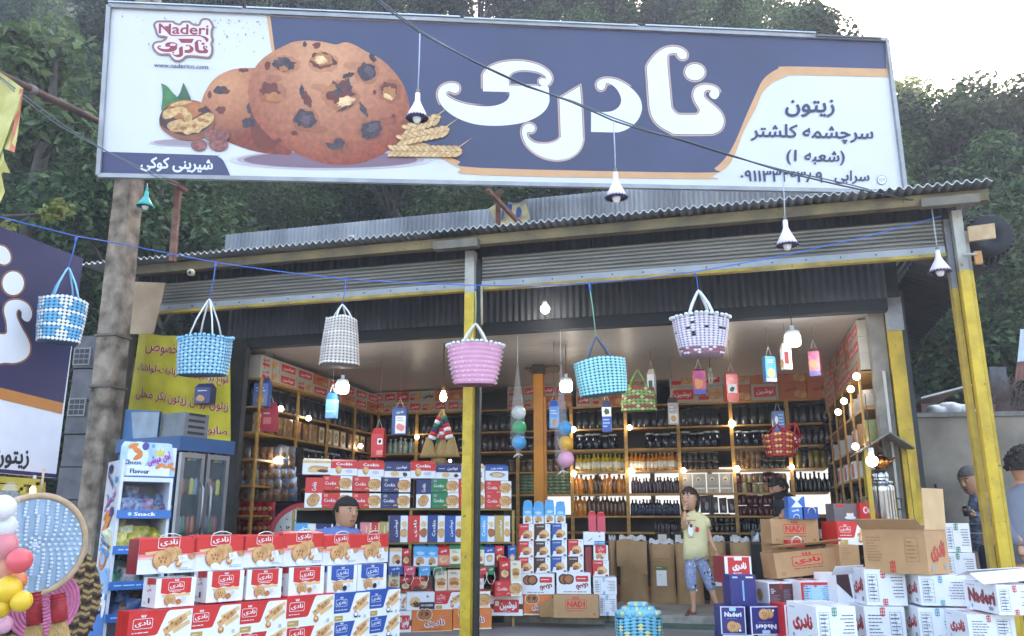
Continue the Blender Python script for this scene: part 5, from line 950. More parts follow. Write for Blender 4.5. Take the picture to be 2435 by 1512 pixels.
rowz(ZG, 785, 1190, 1070, ZS[3], 8, TALL, 'jar', 'tall pickle jar on the shelf right of the red baskets', 'jar', 'tall pickle jars right of the red baskets', mix=[TALL, TALLY]); rowz(ZE, 0, 225, 1100, ZS[3], 4, JW, 'jar', 'brown preserve jar left of the orange pillar', 'jar', 'brown preserve jars left of the orange pillar'); rowz(ZE, 340, 555, 1100, ZS[3], 4, JW, 'jar', 'brown preserve jar right of the orange pillar', 'jar', 'brown preserve jars right of the orange pillar')
rowz(ZE, 585, 1040, 1270, ZS[4], 11, OB2, 'bottle', 'large amber oil bottle against the bright window', 'bottle', 'amber oil bottles against the window', mix=[OB2, OB2, OB2d]); rowz(ZE, 1085, 1510, 1270, ZS[4], 14, PB, 'bottle', 'slim plum coloured bottle right of the amber ones', 'bottle', 'slim plum bottles')
for i, (x0, x1) in enumerate(((-107, -9), (-5, 105), (110, 213), (216, 325))):
    a0, a1 = BF.st(*ZG(x0, 1280))[0], BF.st(*ZG(x1, 1280))[0]
    mb = carton_mesh(a1 - a0 - .008, .16, .235, M('b7b0a4', .5, .1), front=lambda f: (f.ell(f.A * .45, .72, .13, .13, CREAM, 12), f.ell(f.A * .45, .68, .07, .06, M('8a5a48', .5), 10), f.rect(f.A * .08, .2, f.A * .92, .26, WHITE), f.rect(f.A * .08, .34, f.A * .92, .36, INK), f.ell(f.A * .5, .12, .03, .03, INK, 8)))
    o = mb.build('gift_box'); o.location = W((a0 + a1) / 2, 4.1, ZS[4]); o.rotation_euler = (0, 0, YAW); tag(o, '%s pale gift box from the left on the back shelf above the girl' % ORD[i], 'box', 'pale gift boxes on the back shelf')
rowz(ZG, 350, 760, 1270, ZS[4], 9, JS, 'jar', 'small jar in the double stack above the man in the dark shirt', 'jar', 'small jars above the man in the dark shirt', tiers=2, th=.118, mix=[JS, JSr, JSg]); rowz(ZG, 785, 1250, 1260, ZS[4], 12, BB, 'bottle', 'slim black bottle standing before the bright window', 'bottle', 'black bottles before the window')
rowz(ZE, 580, 690, 1470, ZS[5], 3, OB2, 'bottle', 'amber bottle low on the shelf behind the blue gable bags', 'bottle', 'amber bottles low behind the blue gable bags'); rowz(ZE, 700, 1040, 1470, ZS[5], 9, OB2d, 'bottle', 'brown white capped bottle on the shelf above the pink bags', 'bottle', 'brown bottles above the pink bags'); rowz(ZE, 1085, 1510, 1470, ZS[5], 14, BBl, 'bottle', 'slim dark blue bottle on the shelf left of the girl', 'bottle', 'slim dark blue bottles left of the girl')
rowz(ZG, 355, 660, 1460, ZS[5], 7, JSr, 'jar', 'dark red jam jar in the double stack left of the man in the dark shirt', 'jar', 'dark red jam jars', tiers=2, th=.127)
rowz(ZH, 450, 650, 645, ZS[6], 9, BBl, 'bottle', 'short dark red bottle on the lowest shelf behind the girl', 'bottle', 'short dark bottles behind the girl', mix=[PB], s=.7); rowz(ZH, 900, 1125, 645, ZS[6], 5, JSk, 'jar', 'dark jar in the triple stack right of the girl', 'jar', 'dark jars in triple stack right of the girl', tiers=2, th=.113); rowz(ZH, 1150, 1390, 640, ZS[6], 9, BB, 'bottle', 'short black bottle on the lowest shelf left of the brown cartons', 'bottle', 'short black bottles on the lowest shelf', s=.75)
def pack(Z, q, P, b, dp, lb, body, fn=None, cat='pack', name='snack_pack', group=None): return put(P, Z, *q, dp, lb, cat, name=name, body=body, front=fn, group=group, jit=.02)
BP = FR(4.12)
for i, q in enumerate(((50, 1315, 145, 1455), (148, 1325, 205, 1455), (207, 1335, 275, 1455), (277, 1340, 340, 1455))):
    pack(ZG, q, BP, 0, .1, '%s black coffee pack from the left on the shelf right of the girl' % ORD[i], BLACK, lambda f: (f.rect(f.A * .2, .6, f.A * .5, .85, DKRED), f.ell(f.A * .6, .4, .12, .25, GREYINK, 10, .3)), group='black coffee packs on the back shelf')
# green sacks of herbs, stacked pillow packs
PIL = MB(); PIL.ball((0, 0, .027), .07, GPACK, 12, (1.05, .8, .4)); PILm = PIL.build('herb_pack', mesh_only=True)
for (x0, x1, n, lv, y) in ((115, 225, 2, 6, 1285), (340, 560, 4, 6, 1285)):
    a0, a1 = BF.st(*ZE(x0, y))[0], BF.st(*ZE(x1, y))[0]
    for i in range(n):
        for k in range(lv): inst(PILm, 'herb_pack', W(a0 + (a1 - a0) * (i + .5) / n + rng.uniform(-.01, .01), 4.16, ZS[4] + k * .042), rng.uniform(-.2, .2) + YAW, 'plump green herb pack in the stacks either side of the orange pillar', 'pack', 'green herb packs beside the orange pillar')
# --- cartons along the tops
P42 = FR(4.05)
def topcartons(P, Z, x0, x1, y0, y1, n, lv, where, side=None):
    s0, _ = P.st(*Z(x0, y0)); s1, _ = P.st(*Z(x1, y0)); zt = zof(P, Z, x0, y0); zb = ZS[0]; hh = (zt - zb) / lv
    ks = [(p_noosh_s, WHITE), (p_nad_w, WHITE), (p_nad_o, M('c4703f', .5, .1)), (p_noosh_s, WHITE), (p_noosh_k, WHITE), (p_noosh_s, M('c96f4e', .5, .1))]
    for t in range(lv):
        for i in range(n):
            fn, bd = rng.choice(ks[:4] if rng.random() < .9 else ks); a0 = s0 + (s1 - s0) * i / n; wd = abs(s1 - s0) / n - .006
            mb = carton_mesh(wd, .28, hh - .004, bd if bd is not WHITE else M('b9b2a4', .6, .1), front=fn); o = mb.build('carton')
            am = a0 + (s1 - s0) / n / 2
            if side is None: o.location = P.W(am, 0, zb + t * hh); o.rotation_euler = (0, 0, P.yaw)
            else: o.location = P.W(am, 0, zb + t * hh); o.rotation_euler = (0, 0, P.yaw + (math.pi if side > 0 else 0))
            tag(o, 'printed sweet carton in the double row of cartons along the top of %s' % where, 'carton', 'cartons along the top of ' + where)
topcartons(P42, ZA, 745, 1465, 232, 390, 8, 2, 'the back wall'); topcartons(P42, ZE, 5, 565, 345, 520, 4, 2, 'the back wall'); topcartons(P42, ZE, 600, 1290, 300, 520, 5, 2, 'the back wall'); topcartons(P42, ZG, -200, 1140, 310, 520, 6, 2, 'the back wall')
SL = SIDE(-2.68); SR = SIDE(3.28)
# left wall: shelf boards and stock
ls = thing('shelf_unit', W(-2.85, 2.6, 0), 'yellow wooden shelving running back along the left wall', 'shelving')
ZL_ = [ZS[0], ZS[1], ZS[2], ZS[3], ZS[4] + .02, ZS[5]]
for z in ZL_: m = MB(); slab(m, -3.03, -2.66, .95, 4.05, z - .022, z - .001, SH); m.build('shelf', ls, origin=PW(ls))
for b in (.95, 1.75, 2.5, 3.25, 4.0): m = MB(); slab(m, -2.66, -2.642, b, b + .04, .0, ZS[0], SH); m.build('upright', ls, origin=PW(ls))
nb = 8
for t in range(2):
    for i in range(nb):
        b0 = 1.0 + (4.1 - 1.0) * i / nb; wd = 3.1 / nb - .008; fn = rng.choice((p_noosh_s, p_noosh_s, p_nad_w, p_nad_o)); hh = .125
        mb = carton_mesh(wd, .28, .128, M('b9b2a4', .6, .1) if fn is not p_nad_o else M('c4703f', .5, .1), front=fn); o = mb.build('carton'); o.location = W(-2.69, b0 + wd / 2, ZS[0] + t * .131); o.rotation_euler = (0, 0, YAW + math.pi / 2)
        tag(o, 'printed sweet carton in the double row along the top of the left wall', 'carton', 'cartons along the top of the left wall')
SNUT = M('7a5230', .3, .4, 25, h2='a5794a'); CELL = M('b3895c', .25, .3, 20, h2='d4b48a')
for i in range(22): inst(CAN, 'canister', W(-2.8, 1.08 + i * .135, ZS[1]), rng.uniform(0, 6), 'black canister in the long row on the upper shelf of the left wall', 'canister', 'black canisters on the left wall')
for i in range(15):
    c = (CELL, SNUT, M('4a3026', .3, .3))[i % 3]
    mb = carton_mesh(.15, .05, .21, c, front=lambda f: (f.rect(f.A * .1, .06, f.A * .9, .94, CREAM if rng.random() < .5 else SNUT), f.ell(f.A * .5, .5, f.A * .34, .3, SNUT, 10, .2), f.ell(f.A * .5, .5, f.A * .15, .13, CELL, 8, .2)))
    o = mb.build('snack_pack'); o.location = W(-2.70, 1.1 + i * .195, ZS[2]); o.rotation_euler = (0, 0, YAW + math.pi / 2); tag(o, 'brown window pack of nuts in the row on the middle shelf of the left wall', 'pack', 'brown nut packs on the left wall')
for i in range(14):
    me = (BBl, OB2d, CB)[i % 3]; inst(J1 if i < 9 else CANR, 'jar', W(-2.78, 1.7 + i * .165, ZS[3]), 0, 'dark jar in the row on the lower shelf of the left wall', 'jar', 'dark jars on the left wall')
FOIL = [M('8a8a92', .25, .35, 20, metal=.4, h2='b9b9c0'), M('5a4a40', .3, .4, 25, h2='8a6a50'), M('3a4560', .3, .3, 20, h2='6a7590'), M('7a4a38', .3, .3, 20, h2='a5785a'), M('4a4a48', .3, .4, 20, h2='8a8a85'), M('b9b0a0', .25, .3, 20)]
def pillow(wd, ht, dp, mat, fn=None):
    m = MB(); n = 6
    def q(sg):
        def p(u, v): k = math.sin(math.pi * u) ** .5 * math.sin(math.pi * v) ** .5; return ((u - .5) * wd, sg * -dp * .5 * k, v * ht)
        return p
    m.grid(q(1), n, n, mat, True); m.grid(lambda u, v: q(-1)(1 - u, v), n, n, mat, True)
    if fn: fn(m)
    return m
PWm = [pillow(.10, .15, .04, c, lambda m: m.ball((0, -.018, .06), .032, SNUT, 8, (1, .3, 1))).build('hanging_pack', mesh_only=True) for c in FOIL]; PRm = [pillow(.11, .15, .04, c, lambda m: m.ball((0, -.018, .06), .03, BISC, 8, (1, .3, .8))).build('hanging_pack', mesh_only=True) for c in (RED, DKRED)]
WLP = FR(1.35)
pg = thing('pack_board', W(-2.42, 1.5, 0), 'dark hanging rail board with rows of small packs, right of the drinks fridge', 'display board')
m = MB(); s0 = WLP.st(*ZC(880, 0))[0]; s1 = WLP.st(*ZC(1530, 0))[0]; zt = WLP.st(*ZA(20, 620))[1]; pbox(m, WLP, s0, s1, .10, .13, .1, zt, M('3a302c', .7, .3)); m.build('board', pg, origin=PW(pg)); m = MB()
for k in range(7): z = WLP.st(*ZC(900, 470 - k * 85))[1]; pbox(m, WLP, s0, s1, .07, .098, z, z + .012, RUST)
m.build('rail', pg, origin=PW(pg))
for r_ in range(3):
    for i in range(9):
        s, z = WLP.st(*ZC(935 + i * 45, 300 + r_ * 85)); inst(PRm[(i + r_) % 2], 'hanging_pack', WLP.W(s, .02, z), YAW, 'small red snack pack in the three rows right of the fridge', 'snack pack', 'small red packs right of the fridge')
for r_ in range(5):
    for i in range(10):
        s, z = WLP.st(*ZC(915 + i * 64 + rng.uniform(-8, 8), 185 - r_ * 88)); inst(rng.choice(PWm), 'hanging_pack', WLP.W(s, .0, z), YAW + rng.uniform(-.2, .2), 'shiny hanging snack pack in the rows between the fridge and the rack', 'snack pack', 'shiny packs between fridge and rack')
# right wall: cartons, racks, bowls
nb = 9
for t in range(3):
    for i in range(nb):
        b0 = 1.15 + 2.9 * i / nb; wd = 2.9 / nb - .008; fn = rng.choice((p_noosh_s, p_nad_w, p_nad_o))
        mb = carton_mesh(wd, .24, .15, M('b9b2a4', .6, .1) if fn is not p_nad_o else M('b3684a', .5, .1), front=fn); o = mb.build('carton'); o.location = W(3.3, b0 + wd / 2, 2.26 + t * .154); o.rotation_euler = (0, 0, YAW - math.pi / 2)
        tag(o, 'printed sweet carton in the stacked rows along the top of the right wall', 'carton', 'cartons along the top of the right wall')
rs = thing('shelf_unit', W(3.4, 2.5, 0), 'yellow shelving running back along the right wall behind the samovar', 'shelving')
ZR = [2.24, 1.92, 1.62, 1.34, 1.06, .74]
for z in ZR: m = MB(); slab(m, 3.28, 3.55, 1.12, 4.05, z - .02, z, SH); m.build('shelf', rs, origin=PW(rs))
for b in (1.12, 1.7, 2.3, 2.9, 3.5): m = MB(); slab(m, 3.262, 3.279, b, b + .035, .0, 2.24, SH); m.build('upright', rs, origin=PW(rs))
BOWL = MB(); 
for k in range(7): BOWL.lathe([(.05, k * .022), (.075, k * .022 + .03), (.082, k * .022 + .034), (.074, k * .022 + .032)], M('d3d0ca', .4, .05), 14)
BWm = BOWL.build('bowl_stack', mesh_only=True)
for i, b in enumerate((1.28, 1.55, 1.85, 2.15)): inst(BWm, 'bowl_stack', W(3.38, b, 1.92), 0, '%s stack of white bowls from the front on the right wall shelf' % ORD[i], 'bowls', 'stacks of white bowls on the right wall')
for i in range(7):
    mb = carton_mesh(.2, .2, .18, PAPER, front=lambda f: f.rrect(f.A * .15, .15, f.A * .85, .85, .06, RED)); o = mb.build('carton'); o.location = W(3.3, 2.0 + i * .28, 1.34 if i % 2 else 1.62); o.rotation_euler = (0, 0, YAW - math.pi / 2); tag(o, 'white carton with a red label on the right wall shelves', 'carton', 'red labelled cartons on the right wall shelves')
for i in range(12): inst((JS, JSk, TALL, JSg)[i % 4], 'jar', W(3.38, 1.25 + i * .24, 1.06), 0, 'jar of preserves on the lower right wall shelf', 'jar', 'jars on the lower right wall shelf')
FLOW = [M('c9a35a', .4, .4, 30, h2='5d8a5a'), M('b9b06a', .4, .4, 30, h2='b5483a')]
for i, b in enumerate((1.3, 1.62)): mb = MB(); mb.lathe([(.09, 0), (.1, .02), (.1, .18), (.095, .2), (0, .2)], FLOW[i], 14); o = mb.build('tin'); o.location = W(3.38, b, 1.62); tag(o, ('flower printed tin at the front of the right wall shelf', 'green and tan flower printed tin behind the front one')[i], 'tin')
# orange pillar with its bracket
pl = thing('pillar', W(BF.st(*ZE(285, 600))[0] - .1, 2.6, 0), 'orange painted steel pillar standing inside the shop between the ball nets', 'pillar')
P26 = FR(2.6); ap0, ap1 = P26.st(*ZE(235, 700))[0], P26.st(*ZE(318, 700))[0]
OP = M('c07c1c', .5, .2, 4); m = MB(); slab(m, ap0, ap1, 2.6, 2.68, .1, 2.62, OP); slab(m, ap1 + .001, ap1 + .03, 2.62, 2.66, .1, 2.35, M('b06f18', .5, .2)); m.build('shaft', pl, origin=PW(pl)); m = MB(); slab(m, ap0 - .01, ap1 + .01, 2.59, 2.69, 2.62, 2.73, M('3d3a36', .7)); m.build('cap', pl, origin=PW(pl))
m = MB()
for (x0, y0, x1, y1) in ((135, 180, 440, 150), (150, 170, 235, 235), (235, 215, 440, 205), (440, 150, 440, 205), (235, 320, 310, 385), (310, 385, 240, 400)): m.bar(P26.pt(*ZE(x0, y0), .1), P26.pt(*ZE(x1, y1), .1), .025, M('6a5a3c', .6, .2))
m.build('bracket', pl, origin=PW(pl))
# paper sacks on the floor
SK = M('a5825a', .85, .15, 4, bump=.4, h2='b3926a'); SP = FR(2.55)
def sack(q, label, fold=False, lab=False, bend=0):
    s0, zt = SP.st(*ZH(q[0], q[1])); s1, zb = SP.st(*ZH(q[2], q[3])); wd, ht = s1 - s0, zt - .1; m = MB(); r3 = random.Random(q[0])
    def sf(sg):
        def p(u, v):
            k = (math.sin(math.pi * min(max(u, .0), 1)) ** .35); bul = (.5 + .5 * math.sin(math.pi * min(1, v * 1.05))) * k
            return ((u - .5) * wd * (1 - .06 * math.sin(math.pi * v) + .03 * (v < .1)), sg * -.11 * bul + .012 * mnoise.noise((u * 5, v * 6, q[0])) + bend * v * v, ht * v + .015 * mnoise.noise((u * 3, v, q[0] + 9)) * v)
        return p
    m.grid(sf(1), 12, 16, SK, True); m.grid(lambda u, v: sf(-1)(1 - u, v), 12, 16, SK, True)
    if fold: m.grid(lambda u, v: ((u - .5) * wd * 1.02, -.115 - .02 * math.sin(v * 3) + .01 * math.sin(u * 9), ht * (1 - .42 * v) + .02 * math.sin(u * 5) - .06 * u * v), 10, 8, SK, True)
    m.grid(lambda u, v: ((u - .5) * wd * .92, -.025 - .01 * math.sin(u * 30) + .02 * v, ht + v * .05 + .012 * math.sin(u * 17)), 20, 2, M('c9c9cc', .4, .2, 10), True)
    if lab:
        f = Face(m, (-wd * .2, -.118, ht * .3), (1, 0, 0), (0, 0, 1), wd * .38, ht * .26); f.rect(0, 0, f.A, 1, PAPER); f.text('۱۷', f.A * .4, .7, f.A * .16, INK); f = Face(m, (-wd * .24, -.116, ht * .58), (1, 0, 0), (0, 0, 1), wd * .46, ht * .045); f.rect(0, 0, f.A, 1, M('4f6b3a', .6)); f.bars(f.A * .1, .2, f.A * .9, .8, 1, CREAM)
        f = Face(m, (-wd * .35, -.112, ht * .66), (1, 0, 0), (0, 0, 1), wd * .7, ht * .2); f.bars(0, .1, f.A, .6, 2, CARD_D)
    o = m.build('paper_sack'); o.location = SP.W((s0 + s1) / 2, .0, .1); o.rotation_euler = (0, 0, SP.yaw); tag(o, label, 'sack')
sack((70, 720, 150, 1240), 'brown paper sack half hidden behind the white cartons'); sack((150, 720, 410, 1235), 'slumped brown paper sack with its top folded over, behind the orange carton', True, bend=-.05)
sack((400, 750, 640, 1250), 'upright brown paper sack with a white price sheet, left of the girl', lab=True); sack((615, 740, 868, 1240), 'plain brown paper sack behind the girl'); sack((885, 730, 1068, 1240), 'brown paper sack with a green label right of the girl', lab=True); sack((1072, 735, 1280, 1240), 'brown paper sack beside the brown cartons')
P31 = onz(*ZH(155, 1225), .1); o = put(PL(P31, R(-8)), ZH, 150, 1095, 422, 1226, .22, 'orange cookie carton lying on the floor in front of the slumped sack', 'carton', body=ORANGE, front=p_nad_o)
# counter goods behind the sacks: jars of pickles and metalled trays
P29 = FR(3.0)
for i, q in enumerate(((455, 655, 580, 745), (605, 660, 690, 745), (930, 665, 1010, 745), (1075, 660, 1160, 745))): pack(ZH, q, P29, 0, .12, '%s white labelled black tub from the left on the ledge behind the sacks' % ORD[i], BLACK, lambda f: f.rect(f.A * .2, .15, f.A * .8, .85, LABEL), 'tub', 'tub', 'white labelled tubs behind the sacks')
for i, q in enumerate(((1245, 640, 1320, 730), (1325, 630, 1395, 720), (1265, 740, 1350, 830), (1300, 930, 1370, 1010))): pack(ZH, q, P29, 0, .1, '%s silver foil pouch beside the brown cartons' % ORD[i], FOIL[0], None, 'pouch', 'foil_pouch', 'silver foil pouches beside the brown cartons')
ld = thing('ledge', W(1.0, 3.1, 0), 'low dark counter behind the sacks carrying black tubs', 'counter'); m = MB(); s0 = P29.st(*ZH(30, 745))[0]; s1 = P29.st(*ZH(1400, 745))[0]; zz = P29.st(*ZH(600, 748))[1]; pbox(m, P29, s0, s1, -.02, .4, .1, zz, M('35332f', .6, .3)); m.build('body', ld, origin=PW(ld)); m = MB(); pbox(m, P29, s0, s1, -.04, .42, zz, zz + .02, M('55524c', .4, .2)); m.build('top', ld, origin=PW(ld))
# ================================================================== lamps that are lit
BULB = EM('fff6e6', 5); BULBC = EM('f4f8ff', 5); SOCK = M('c9c6be', .4, .1)
def globe(P, Z, x, y, label, r=.032, b=0, group='lit globe bulbs on the shelves', warm=True):
    p = P.pt(*Z(x, y), b); o = thing('globe_bulb', p, label, 'light bulb', group)
    m = MB(); m.ball((0, 0, 0), r, BULB if warm else BULBC, 12); m.build('globe', o); m = MB(); m.tube([(0, r * .8, 0), (0, r * 2.4, 0)], r * .45, SOCK, 8); m.build('socket', o); o.rotation_euler = (0, 0, YAW)
GP = FR(3.98)
for (Z, x, y, lb, r) in ((ZA, 1065, 545, 'left of the straw brooms', .03), (ZE, 583, 722, 'beside the right ball net', .035), (ZE, 1072, 706, 'below the green striped basket', .032), (ZE, 585, 1108, 'below the right ball net', .033), (ZE, 1088, 1088, 'above the plum bottles', .042), (ZE, 1542, 1080, 'at the corner of the pale gift boxes', .03), (ZG, 312, 732, 'left of the red baskets', .042), (ZG, 352, 1098, 'right of the pale gift boxes', .036), (ZG, 797, 1085, 'above the black bottles', .03), (ZA, 1300, 715, 'above the rack behind the brooms', .02)):
    globe(GP, Z, x, y, 'small lit globe bulb on the back shelves ' + lb, r)
GL = SIDE(-2.6)
for (x, y, lb) in ((100, 345, 'uppermost of the left wall'), (296, 413, 'farther back on the left wall'), (72, 712, 'lowest on the left wall near the pouches'), (665, 610, 'dim one at the back of the left wall')): globe(GL, ZA, x, y, 'small lit globe bulb, ' + lb, .03)
GR = SIDE(3.2)
for (x, y, lb) in ((1322, 350, 'highest and nearest of the slanting line'), (1275, 452, 'second of the slanting line'), (1220, 550, 'third of the slanting line'), (1173, 638, 'fourth and farthest of the slanting line'), (1314, 918, 'above the little samovar roof')): globe(GR, ZG, x, y, 'small lit globe bulb on the right wall, ' + lb, .03)
def hang(name, P, Z, x, y, b, label, cat, kind, zt=2.73, group=None):
    p = P.pt(*Z(x, y), b); o = thing(name, p, label, cat, group); m = MB(); m.tube([(0, 0, .1), (0, 0, zt - p.z)], .004, M('33302c', .6), 5); m.build('cord', o)
    if kind == 'led':
        m = MB(); m.lathe([(0, -.085), (.05, -.082), (.062, -.07), (.065, .0), (.058, .008)], EM('f8fbff', 14), 16); m.build('diffuser', o); m = MB(); m.lathe([(.06, .009), (.06, .045), (.045, .055), (.018, .06), (.018, .1), (0, .1)], WHITE, 16); m.build('housing', o)
    elif kind == 'bulb':
        m = MB(); m.lathe([(0, -.06), (.028, -.045), (.036, -.015), (.03, .015), (.018, .04), (.016, .05)], EM('ffe9b8', 8), 12); m.build('globe', o); m = MB(); m.lathe([(.018, .051), (.02, .1), (0, .1)], M('9a7a3a', .4, metal=.6), 10); m.build('socket', o)
    elif kind == 'globe':
        m = MB(); m.ball((0, 0, 0), .042, EM('fffaf0', 8), 14); m.build('globe', o); m = MB(); m.lathe([(.02, .04), (.02, .1), (0, .1)], SOCK, 10); m.build('socket', o)
    elif kind == 'off':
        m = MB(); m.lathe([(.02, .04), (.02, .1), (0, .1)], SOCK, 10); m.build('socket', o); m = MB()
        for dx in (-.015, .015): m.tube([(dx, 0, .04), (dx, 0, -.05), (dx * .5, 0, -.07)], .01, M('d9d9d2', .3), 8)
        m.build('tube', o)
hang('led_lamp', FR(.85), ZK, 1046, 1390, 0, 'big lit white lamp under the cream hanging basket', 'lamp', 'led', 2.73); hang('led_lamp', FR(1.6), ZL, 800, 1395, 0, 'big lit white lamp left of the mint hanging basket', 'lamp', 'led', 2.73); hang('led_lamp', FR(.7), ZM, 703, 1065, 0, 'big lit white lamp in the right bay on a black cord', 'lamp', 'led', 2.95)
hang('globe_lamp', FR(.5), ZL, 650, 868, 0, 'lit globe lamp high up under the dark corrugated fascia', 'lamp', 'globe', 3.0); hang('light_bulb', FR(1.2), ZA, 1252, 255, 0, 'lit clear bulb above the straw brooms', 'light bulb', 'bulb', 2.73); hang('light_bulb', FR(2.4), ZL, 1822, 1350, 0, 'unlit white tube bulb beside the purple hanging pack', 'light bulb', 'off', 2.73)
hang('globe_lamp', SIDE(3.15), ZG, 1447, 1035, 0, 'lit globe lamp beside the samovar on a curly cord', 'lamp', 'globe', 1.9)
# ================================================================== rope with the woven baskets
RP = [(0, 516, 5.2), (183, 562, 5.75), (262, 575, 6.6), (400, 602, 6.7), (513, 624, 6.66), (660, 645, 6.6), (823, 664, 6.56), (980, 673, 6.5), (1130, 678, 6.45), (1280, 680, 6.4), (1420, 671, 6.32), (1530, 662, 6.24), (1652, 646, 6.16), (1850, 610, 6.05), (2050, 565, 5.95), (2237, 514, 5.84)]
m = MB(); rp = [at(*p) for p in RP]; rp.insert(0, at(-60, 500, 5.0)); BLUEROPE = M('3f70c8', .5, .2); m.tube(rp, .0048, BLUEROPE, 6); tag(m.build('rope', origin=rp[3]), 'blue rope strung from the concrete pole to the right post carrying the woven baskets', 'rope')
def sup(t, e=3.2):
    c, s = math.cos(t), math.sin(t); k = (abs(c) ** e + abs(s) ** e) ** (-1 / e); return c * k, s * k
def basket(name, loc, wd, dp, ht, bot, nc, nr, colfn, dark, label, yaw=0, hcol=None, hh=.2, hw=.3, rim=None, roll=0, coil=False, hr=.007, dots=None, hat=None):
    o = thing(name, loc, label, 'basket', 'woven baskets hanging on the rope' if not hat else None); o.rotation_euler = (0, roll, yaw)
    m = MB()
    def P(u, v, out=0):
        t = 2 * math.pi * u; x, y = sup(t); k = bot + (1 - bot) * v + .03 * math.sin(math.pi * v); return Vector((x * (wd / 2 * k + out), y * (dp / 2 * k + out), -ht + ht * v + .012 * math.sin(t * 3) * v))
    nu = 48
    m.add([P(i / nu, j / 6, -.006) for j in range(7) for i in range(nu)], [(j * nu + i, j * nu + (i + 1) % nu, (j + 1) * nu + (i + 1) % nu, (j + 1) * nu + i) for j in range(6) for i in range(nu)] + [tuple(range(nu))[::-1]], dark, True)
    if coil:
        for j in range(nr):
            for i in range(nu):
                v0, v1 = j / nr, (j + 1) / nr; a, b = i / nu, (i + 1) / nu; vm = (v0 + v1) / 2
                m.add([P(a, v0), P(b, v0), P(b, vm, .008), P(a, vm, .008), P(b, v1), P(a, v1)], [(0, 1, 2, 3), (3, 2, 4, 5)], colfn(i, j), True)
        for j in range(nr):
            for i in range(0, nu, 2):
                if rng.random() < .5: c = P((i + rng.random()) / nu, (j + .5) / nr, .01); m.ball(c, .006, WHITE, 6, (1, 1, .7))
    else:
        for j in range(nr):
            for i in range(nc):
                sh = .5 * (j % 2) * 0; cu, cv = (i + .5 + sh) / nc, (j + .5) / nr; ring = []
                for k in range(8):
                    t = math.pi * k / 4; e = (1.08, .92)[k % 2]; ring.append(P(cu + e * .5 / nc * math.cos(t) * 1.0, cv + e * .5 / nr * math.sin(t), .0))
                m.add(ring + [P(cu, cv, .006)], [(k, (k + 1) % 8, 8) for k in range(8)], colfn(i, j), True)
    if rim:
        n = nc or 40
        for i in range(n): m.ball(P((i + .5) / n, 1.0, .006) + Vector((0, 0, .004 * (i % 2))), wd * 1.5 / n, rim, 6, (1, 1, .8))
    m.build('body', o)
    hm = hcol or dark
    for sy in (1, -1):
        m = MB(); p = []
        for k in range(9): t = k / 8; p.append((wd * hw * math.cos(math.pi * t) * (1 - .75 * math.sin(math.pi * t)), sy * dp * .45 * (1 - math.sin(math.pi * t)), hh * math.sin(math.pi * t) ** .8 - .01))
        m.tube(p, hr, hm, 6); m.build('handle', o)
    return o
def hook(x0, y0, x1, y1, d, c=None):
    a, b = at(x0, y0, d), at(x1, y1, d); return a, b
WB, LB2, DB = M('dfe3e6', .4, .1), M('59aad6', .35, .15), M('7fc3e4', .35, .12); DKB = M('3f5e74', .6, .2); CRW = M('cfc4bb', .45, .1); MINT = M('9ad9dc', .4, .1); PKB = M('d69ab4', .6, .1); LIL = M('d5cedd', .5, .1)
def hang_basket(px, py, d, *a, hk=None, cord=None, **kw):
    loc = at(px, py, d); o = basket('basket', loc, *a, **kw); hh = kw.get('hh', .2); hk = at(hk[0], hk[1], d); m = MB(); top = Vector((0, 0, hh - .01)); rel = hk - loc
    rel.rotate(Matrix.Rotation(-kw.get('yaw', 0), 3, 'Z')); m.tube([top, rel * .55 + top * .45 + Vector((.004, 0, 0)), rel], .004, cord or BLUEROPE, 5); m.tube([rel * .86 + top * .14, rel], .009, BLUEROPE, 6); m.build('cord', o); return o
hang_basket(152, 712, 5.75, .315, .23, .325, .86, 34, 13, lambda i, j: WB if (i // 3 + 0) % 2 == 0 and (i % 2 or j % 3) or j % 4 == 0 else LB2, DKB, 'blue and white checked woven basket hanging left of the concrete pole', yaw=R(38), hcol=DB, hh=.255, hw=.26, hk=(182, 564))
hang_basket(489, 806, 6.66, .43, .22, .31, .92, 38, 11, lambda i, j: DB if (i + j) % 2 else M('a9d3e6', .4, .1), DKB, 'pale blue woven basket with white rope handles in front of the yellow banner', yaw=R(-4), hcol=WB, hh=.36, hw=.24, rim=DB, hk=(513, 625))
hang_basket(812, 757, 6.56, .24, .2, .40, 1.3, 32, 16, lambda i, j: CRW if j % 5 else M('dcd9c8', .5, .1), M('8a7c74', .6, .2), 'tall cream woven basket widening to its base, left of the middle post', yaw=R(25), hcol=WB, hh=.13, hw=.26, hk=(823, 665))
hang_basket(1130, 822, 6.4, .44, .28, .32, .72, 0, 9, lambda i, j: PKB, M('8a4f62', .7, .1), 'pink coiled basket with white dots and a frilled rim before the middle post', hcol=M('d8d3bd', .6, .1), hh=.19, hw=.22, rim=WB, coil=True, hr=.012, hk=(1130, 679), cord=M('9cc7a0', .5))
hang_basket(1424, 856, 6.32, .40, .2, .28, .9, 38, 12, lambda i, j: MINT, M('3c727e', .6, .2), 'mint green woven basket with grey handles, hanging slightly tilted', yaw=R(-6), roll=R(-6), hcol=M('5d6472', .6, .1), hh=.20, hw=.24, hk=(1420, 672), cord=M('8fc8a8', .5), hr=.01)
hang_basket(1664, 756, 6.14, .43, .26, .30, .74, 38, 16, lambda i, j: BLACK if rng.random() < .06 else (LIL if (i + j) % 3 else M('e3d3de', .5, .1)) if j > 2 or rng.random() < .6 else M('9a5a6a', .6, .1), M('9a8c96', .7, .1), 'white woven basket speckled black with a dark red base, rightmost on the rope', yaw=R(-8), hcol=WB, hh=.23, hw=.22, rim=WB, hr=.012, hk=(1652, 647))
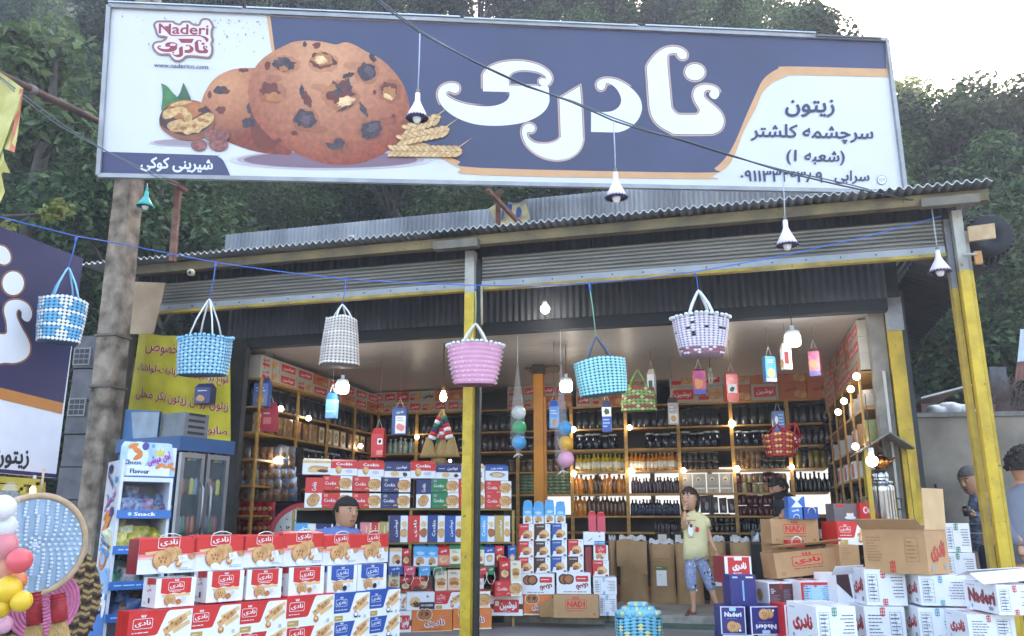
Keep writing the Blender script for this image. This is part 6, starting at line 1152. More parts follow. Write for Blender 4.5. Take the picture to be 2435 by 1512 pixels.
# basket standing in the road in front of the step
bz = at(1517, 1466, 6.9)
o = basket('basket', bz, .36, .24, bz.z, .96, 22, 8, lambda i, j: M('d8dba0', .4, .1) if (i + j // 2) % 3 == 0 and j < 6 else M('6cc0d8', .35, .12), DKB, 'turquoise and yellow woven basket standing on the ground before the step', hcol=DB, hh=.10, hw=.34, hat=True); o['group'] = 'x'; del o['group']
m = MB(); m.lathe([(.19, 0), (.185, .03), (.15, .065), (.08, .085), (0, .09)], M('7cc8dc', .4, .1), 24, (0, 0, -.005), True, .95, .6)
for i in range(20):
    for k in range(3): t = i * .314 + k * .15; r_ = .18 - .055 * k; m.ball((r_ * math.cos(t) * .95, r_ * math.sin(t) * .6, .03 + .032 * k), .02, M('d8dba0', .4, .1) if (i + k) % 3 == 0 else DB, 6)
m.build('lid', o)
# ================================================================== cable with pendant lamps
CB_ = [(860, -30, 5.05), (890, 0, 5.1), (1000, 79, 5.22), (1130, 148, 5.3), (1250, 203, 5.36), (1360, 243, 5.4), (1458, 287, 5.45), (1540, 313, 5.5), (1620, 332, 5.54), (1740, 370, 5.6), (1860, 408, 5.66), (2000, 441, 5.72), (2120, 466, 5.78), (2214, 484, 5.82), (2268, 497, 5.86)]
m = MB(); p = [at(*q) for q in CB_]; m.tube(p, .0065, M('3c434e', .5, .2), 6); m.tube([v + Vector((0, .01, .012 + .018 * math.sin(i * 1.3))) for i, v in enumerate(p)], .005, M('4a5564', .5, .2), 6)
tag(m.build('power_cable', origin=p[5]), 'dark twin power cable sagging across the front of the billboard with pendant lamps', 'cable')
m = MB(); q = [at(-40, 150, 4.9), at(45, 218, 5.0), at(140, 290, 5.4), at(240, 352, 5.9), at(330, 402, 6.1), at(420, 442, 6.3)]; m.tube(q, .005, M('6a7478', .5, .2), 6); m.tube([v + Vector((0, 0, -.03 * math.sin(i))) for i, v in enumerate(q)], .004, M('7a8488', .5, .2), 6); tag(m.build('power_cable', origin=q[2]), 'thin grey cable running from the yellow flag to the concrete pole', 'cable')
LSH = M('e3dcec', .35, .05); LIN = M('b795c0', .5, .1); TUR = M('3fb0a6', .4, .1)
def pendant(x, y, yr, hw, ytop, xtop, d, label, c=LSH, ci=LIN):
    p = at(x, y, d); h = p.z - at(x, yr, d).z; r_ = hw / F * d * 1.02; o = thing('pendant_lamp', p, label, 'lamp', 'pendant lamps strung outside'); k = r_ / .08
    m = MB(); m.lathe([(.017 * k, .0), (.019 * k, -h * .30), (.032 * k, -h * .48), (.055 * k, -h * .72), (.08 * k, -h)], c, 22); m.lathe([(.078 * k, -h), (.053 * k, -h * .72), (.03 * k, -h * .48)][::1], ci, 22); 
    for i in range(22): t = i * 2 * math.pi / 22; m.ball((.08 * k * math.cos(t), .08 * k * math.sin(t), -h), .006 * k, c if c is not LSH else M('5a4a60', .5), 5)
    m.build('shade', o); m = MB(); m.lathe([(0, -h * 1.22), (.02 * k, -h * 1.18), (.032 * k, -h * 1.02), (.028 * k, -h * .85), (.015 * k, -h * .7)], M('dcdcda', .3, .05), 12); m.build('bulb', o)
    m = MB(); t = at(xtop, ytop, d) - p; m.tube([(0, 0, 0), t * .5 + Vector((.002, 0, 0)), t], .0045, M('a9b2c0', .5), 6); m.tube([(0, 0, 0), (0, 0, .03)], .012 * k, c if c is not LSH else M('77706a', .5), 8); m.build('cord', o)
pendant(993, 222, 281, 29, 80, 998, 5.2, 'white funnel pendant lamp in front of the big cookie'); pendant(1463, 410, 470, 28, 287, 1458, 5.45, 'white funnel pendant lamp hanging below the lower edge of the billboard'); pendant(1866, 524, 583, 27, 408, 1860, 5.66, 'white funnel pendant lamp in front of the right roller shutter'); pendant(2228, 595, 646, 26, 486, 2213, 5.82, 'white funnel pendant lamp beside the right yellow post')
pendant(349, 455, 491, 21, 436, 350, 6.3, 'turquoise funnel pendant lamp beside the concrete pole', TUR, M('2d8a82', .5))
# ================================================================== packs, brooms and balls hanging inside
def hpack(Z, q, b, label, body, topm, fn, yaw=0, zt=2.72, side=None, k=.78):
    P = FR(b); s0, z1 = P.st(*Z(q[0], q[1])); s1, z0 = P.st(*Z(q[2], q[3])); wd, ht = s1 - s0, z1 - z0
    mb = bag_mesh(wd * .82, wd * .6, ht, body, front=fn, topm=topm, k=k, side=side); o = mb.build('hanging_bag'); o.location = P.W((s0 + s1) / 2, 0, z0); o.rotation_euler = (0, 0, P.yaw + yaw); tag(o, label, 'bag', 'gift packs hanging from strings in the shop')
    m = MB(); y = wd * .25; m.tube([(-wd * .2, y, ht), (0, y, ht + .09), (wd * .2, y, ht)], .003, ROPE, 5); m.tube([(0, y, ht + .09), (0, y, zt - z0)], .002, M('55504a', .6), 4); m.build('string', o)
def fwin(c1, c2): return lambda f: (f.rect(0, 0, f.A, 1, c1), f.rect(f.A * .1, .06, f.A * .9, .5, c2), f.ell(f.A * .5, .26, f.A * .28, .16, BISC, 10, .3), f.bars(f.A * .15, .62, f.A * .85, .86, 2, WHITE))
def fpurple(f): f.rect(0, 0, f.A, .2, M('4a3f9a', .3)); f.ell(f.A * .45, .5, f.A * .36, .26, M('d98a4a', .4, .3), 10, .4); f.ell(f.A * .55, .75, f.A * .3, .14, M('b03a8a', .4), 10, .4)
PURB = M('b23a6a', .3, .3, 12, h2='d0506a')
hpack(ZE, (362, 470, 470, 712), 1.3, 'blue pack hanging left of the right ball net', M('3f72c0', .3, .15), M('2f5fb0', .3), fwin(M('5f93d6', .3), M('86b4e6', .3)), .2)
hpack(ZE, (820, 470, 925, 740), 1.9, 'blue and white pack with a green leaf, under the mint basket', M('2f4aa0', .3, .15), M('3a3f55', .4), lambda f: (f.rect(0, .62, f.A, 1, WHITE), f.ell(f.A * .5, .82, f.A * .28, .13, M('3f4a2c', .5), 10, .5), f.bars(f.A * .1, .15, f.A * .9, .55, 3, PALEBLUE)), .1)
hpack(ZE, (1392, 440, 1512, 675), 2.3, 'dark brown and silver pack right of the green striped basket', M('a59a94', .3, .3, 20), M('54443e', .4), fwin(M('b5aaa4', .3, .3), M('d8d4d2', .3)), .1)
hpack(ZE, (1212, 195, 1300, 418), 2.0, 'white milk carton shaped pack behind the green striped basket', PAPER, M('cfc8b4', .4), lambda f: (f.rect(f.A * .2, .1, f.A * .75, .7, M('2f5a55', .4)),), -.3)
hpack(ZE, (1608, 190, 1755, 412), 1.5, 'pink and purple pouch under the speckled white basket', PURB, M('8a2f6a', .3), fpurple, .1, k=.9)
hpack(ZG, (250, 315, 385, 548), 1.7, 'orange red pack with a small picture, left of the right bay lamp', M('d0382c', .3, .12), M('c8362c', .3), lambda f: (f.rect(f.A * .1, .3, f.A * .85, .62, M('d8d4d0', .4)), f.ell(f.A * .45, .44, f.A * .22, .1, BLACK, 9, .4), f.bars(f.A * .2, .78, f.A * .8, .86, 1, WHITE)), .25, k=.93)
hpack(ZG, (565, 180, 692, 388), 1.2, 'sky blue pack with a biscuit picture under the right bay lamp', SKYBLUE, SKYBLUE, lambda f: (f.rect(0, 0, f.A, .12, WHITE), f.ell(f.A * .5, .34, f.A * .36, .2, BISC_L, 12, .2), f.bars(f.A * .2, .72, f.A * .85, .9, 2, WHITE)), .35, k=.95)
hpack(ZG, (708, 80, 818, 288), 1.1, 'white milk carton shaped pack with a maroon panel beside the right bay lamp', PAPER, M('d6cdbd', .4), lambda f: f.rect(f.A * .1, .25, f.A * .62, .85, M('8a2f2a', .4)), .4, side=lambda f: f.ell(f.A * .5, .3, .2, .2, BISC, 10))
hpack(ZG, (912, 125, 1045, 342), 1.3, 'pink and purple pouch hanging farthest right in the right bay', PURB, M('4a3a44', .4), fpurple, -.3, k=.9)
hpack(ZG, (628, 625, 758, 800), 2.0, 'blue printed bag hanging above the red baskets', M('3f5a9a', .3, .2), M('5a6fa5', .3), lambda f: (f.ell(f.A * .3, .6, f.A * .16, .2, PAPER, 8, .3), f.bars(f.A * .5, .3, f.A * .95, .9, 4, LBLUE)), .1, k=.95)
hpack(ZA, (418, 230, 490, 410), .9, 'pale blue pack hanging under the left bay lamp', M('6fa5d8', .3, .1), BLUE, lambda f: f.rect(f.A * .05, .32, f.A * .95, .4, PALEBLUE), .1, k=.72)
hpack(ZA, (884, 332, 992, 528), 1.2, 'navy pack with a white picture panel in the left bay', M('2f4f86', .35, .15), M('31568f', .35), lambda f: (f.rect(f.A * .25, .05, f.A * .98, .72, PAPER), f.bars(f.A * .35, .5, f.A * .9, .68, 2, GREYINK), f.ell(f.A * .6, .28, f.A * .3, .14, LRED, 10, .4), f.text('نادری', f.A * .55, .86, f.A * .5, WHITE, .12, .03)), .2, k=.93)
hpack(ZA, (738, 480, 832, 688), 1.4, 'red pack with a small dark window hanging at the left end of the rack', M('c2363a', .35, .15), M('a83038', .35), lambda f: (f.rect(f.A * .5, .55, f.A * .9, .8, WHITE), f.ell(f.A * .7, .68, f.A * .14, .09, BLACK, 8, .3), f.rect(f.A * .45, .1, f.A * .95, .3, LRED)), .1)
hpack(ZA, (-40, 300, 52, 500), 1.1, 'pink red pack hanging left of the left wall bulbs', M('c2465a', .35, .15), M('b03a4a', .35), lambda f: (f.rect(f.A * .2, .3, f.A * .8, .6, LRED), f.bars(f.A * .2, .7, f.A * .8, .85, 1, WHITE)), .1)
hpack(ZK, (330, 1330, 440, 1560), 1.0, 'blue pack with a clear front hanging at the left wall', M('3f62a8', .3, .2), M('35508c', .3), fwin(M('5f7fc0', .3), M('8a8f9a', .3)), .2)
hpack(ZJ, (1378, 1392, 1490, 1530), .3, 'navy pack hanging in front of the yellow banner', M('2f3470', .35, .15), M('2a2f66', .35), lambda f: (f.ell(f.A * .4, .3, f.A * .3, .2, BISC, 10, .3), f.bars(f.A * .2, .7, f.A * .8, .85, 1, WHITE)), .1, zt=2.6)
STRAW = M('9a7a4a', .8, .3, 40, grain=(6, 6, 1), h2='b9965c')
bc = FR(1.15); bt = bc.pt(*ZA(1245, 350)); bz0 = bc.st(*ZA(1245, 690))[1]
BRC = [RED, WHITE, GREEN, NAVY, RED, WHITE]
for i, (dx, fx) in enumerate(((-.13, .0), (.0, .02), (.1, .0), (-.04, .04))):
    o = thing('straw_broom', bt, '%s straw broom with coloured cloth bands in the bunch by the middle post' % ('left', 'middle', 'right', 'rear and lowest')[i], 'broom', 'straw brooms hanging in a bunch'); o.rotation_euler = (0, 0, YAW)
    H = bt.z - bz0 + (.06 if i == 3 else 0); m = MB(); m.tube([(0, fx, 0), (dx * .5, fx, -H * .35), (dx * .8, fx, -H * .58)], [.012, .028, .034], STRAW, 8); 
    for k in range(6): t = .15 + k * .08; m.tube([(dx * (t * 1.35), fx, -H * t), (dx * ((t + .07) * 1.35), fx, -H * (t + .07))], .02 + .03 * t + .004, BRC[(k + i) % 6], 10)
    m.build('stick', o); m = MB(); wdt = .09; m.lathe([(.03, -H * .58), (.045, -H * .7), (wdt * .9, -H * .92), (wdt, -H)], STRAW, 26, (dx * .8 + dx * .25, fx, 0), True, 1, .45, .16); m.build('brush', o)
m = MB(); m.tube([bt, bt + Vector((0, 0, 2.72 - bt.z))], .003, M('5a4a3a', .6), 5); tag(m.build('cord', origin=bt), 'cord from the ceiling holding the bunch of straw brooms', 'cord')
NET = GLASS('cfd2d4', .4, .16)
def ballnet(x, ytop, balls, b, label, who):
    P = FR(b); tp = P.pt(*ZE(x - 5, ytop)); o = thing('ball_net', tp, label, 'net', 'net tubes of plastic balls'); o.rotation_euler = (0, 0, P.yaw); rel = []
    for (bx, by, br, c, cn) in balls:
        p = P.pt(*ZE(bx, by)); r_ = br * .27249 / F * (p - Vector((0, 0, EYE))).length * .99; m = MB(); m.ball((0, 0, 0), r_, c, 20); q = m.build('ball'); q.location = p; tag(q, '%s plastic ball in %s' % (cn, who), 'ball', 'plastic balls in the nets'); rel.append((p - tp, r_))
    rr = rel[0][1] * 1.04; z1, z2 = rel[0][0].z, rel[-1][0].z; m = MB(); m.lathe([(.006, -.02), (.012, -.1), (rr * .8, z1 + rr * .8), (rr, z1), (rr, z2), (rr * .6, z2 - rr * .9), (.008, z2 - rr * 1.5)], NET, 16, (0, 0, 0)); m.build('net', o)
    m = MB(); m.tube([(0, 0, -.02), (0, 0, .02), (0, 0, 2.72 - tp.z)], .003, ROPE, 5); m.build('string', o); m = MB()
    for k in range(5): t = k * 1.26; m.tube([(0, 0, z2 - rr * 1.5), (.05 * math.cos(t), .03 * math.sin(t), z2 - rr * 1.75 - .02 * (k % 2))], [.008, .004], ROPE, 5)
    m.build('knot', o)
ballnet(100, 120, [(105, 577, 62, M('d8dcd8', .35, .05), 'white'), (110, 706, 62, M('2fae6a', .3, .05), 'green'), (109, 836, 63, M('4fa5dc', .3, .05), 'blue')], 1.0, 'clear net tube of three plastic balls topped by the white ball', 'the left net')
ballnet(478, 120, [(510, 710, 62, M('3f97cc', .3, .05), 'blue'), (515, 845, 66, M('e0a838', .3, .05), 'yellow'), (517, 982, 72, M('e2a0bd', .3, .05), 'pink')], .8, 'clear net tube of three plastic balls ending in the pink ball', 'the right net')
o = basket('basket', FR(1.8).pt(*ZE(1147, 362)), .32, .12, .24, 1.12, 26, 8, lambda i, j: (M('a33a3a', .4) if j % 3 == 1 else M('8aa85a', .4)) if (i + j) % 4 else M('c9c48a', .4), M('5a6a3a', .6), 'green and red striped basket with green handles hanging inside the right bay', yaw=YAW, hcol=M('7ab85a', .4), hh=.2, hw=.3, hat=True)
P2 = FR(1.75)
o = basket('basket', P2.pt(*ZG(685, 815)), .29, .2, .22, .78, 24, 8, lambda i, j: M('d9a85a', .4) if j % 2 and (i % 3) else M('a8222c', .4), M('6a1418', .6), 'dark red and yellow zigzag basket hanging at the centre of the right bay', yaw=YAW + .3, hcol=M('a8222c', .4), hh=.1, hat=True)
o = basket('basket', P2.pt(*ZG(815, 785)) + Vector((.02, .12, 0)), .2, .15, .22, .9, 20, 8, lambda i, j: M('dcd4d4', .4) if (i + j) % 2 and j in (1, 2, 5, 6) else M('b8242e', .4), M('6a1418', .6), 'small tilted red basket with white dots behind the zigzag one', yaw=YAW - .5, hcol=M('b8242e', .4), hh=.1, roll=R(24), hat=True)
# ================================================================== the left edge: pole, second sign, banner, fridge, snack stand
pt_, pb_ = at(362, -90, 6.95), at(196, 1512, 6.95); dv = (pt_ - pb_); pb0 = pb_ - dv * (pb_.z / dv.z)
m = MB(); ux = Vector((FR0.u[0], FR0.u[1], 0)); uy = Vector((FR0.n[0], FR0.n[1], 0)); n = 60
for i in range(n + 1):
    t = i / n; c = pb0 + (pt_ - pb0) * t; w_ = .098 - .016 * t
    for (sx, sy) in ((-1, -1), (-.86, -1), (.86, -1), (1, -.86), (1, 1), (-1, 1), (-1, -.86)): m.v.append(tuple(c + ux * sx * w_ * (1 + .05 * mnoise.noise((sx, sy, i * .35)) + .03 * (rng.random() - .5)) + uy * sy * w_))
CONP = M('6c5f50', .95, .55, 7, bump=1., detail=12, h2='9c8e7c')
for i in range(n):
    for k in range(7): m.f.append([i * 7 + k, i * 7 + (k + 1) % 7, (i + 1) * 7 + (k + 1) % 7, (i + 1) * 7 + k]); m.mi.append(m.m(CONP)); m.sm.append(False)
pol = thing('concrete_pole', pb0, 'weathered grey concrete utility pole at the left carrying the billboard', 'pole'); m.build('shaft', pol, origin=PW(pol))
m = MB()
for z in (2.05, 2.5): c = pb0 + dv * ((z - pb0.z) / dv.z); m.obox(c - ux * .11 - uy * .11, ux * .22, uy * .22, (0, 0, .02), M('5a564c', .7))
m.build('wire_band', pol, origin=PW(pol))
def prop(pts, label, r_=.03): m = MB(); q = [at(*p) for p in pts[0]]; m.bar(q[0], q[1], .05, RUST); [m.bar(at(*a), at(*b), .035, RUST) for (a, b) in pts[1:]]; tag(m.build('iron_prop', origin=q[0]), label, 'support')
prop([((672, 428 / 1, 6.6), (672, 428, 6.6))] if False else [((424, 440, 6.75), (410, 622, 6.75)), ((395, 425, 6.6), (445, 455, 6.75))], 'rusty red iron prop with a slanting brace under the left end of the billboard')
prop([((1184, 455, 7.3), (1184, 560, 7.3)), ((1158, 450, 6.8), (1255, 552, 7.3))], 'rusty red iron prop with a crossing brace under the middle of the billboard')
m = MB(); PT = [ (1165, 500), (1180, 488), (1215, 492), (1250, 480), (1262, 520), (1240, 552), (1200, 548), (1180, 530)]; P13 = FR(1.28); m.poly([[(P13.st(*p)) for p in PT]], lambda a, z: P13.W(a, .03 * math.sin(a * 40) - .04, z), M('b9b39a', .8, .3, 9, h2='c9c08a'))
for (x, y) in ((1195, 515), (1215, 500), (1236, 510)): s, z = P13.st(x, y); m.poly([[(s + .035 * math.cos(t * .6283), z + .06 * math.sin(t * .6283)) for t in range(10)]], lambda a, z: P13.W(a, .03 * math.sin(a * 40) - .046, z), M('2f4a8a', .7))
m.grid(lambda u, v: P13.W(P13.st(1200, 470)[0] + u * .9, -.05 + .03 * math.sin(u * 20 + v * 5), P13.st(1200, 475)[1] - .03 * v - .04 * math.sin(u * 9) + .06 * u), 18, 3, M('3f4248', .7, .4), True)
tag(m.build('torn_banner', origin=P13.pt(1210, 520)), 'crumpled torn scrap of a painted banner lying on the roof below the billboard', 'banner')
# neighbour's sign
B2 = PL(at(199, 900, 6.35), YAW + math.pi / 2)
b2s = Sign(B2.W(0, 0, 0), B2.W(1, 0, 0), B2.W(0, 0, 1)); b2s.n = b2s.n if b2s.n.x > 0 else -b2s.n
q = [b2s.S(-420, 1735), b2s.S(209, 1793), b2s.S(311, 969), b2s.S(-420, 690)]
nsg = thing('neighbour_sign', q[1], 'cropped navy, orange and white sign board at the left edge with white Persian lettering', 'sign')
m = MB(); bk = [v - b2s.n * .05 for v in q]; m.add(q + bk, [(0, 1, 2, 3), (7, 6, 5, 4), (0, 4, 5, 1), (1, 5, 6, 2), (2, 6, 7, 3), (3, 7, 4, 0)], M('d3d7df', .45, .04)); m.build('panel', nsg, origin=PW(nsg))
A = Art(b2s, .003); NV2 = M('292750', .4, .1, 1)
A.poly([(-420, 1395), (231, 1553), (311, 969), (-420, 690)], M('b5763a', .45, .08)); A.poly([(-420, 1350), (237, 1512), (311, 969), (-420, 690)], NV2); A.poly([(-420, 1720), (211, 1778), (209, 1792), (-420, 1735)], NV2)
cj = zc(0, 700, .5291); l1 = spline(cj([(-70, 1060), (35, 1045), (45, 1000), (40, 950), (25, 880), (40, 830), (80, 805), (140, 805), (195, 835), (220, 880), (222, 920), (200, 955), (170, 950), (150, 925), (150, 890), (130, 870), (115, 890), (118, 930), (150, 1000), (190, 1070), (210, 1130), (200, 1190), (160, 1230), (100, 1250), (40, 1248), (-70, 1240)])); l2 = cj([(90 + 76 * math.cos(t * .2617), 685 + 84 * math.sin(t * .2617)) for t in range(24)]); l3 = spline(cj([(-70, 430), (0, 418), (45, 440), (70, 485), (66, 530), (30, 553), (-10, 545), (-60, 560)]))
for l in (l1, l2, l3): A.poly(offset(l, 6), M('a5692f', .5)); A.poly(offset(l, 3), M('5a3a24', .5))
for l in (l1, l2, l3): A.poly(l, whit)
A.text('زیتون', 40, 1722, 132, M('23252c', .5), 68, .03, .06); A.mb.build('lettering', nsg, origin=PW(nsg))
# block wall between the neighbours
bw = thing('block_wall', at(180, 1400, 7.6), 'dark concrete block pier with pierced blocks behind the pole', 'wall')
m = MB(); PB_ = PL(at(180, 1300, 7.6), R(-5)); BLK = M('68676a', .95, .3, 6, bump=.6, detail=8)
for k in range(9):
    z0, z1 = PB_.st(180, 1500 - 78 * k)[1], PB_.st(180, 1500 - 78 * (k + 1))[1]; x0, x1 = PB_.st(130, 1200)[0], PB_.st(222, 1200)[0]; pbox(m, PB_, x0, x1, 0 + .01 * (k % 2), .3, z0 + .006, z1 - .006, BLK)
pbox(m, PB_, x0 + .01, x1 - .01, .03, .28, 0, z1, M('4a4a4c', .95)); m.build('blocks', bw, origin=PW(bw)); m = MB()
for (cx, cy) in ((197, 848), (185, 968)):
    s, z = PB_.st(cx, cy); pbox(m, PB_, s - .085, s + .085, -.02, .0, z - .085, z + .085, M('8f8f90', .9, .2))
    for i in range(3):
        for j in range(3): pbox(m, PB_, s - .07 + i * .05, s - .03 + i * .05, -.024, -.02, z - .07 + j * .05, z - .03 + j * .05, BLACK)
m.build('grille', bw, origin=PW(bw))
m = MB(); pbox(m, PL(at(240, 1300, 8.9), YAW), -.6, .6, 0, .1, 0, 2.7, M('2e2d2e', .9)); m2 = None
tag(m.build('back_partition', origin=at(260, 1300, 8.2)), 'dark boarded partition closing the left side behind the banner', 'wall')
# yellow banner
BNP = FR(.42); bq = [BNP.st(*ZJ(978, 1040)), BNP.st(*ZJ(1640, 1090)), BNP.st(*ZD(1478, 278)), BNP.st(*ZD(800, 210))]
bn = thing('banner', BNP.W(bq[0][0], 0, bq[3][1]), 'yellow cloth banner with red Persian writing hung above the fridge', 'banner')
def bnp(u, v):
    x = (bq[3][0] * (1 - u) + bq[2][0] * u) * (1 - v) + (bq[0][0] * (1 - u) + bq[1][0] * u) * v; z = (bq[3][1] * (1 - u) + bq[2][1] * u) * (1 - v) + (bq[0][1] * (1 - u) + bq[1][1] * u) * v
    return BNP.W(x, .018 * math.sin(u * 22 + v * 2) * (.4 + .6 * v), z)
m = MB(); m.grid(bnp, 40, 12, M('c2ae20', .7, .12, 4, h2='d6c530'), True); m.build('cloth', bn, origin=PW(bn))
m = MB()
for (t, u0, u1, v, hh) in (('مخصوص', .12, .52, .84, .13), ('انواع ترشیجات-مرباجات-لواشک', .04, .98, .62, .11), ('زیتون-روغن زیتون بکر محلی', .06, .98, .37, .12), ('صابون سر گنجه', .40, .97, .13, .11)):
    for lay, (bo, mt) in enumerate(((.05, CREAM), (.015, M('a5262a', .6, .1)))):
        vs, fs, gw, y0, y1 = glyphs(t, bo, 2)
        for q in (-1, 1) if lay else (-2.6, -1, 1, 2.6):
            vv = []
            for g_ in vs:
                u = u0 + (u1 - u0) * g_[0] / gw + q * .003; p = bnp(u, v + hh * ((g_[1] - y0) / (y1 - y0) - .5) - .06 * (u - .5)); vv.append(p - ND * (.004 + .003 * lay + .0003 * q))
            m.add(vv, fs, mt)
m.build('lettering', bn, origin=PW(bn))
# drinks fridge
FC = at(*ZD(1125, 600), 6.55); FS = PL(FC, YAW + R(78)); FFp = PL(FC, YAW + R(-12)); wF = FS.st(*ZD(1465, 450))[0]; dF = -FFp.st(*ZD(745, 450))[0]; zh0, zh1 = FS.st(*ZD(1128, 322))[1], FS.st(*ZD(1130, 228))[1]
fr = thing('drinks_fridge', FS.W(wF / 2, .2, 0), 'tall two door glass drinks fridge with a blue header', 'fridge'); FBL = M('24507f', .45, .1); ALU = M('9a9da2', .35, .1, metal=.7)
m = MB(); pbox(m, FS, 0, wF, .06, dF, .02, zh0, M('3d5f86', .5, .1)); m.build('cabinet', fr, origin=PW(fr)); m = MB(); pbox(m, FS, -.03, wF + .02, -.03, dF, zh0 + .002, zh1, FBL); m.build('header', fr, origin=PW(fr))
m = MB(); pbox(m, FS, .03, wF - .03, .03, .055, .25, zh0 - .03, M('14181c', .6)); 
DR = [M('3d6f3a', .2, .3), M('8a2a22', .2, .3), M('b9722a', .2, .3), M('2a1a14', .2, .3), M('b9b048', .2, .3), M('7d98a5', .2, .2)]
m.build('interior', fr, origin=PW(fr))
for k in range(2):
    s0, s1 = (.015 + k * wF / 2, wF / 2 - .01 + k * wF / 2); m = MB()
    for (a, b, z0, z1) in ((s0, s0 + .035, .2, zh0 - .01), (s1 - .035, s1, .2, zh0 - .01), (s0 + .035, s1 - .035, .2, .25), (s0 + .035, s1 - .035, zh0 - .05, zh0 - .01)): pbox(m, FS, a, b, -.012, .02, z0, z1, ALU)
    d_ = m.build('door', fr, origin=PW(fr)); m = MB(); pbox(m, FS, s0 + .035, s1 - .035, .008, .012, .25, zh0 - .05, GLASS('9fb0b8', .05, .10)); m.build('pane', d_, origin=PW(d_)); m = MB(); hs = s1 - .03 if k == 0 else s0 + .03
    m.tube([FS.W(hs, -.01, 1.25), FS.W(hs, -.05, 1.2), FS.W(hs, -.055, 1.05), FS.W(hs, -.05, .9), FS.W(hs, -.01, .85)], .012, ALU, 8); m.build('handle', d_, origin=PW(d_))
FB_ = [bottle(.2, .032, c, WHITE, None, .36) for c in DR]
for z in (.55, .85, 1.15, 1.42):
    for i in range(9):
        o = inst(FB_[(i + int(z * 7)) % 6], 'bottle', FS.W(.08 + i * (wF - .16) / 8, .042, z), 0, 'small drink bottle in the rows behind the fridge doors', 'bottle', 'drink bottles in the fridge', .9)
    m = MB(); pbox(m, FS, .04, wF - .04, .0301, .0549, z - .012, z - .002, M('c9ccd0', .4)); m.build('shelf', fr, origin=PW(fr))
s0 = FFp.st(*ZD(1000, 150))[0]; s1 = FFp.st(*ZD(1150, 150))[0]; zt = FFp.st(*ZD(1000, 85))[1]; m = MB(); pbox(m, FFp, s0, s1, .05, .3, zh1 + .002, zt, M('6f7478', .5, .2, metal=.3))
for k in range(4): pbox(m, FFp, s1, s1 + .003, .09, .26, zh1 + .03 + k * .05, zh1 + .05 + k * .05, BLACK)
o = m.build('metal_box', origin=FFp.W(s0, .1, zh1)); tag(o, 'grey vented metal box standing on the fridge', 'box')
m = MB(); s0 = FFp.st(*ZD(775, 150))[0]; s1 = FFp.st(*ZD(998, 150))[0]; zt = FFp.st(*ZD(775, 65))[1]
m.poly([[(s0, zh1 + .002), (s1, zh1 + .002), (s1, zt - .03), (s0 + .1, zt - .01), (s0 + .06, zt + .0), (s0, zt + .01)]], lambda a, z: FFp.W(a, .03, z), M('335f8c', .5, .15)); m.poly([[(s0 + .14, zh1 + .004), (s1, zh1 + .004), (s1, zt - .04), (s0 + .08, zt - .02)]], lambda a, z: FFp.W(a, .026, z), M('7f8f9c', .4, .2))
m.poly([[(s0, zh1 + .002), (s1, zh1 + .002), (s1, zt - .03), (s0, zt + .01)]], lambda a, z: FFp.W(a, .05, z), M('335f8c', .5, .15)); tag(m.build('panel', origin=FFp.W(s0, .03, zh1)), 'blue and grey sheet panel leaning on top of the fridge', 'panel')
# snack stand
SS = plane_at(ZD, 715, 1000, 5.75, 38); wS = SS.st(*ZD(1082, 800))[0]; zs = lambda y, x=720: SS.st(*ZD(x, y))[1]
stn = thing('snack_stand', SS.W(wS / 2, .15, 0), 'tall cardboard snack display stand with blue shelf edges and a printed header', 'stand'); STW = M('cfd5df', .45, .06); SBL = M('2f6db5', .4, .1); dS = .42
zt_ = zs(490); m = MB()
pbox(m, SS, 0, .02, .0, dS, 0, zt_ + .12, STW); pbox(m, SS, wS - .02, wS, 0, dS, 0, zt_ + .0, STW); pbox(m, SS, .02, wS - .02, dS - .02, dS, 0, zt_, M('b9bdc6', .5, .06)); pbox(m, SS, .02, wS - .02, 0, dS - .02, zt_ - .03, zt_, STW); m.build('carcass', stn, origin=PW(stn))
f0 = MB(); zt2 = zs(275, 860); f = Face(f0, SS.W(-.01, .02, zt_ + .01), SS.W(wS, .02, 0) - SS.W(0, .02, 0), (0, 0, 1), wS + .02, zt2 - zt_)
f.poly([(0, 0), (f.A, 0), (f.A * .98, .2), (f.A * .9, .97), (f.A * .84, 1), (.06, 1), (0, .9)], M('7fb2e2', .4, .15, 6, h2='cfe2f4')); f.ell(f.A * .3, .6, .3, .42, M('d3e2f2', .4), 14); f.rect(f.A * .12, .02, f.A * .9, .3, M('dbe5f2', .4))
CH = M('d9823a', .5, .2, 12)
for (x, y, rx, ry, ro) in ((.2, .88, .15, .08, .3), (.28, .74, .16, .08, -.5), (.3, .56, .15, .08, .5), (.70, .3, .12, .06, .6), (.78, .32, .12, .06, -.6), (.9, .34, .12, .06, .8), (.95, .24, .1, .05, -.5)): f.ell(f.A * x, y, rx, ry, CH, 12, .2, ro)
f.ell(f.A * .42, .88, .1, .12, M('4a3f8a', .4), 12); f.ell(f.A * .56, .9, .05, .06, SKYBLUE, 10); f.text('Cheese', f.A * .22, .40, f.A * .30, M('1f3f6a', .4), .14, .04); f.text('Flavour', f.A * .36, .14, f.A * .34, M('1f3f6a', .4), .14, .04); f.poly([(f.A * .62, .62), (f.A * .60, .8), (f.A * .66, .7), (f.A * .69, .86), (f.A * .72, .72), (f.A * .78, .82), (f.A * .77, .62)], M('d8c34a', .4)); f.text('اوی میشی', f.A * .68, .52, f.A * .42, M('a53a9a', .4), .3, .05, .3)
pbox(f0, SS, -.01, wS + .01, .021, .04, zt_ + .011, zt2 - .02, STW); f0.build('header', stn, origin=PW(stn))
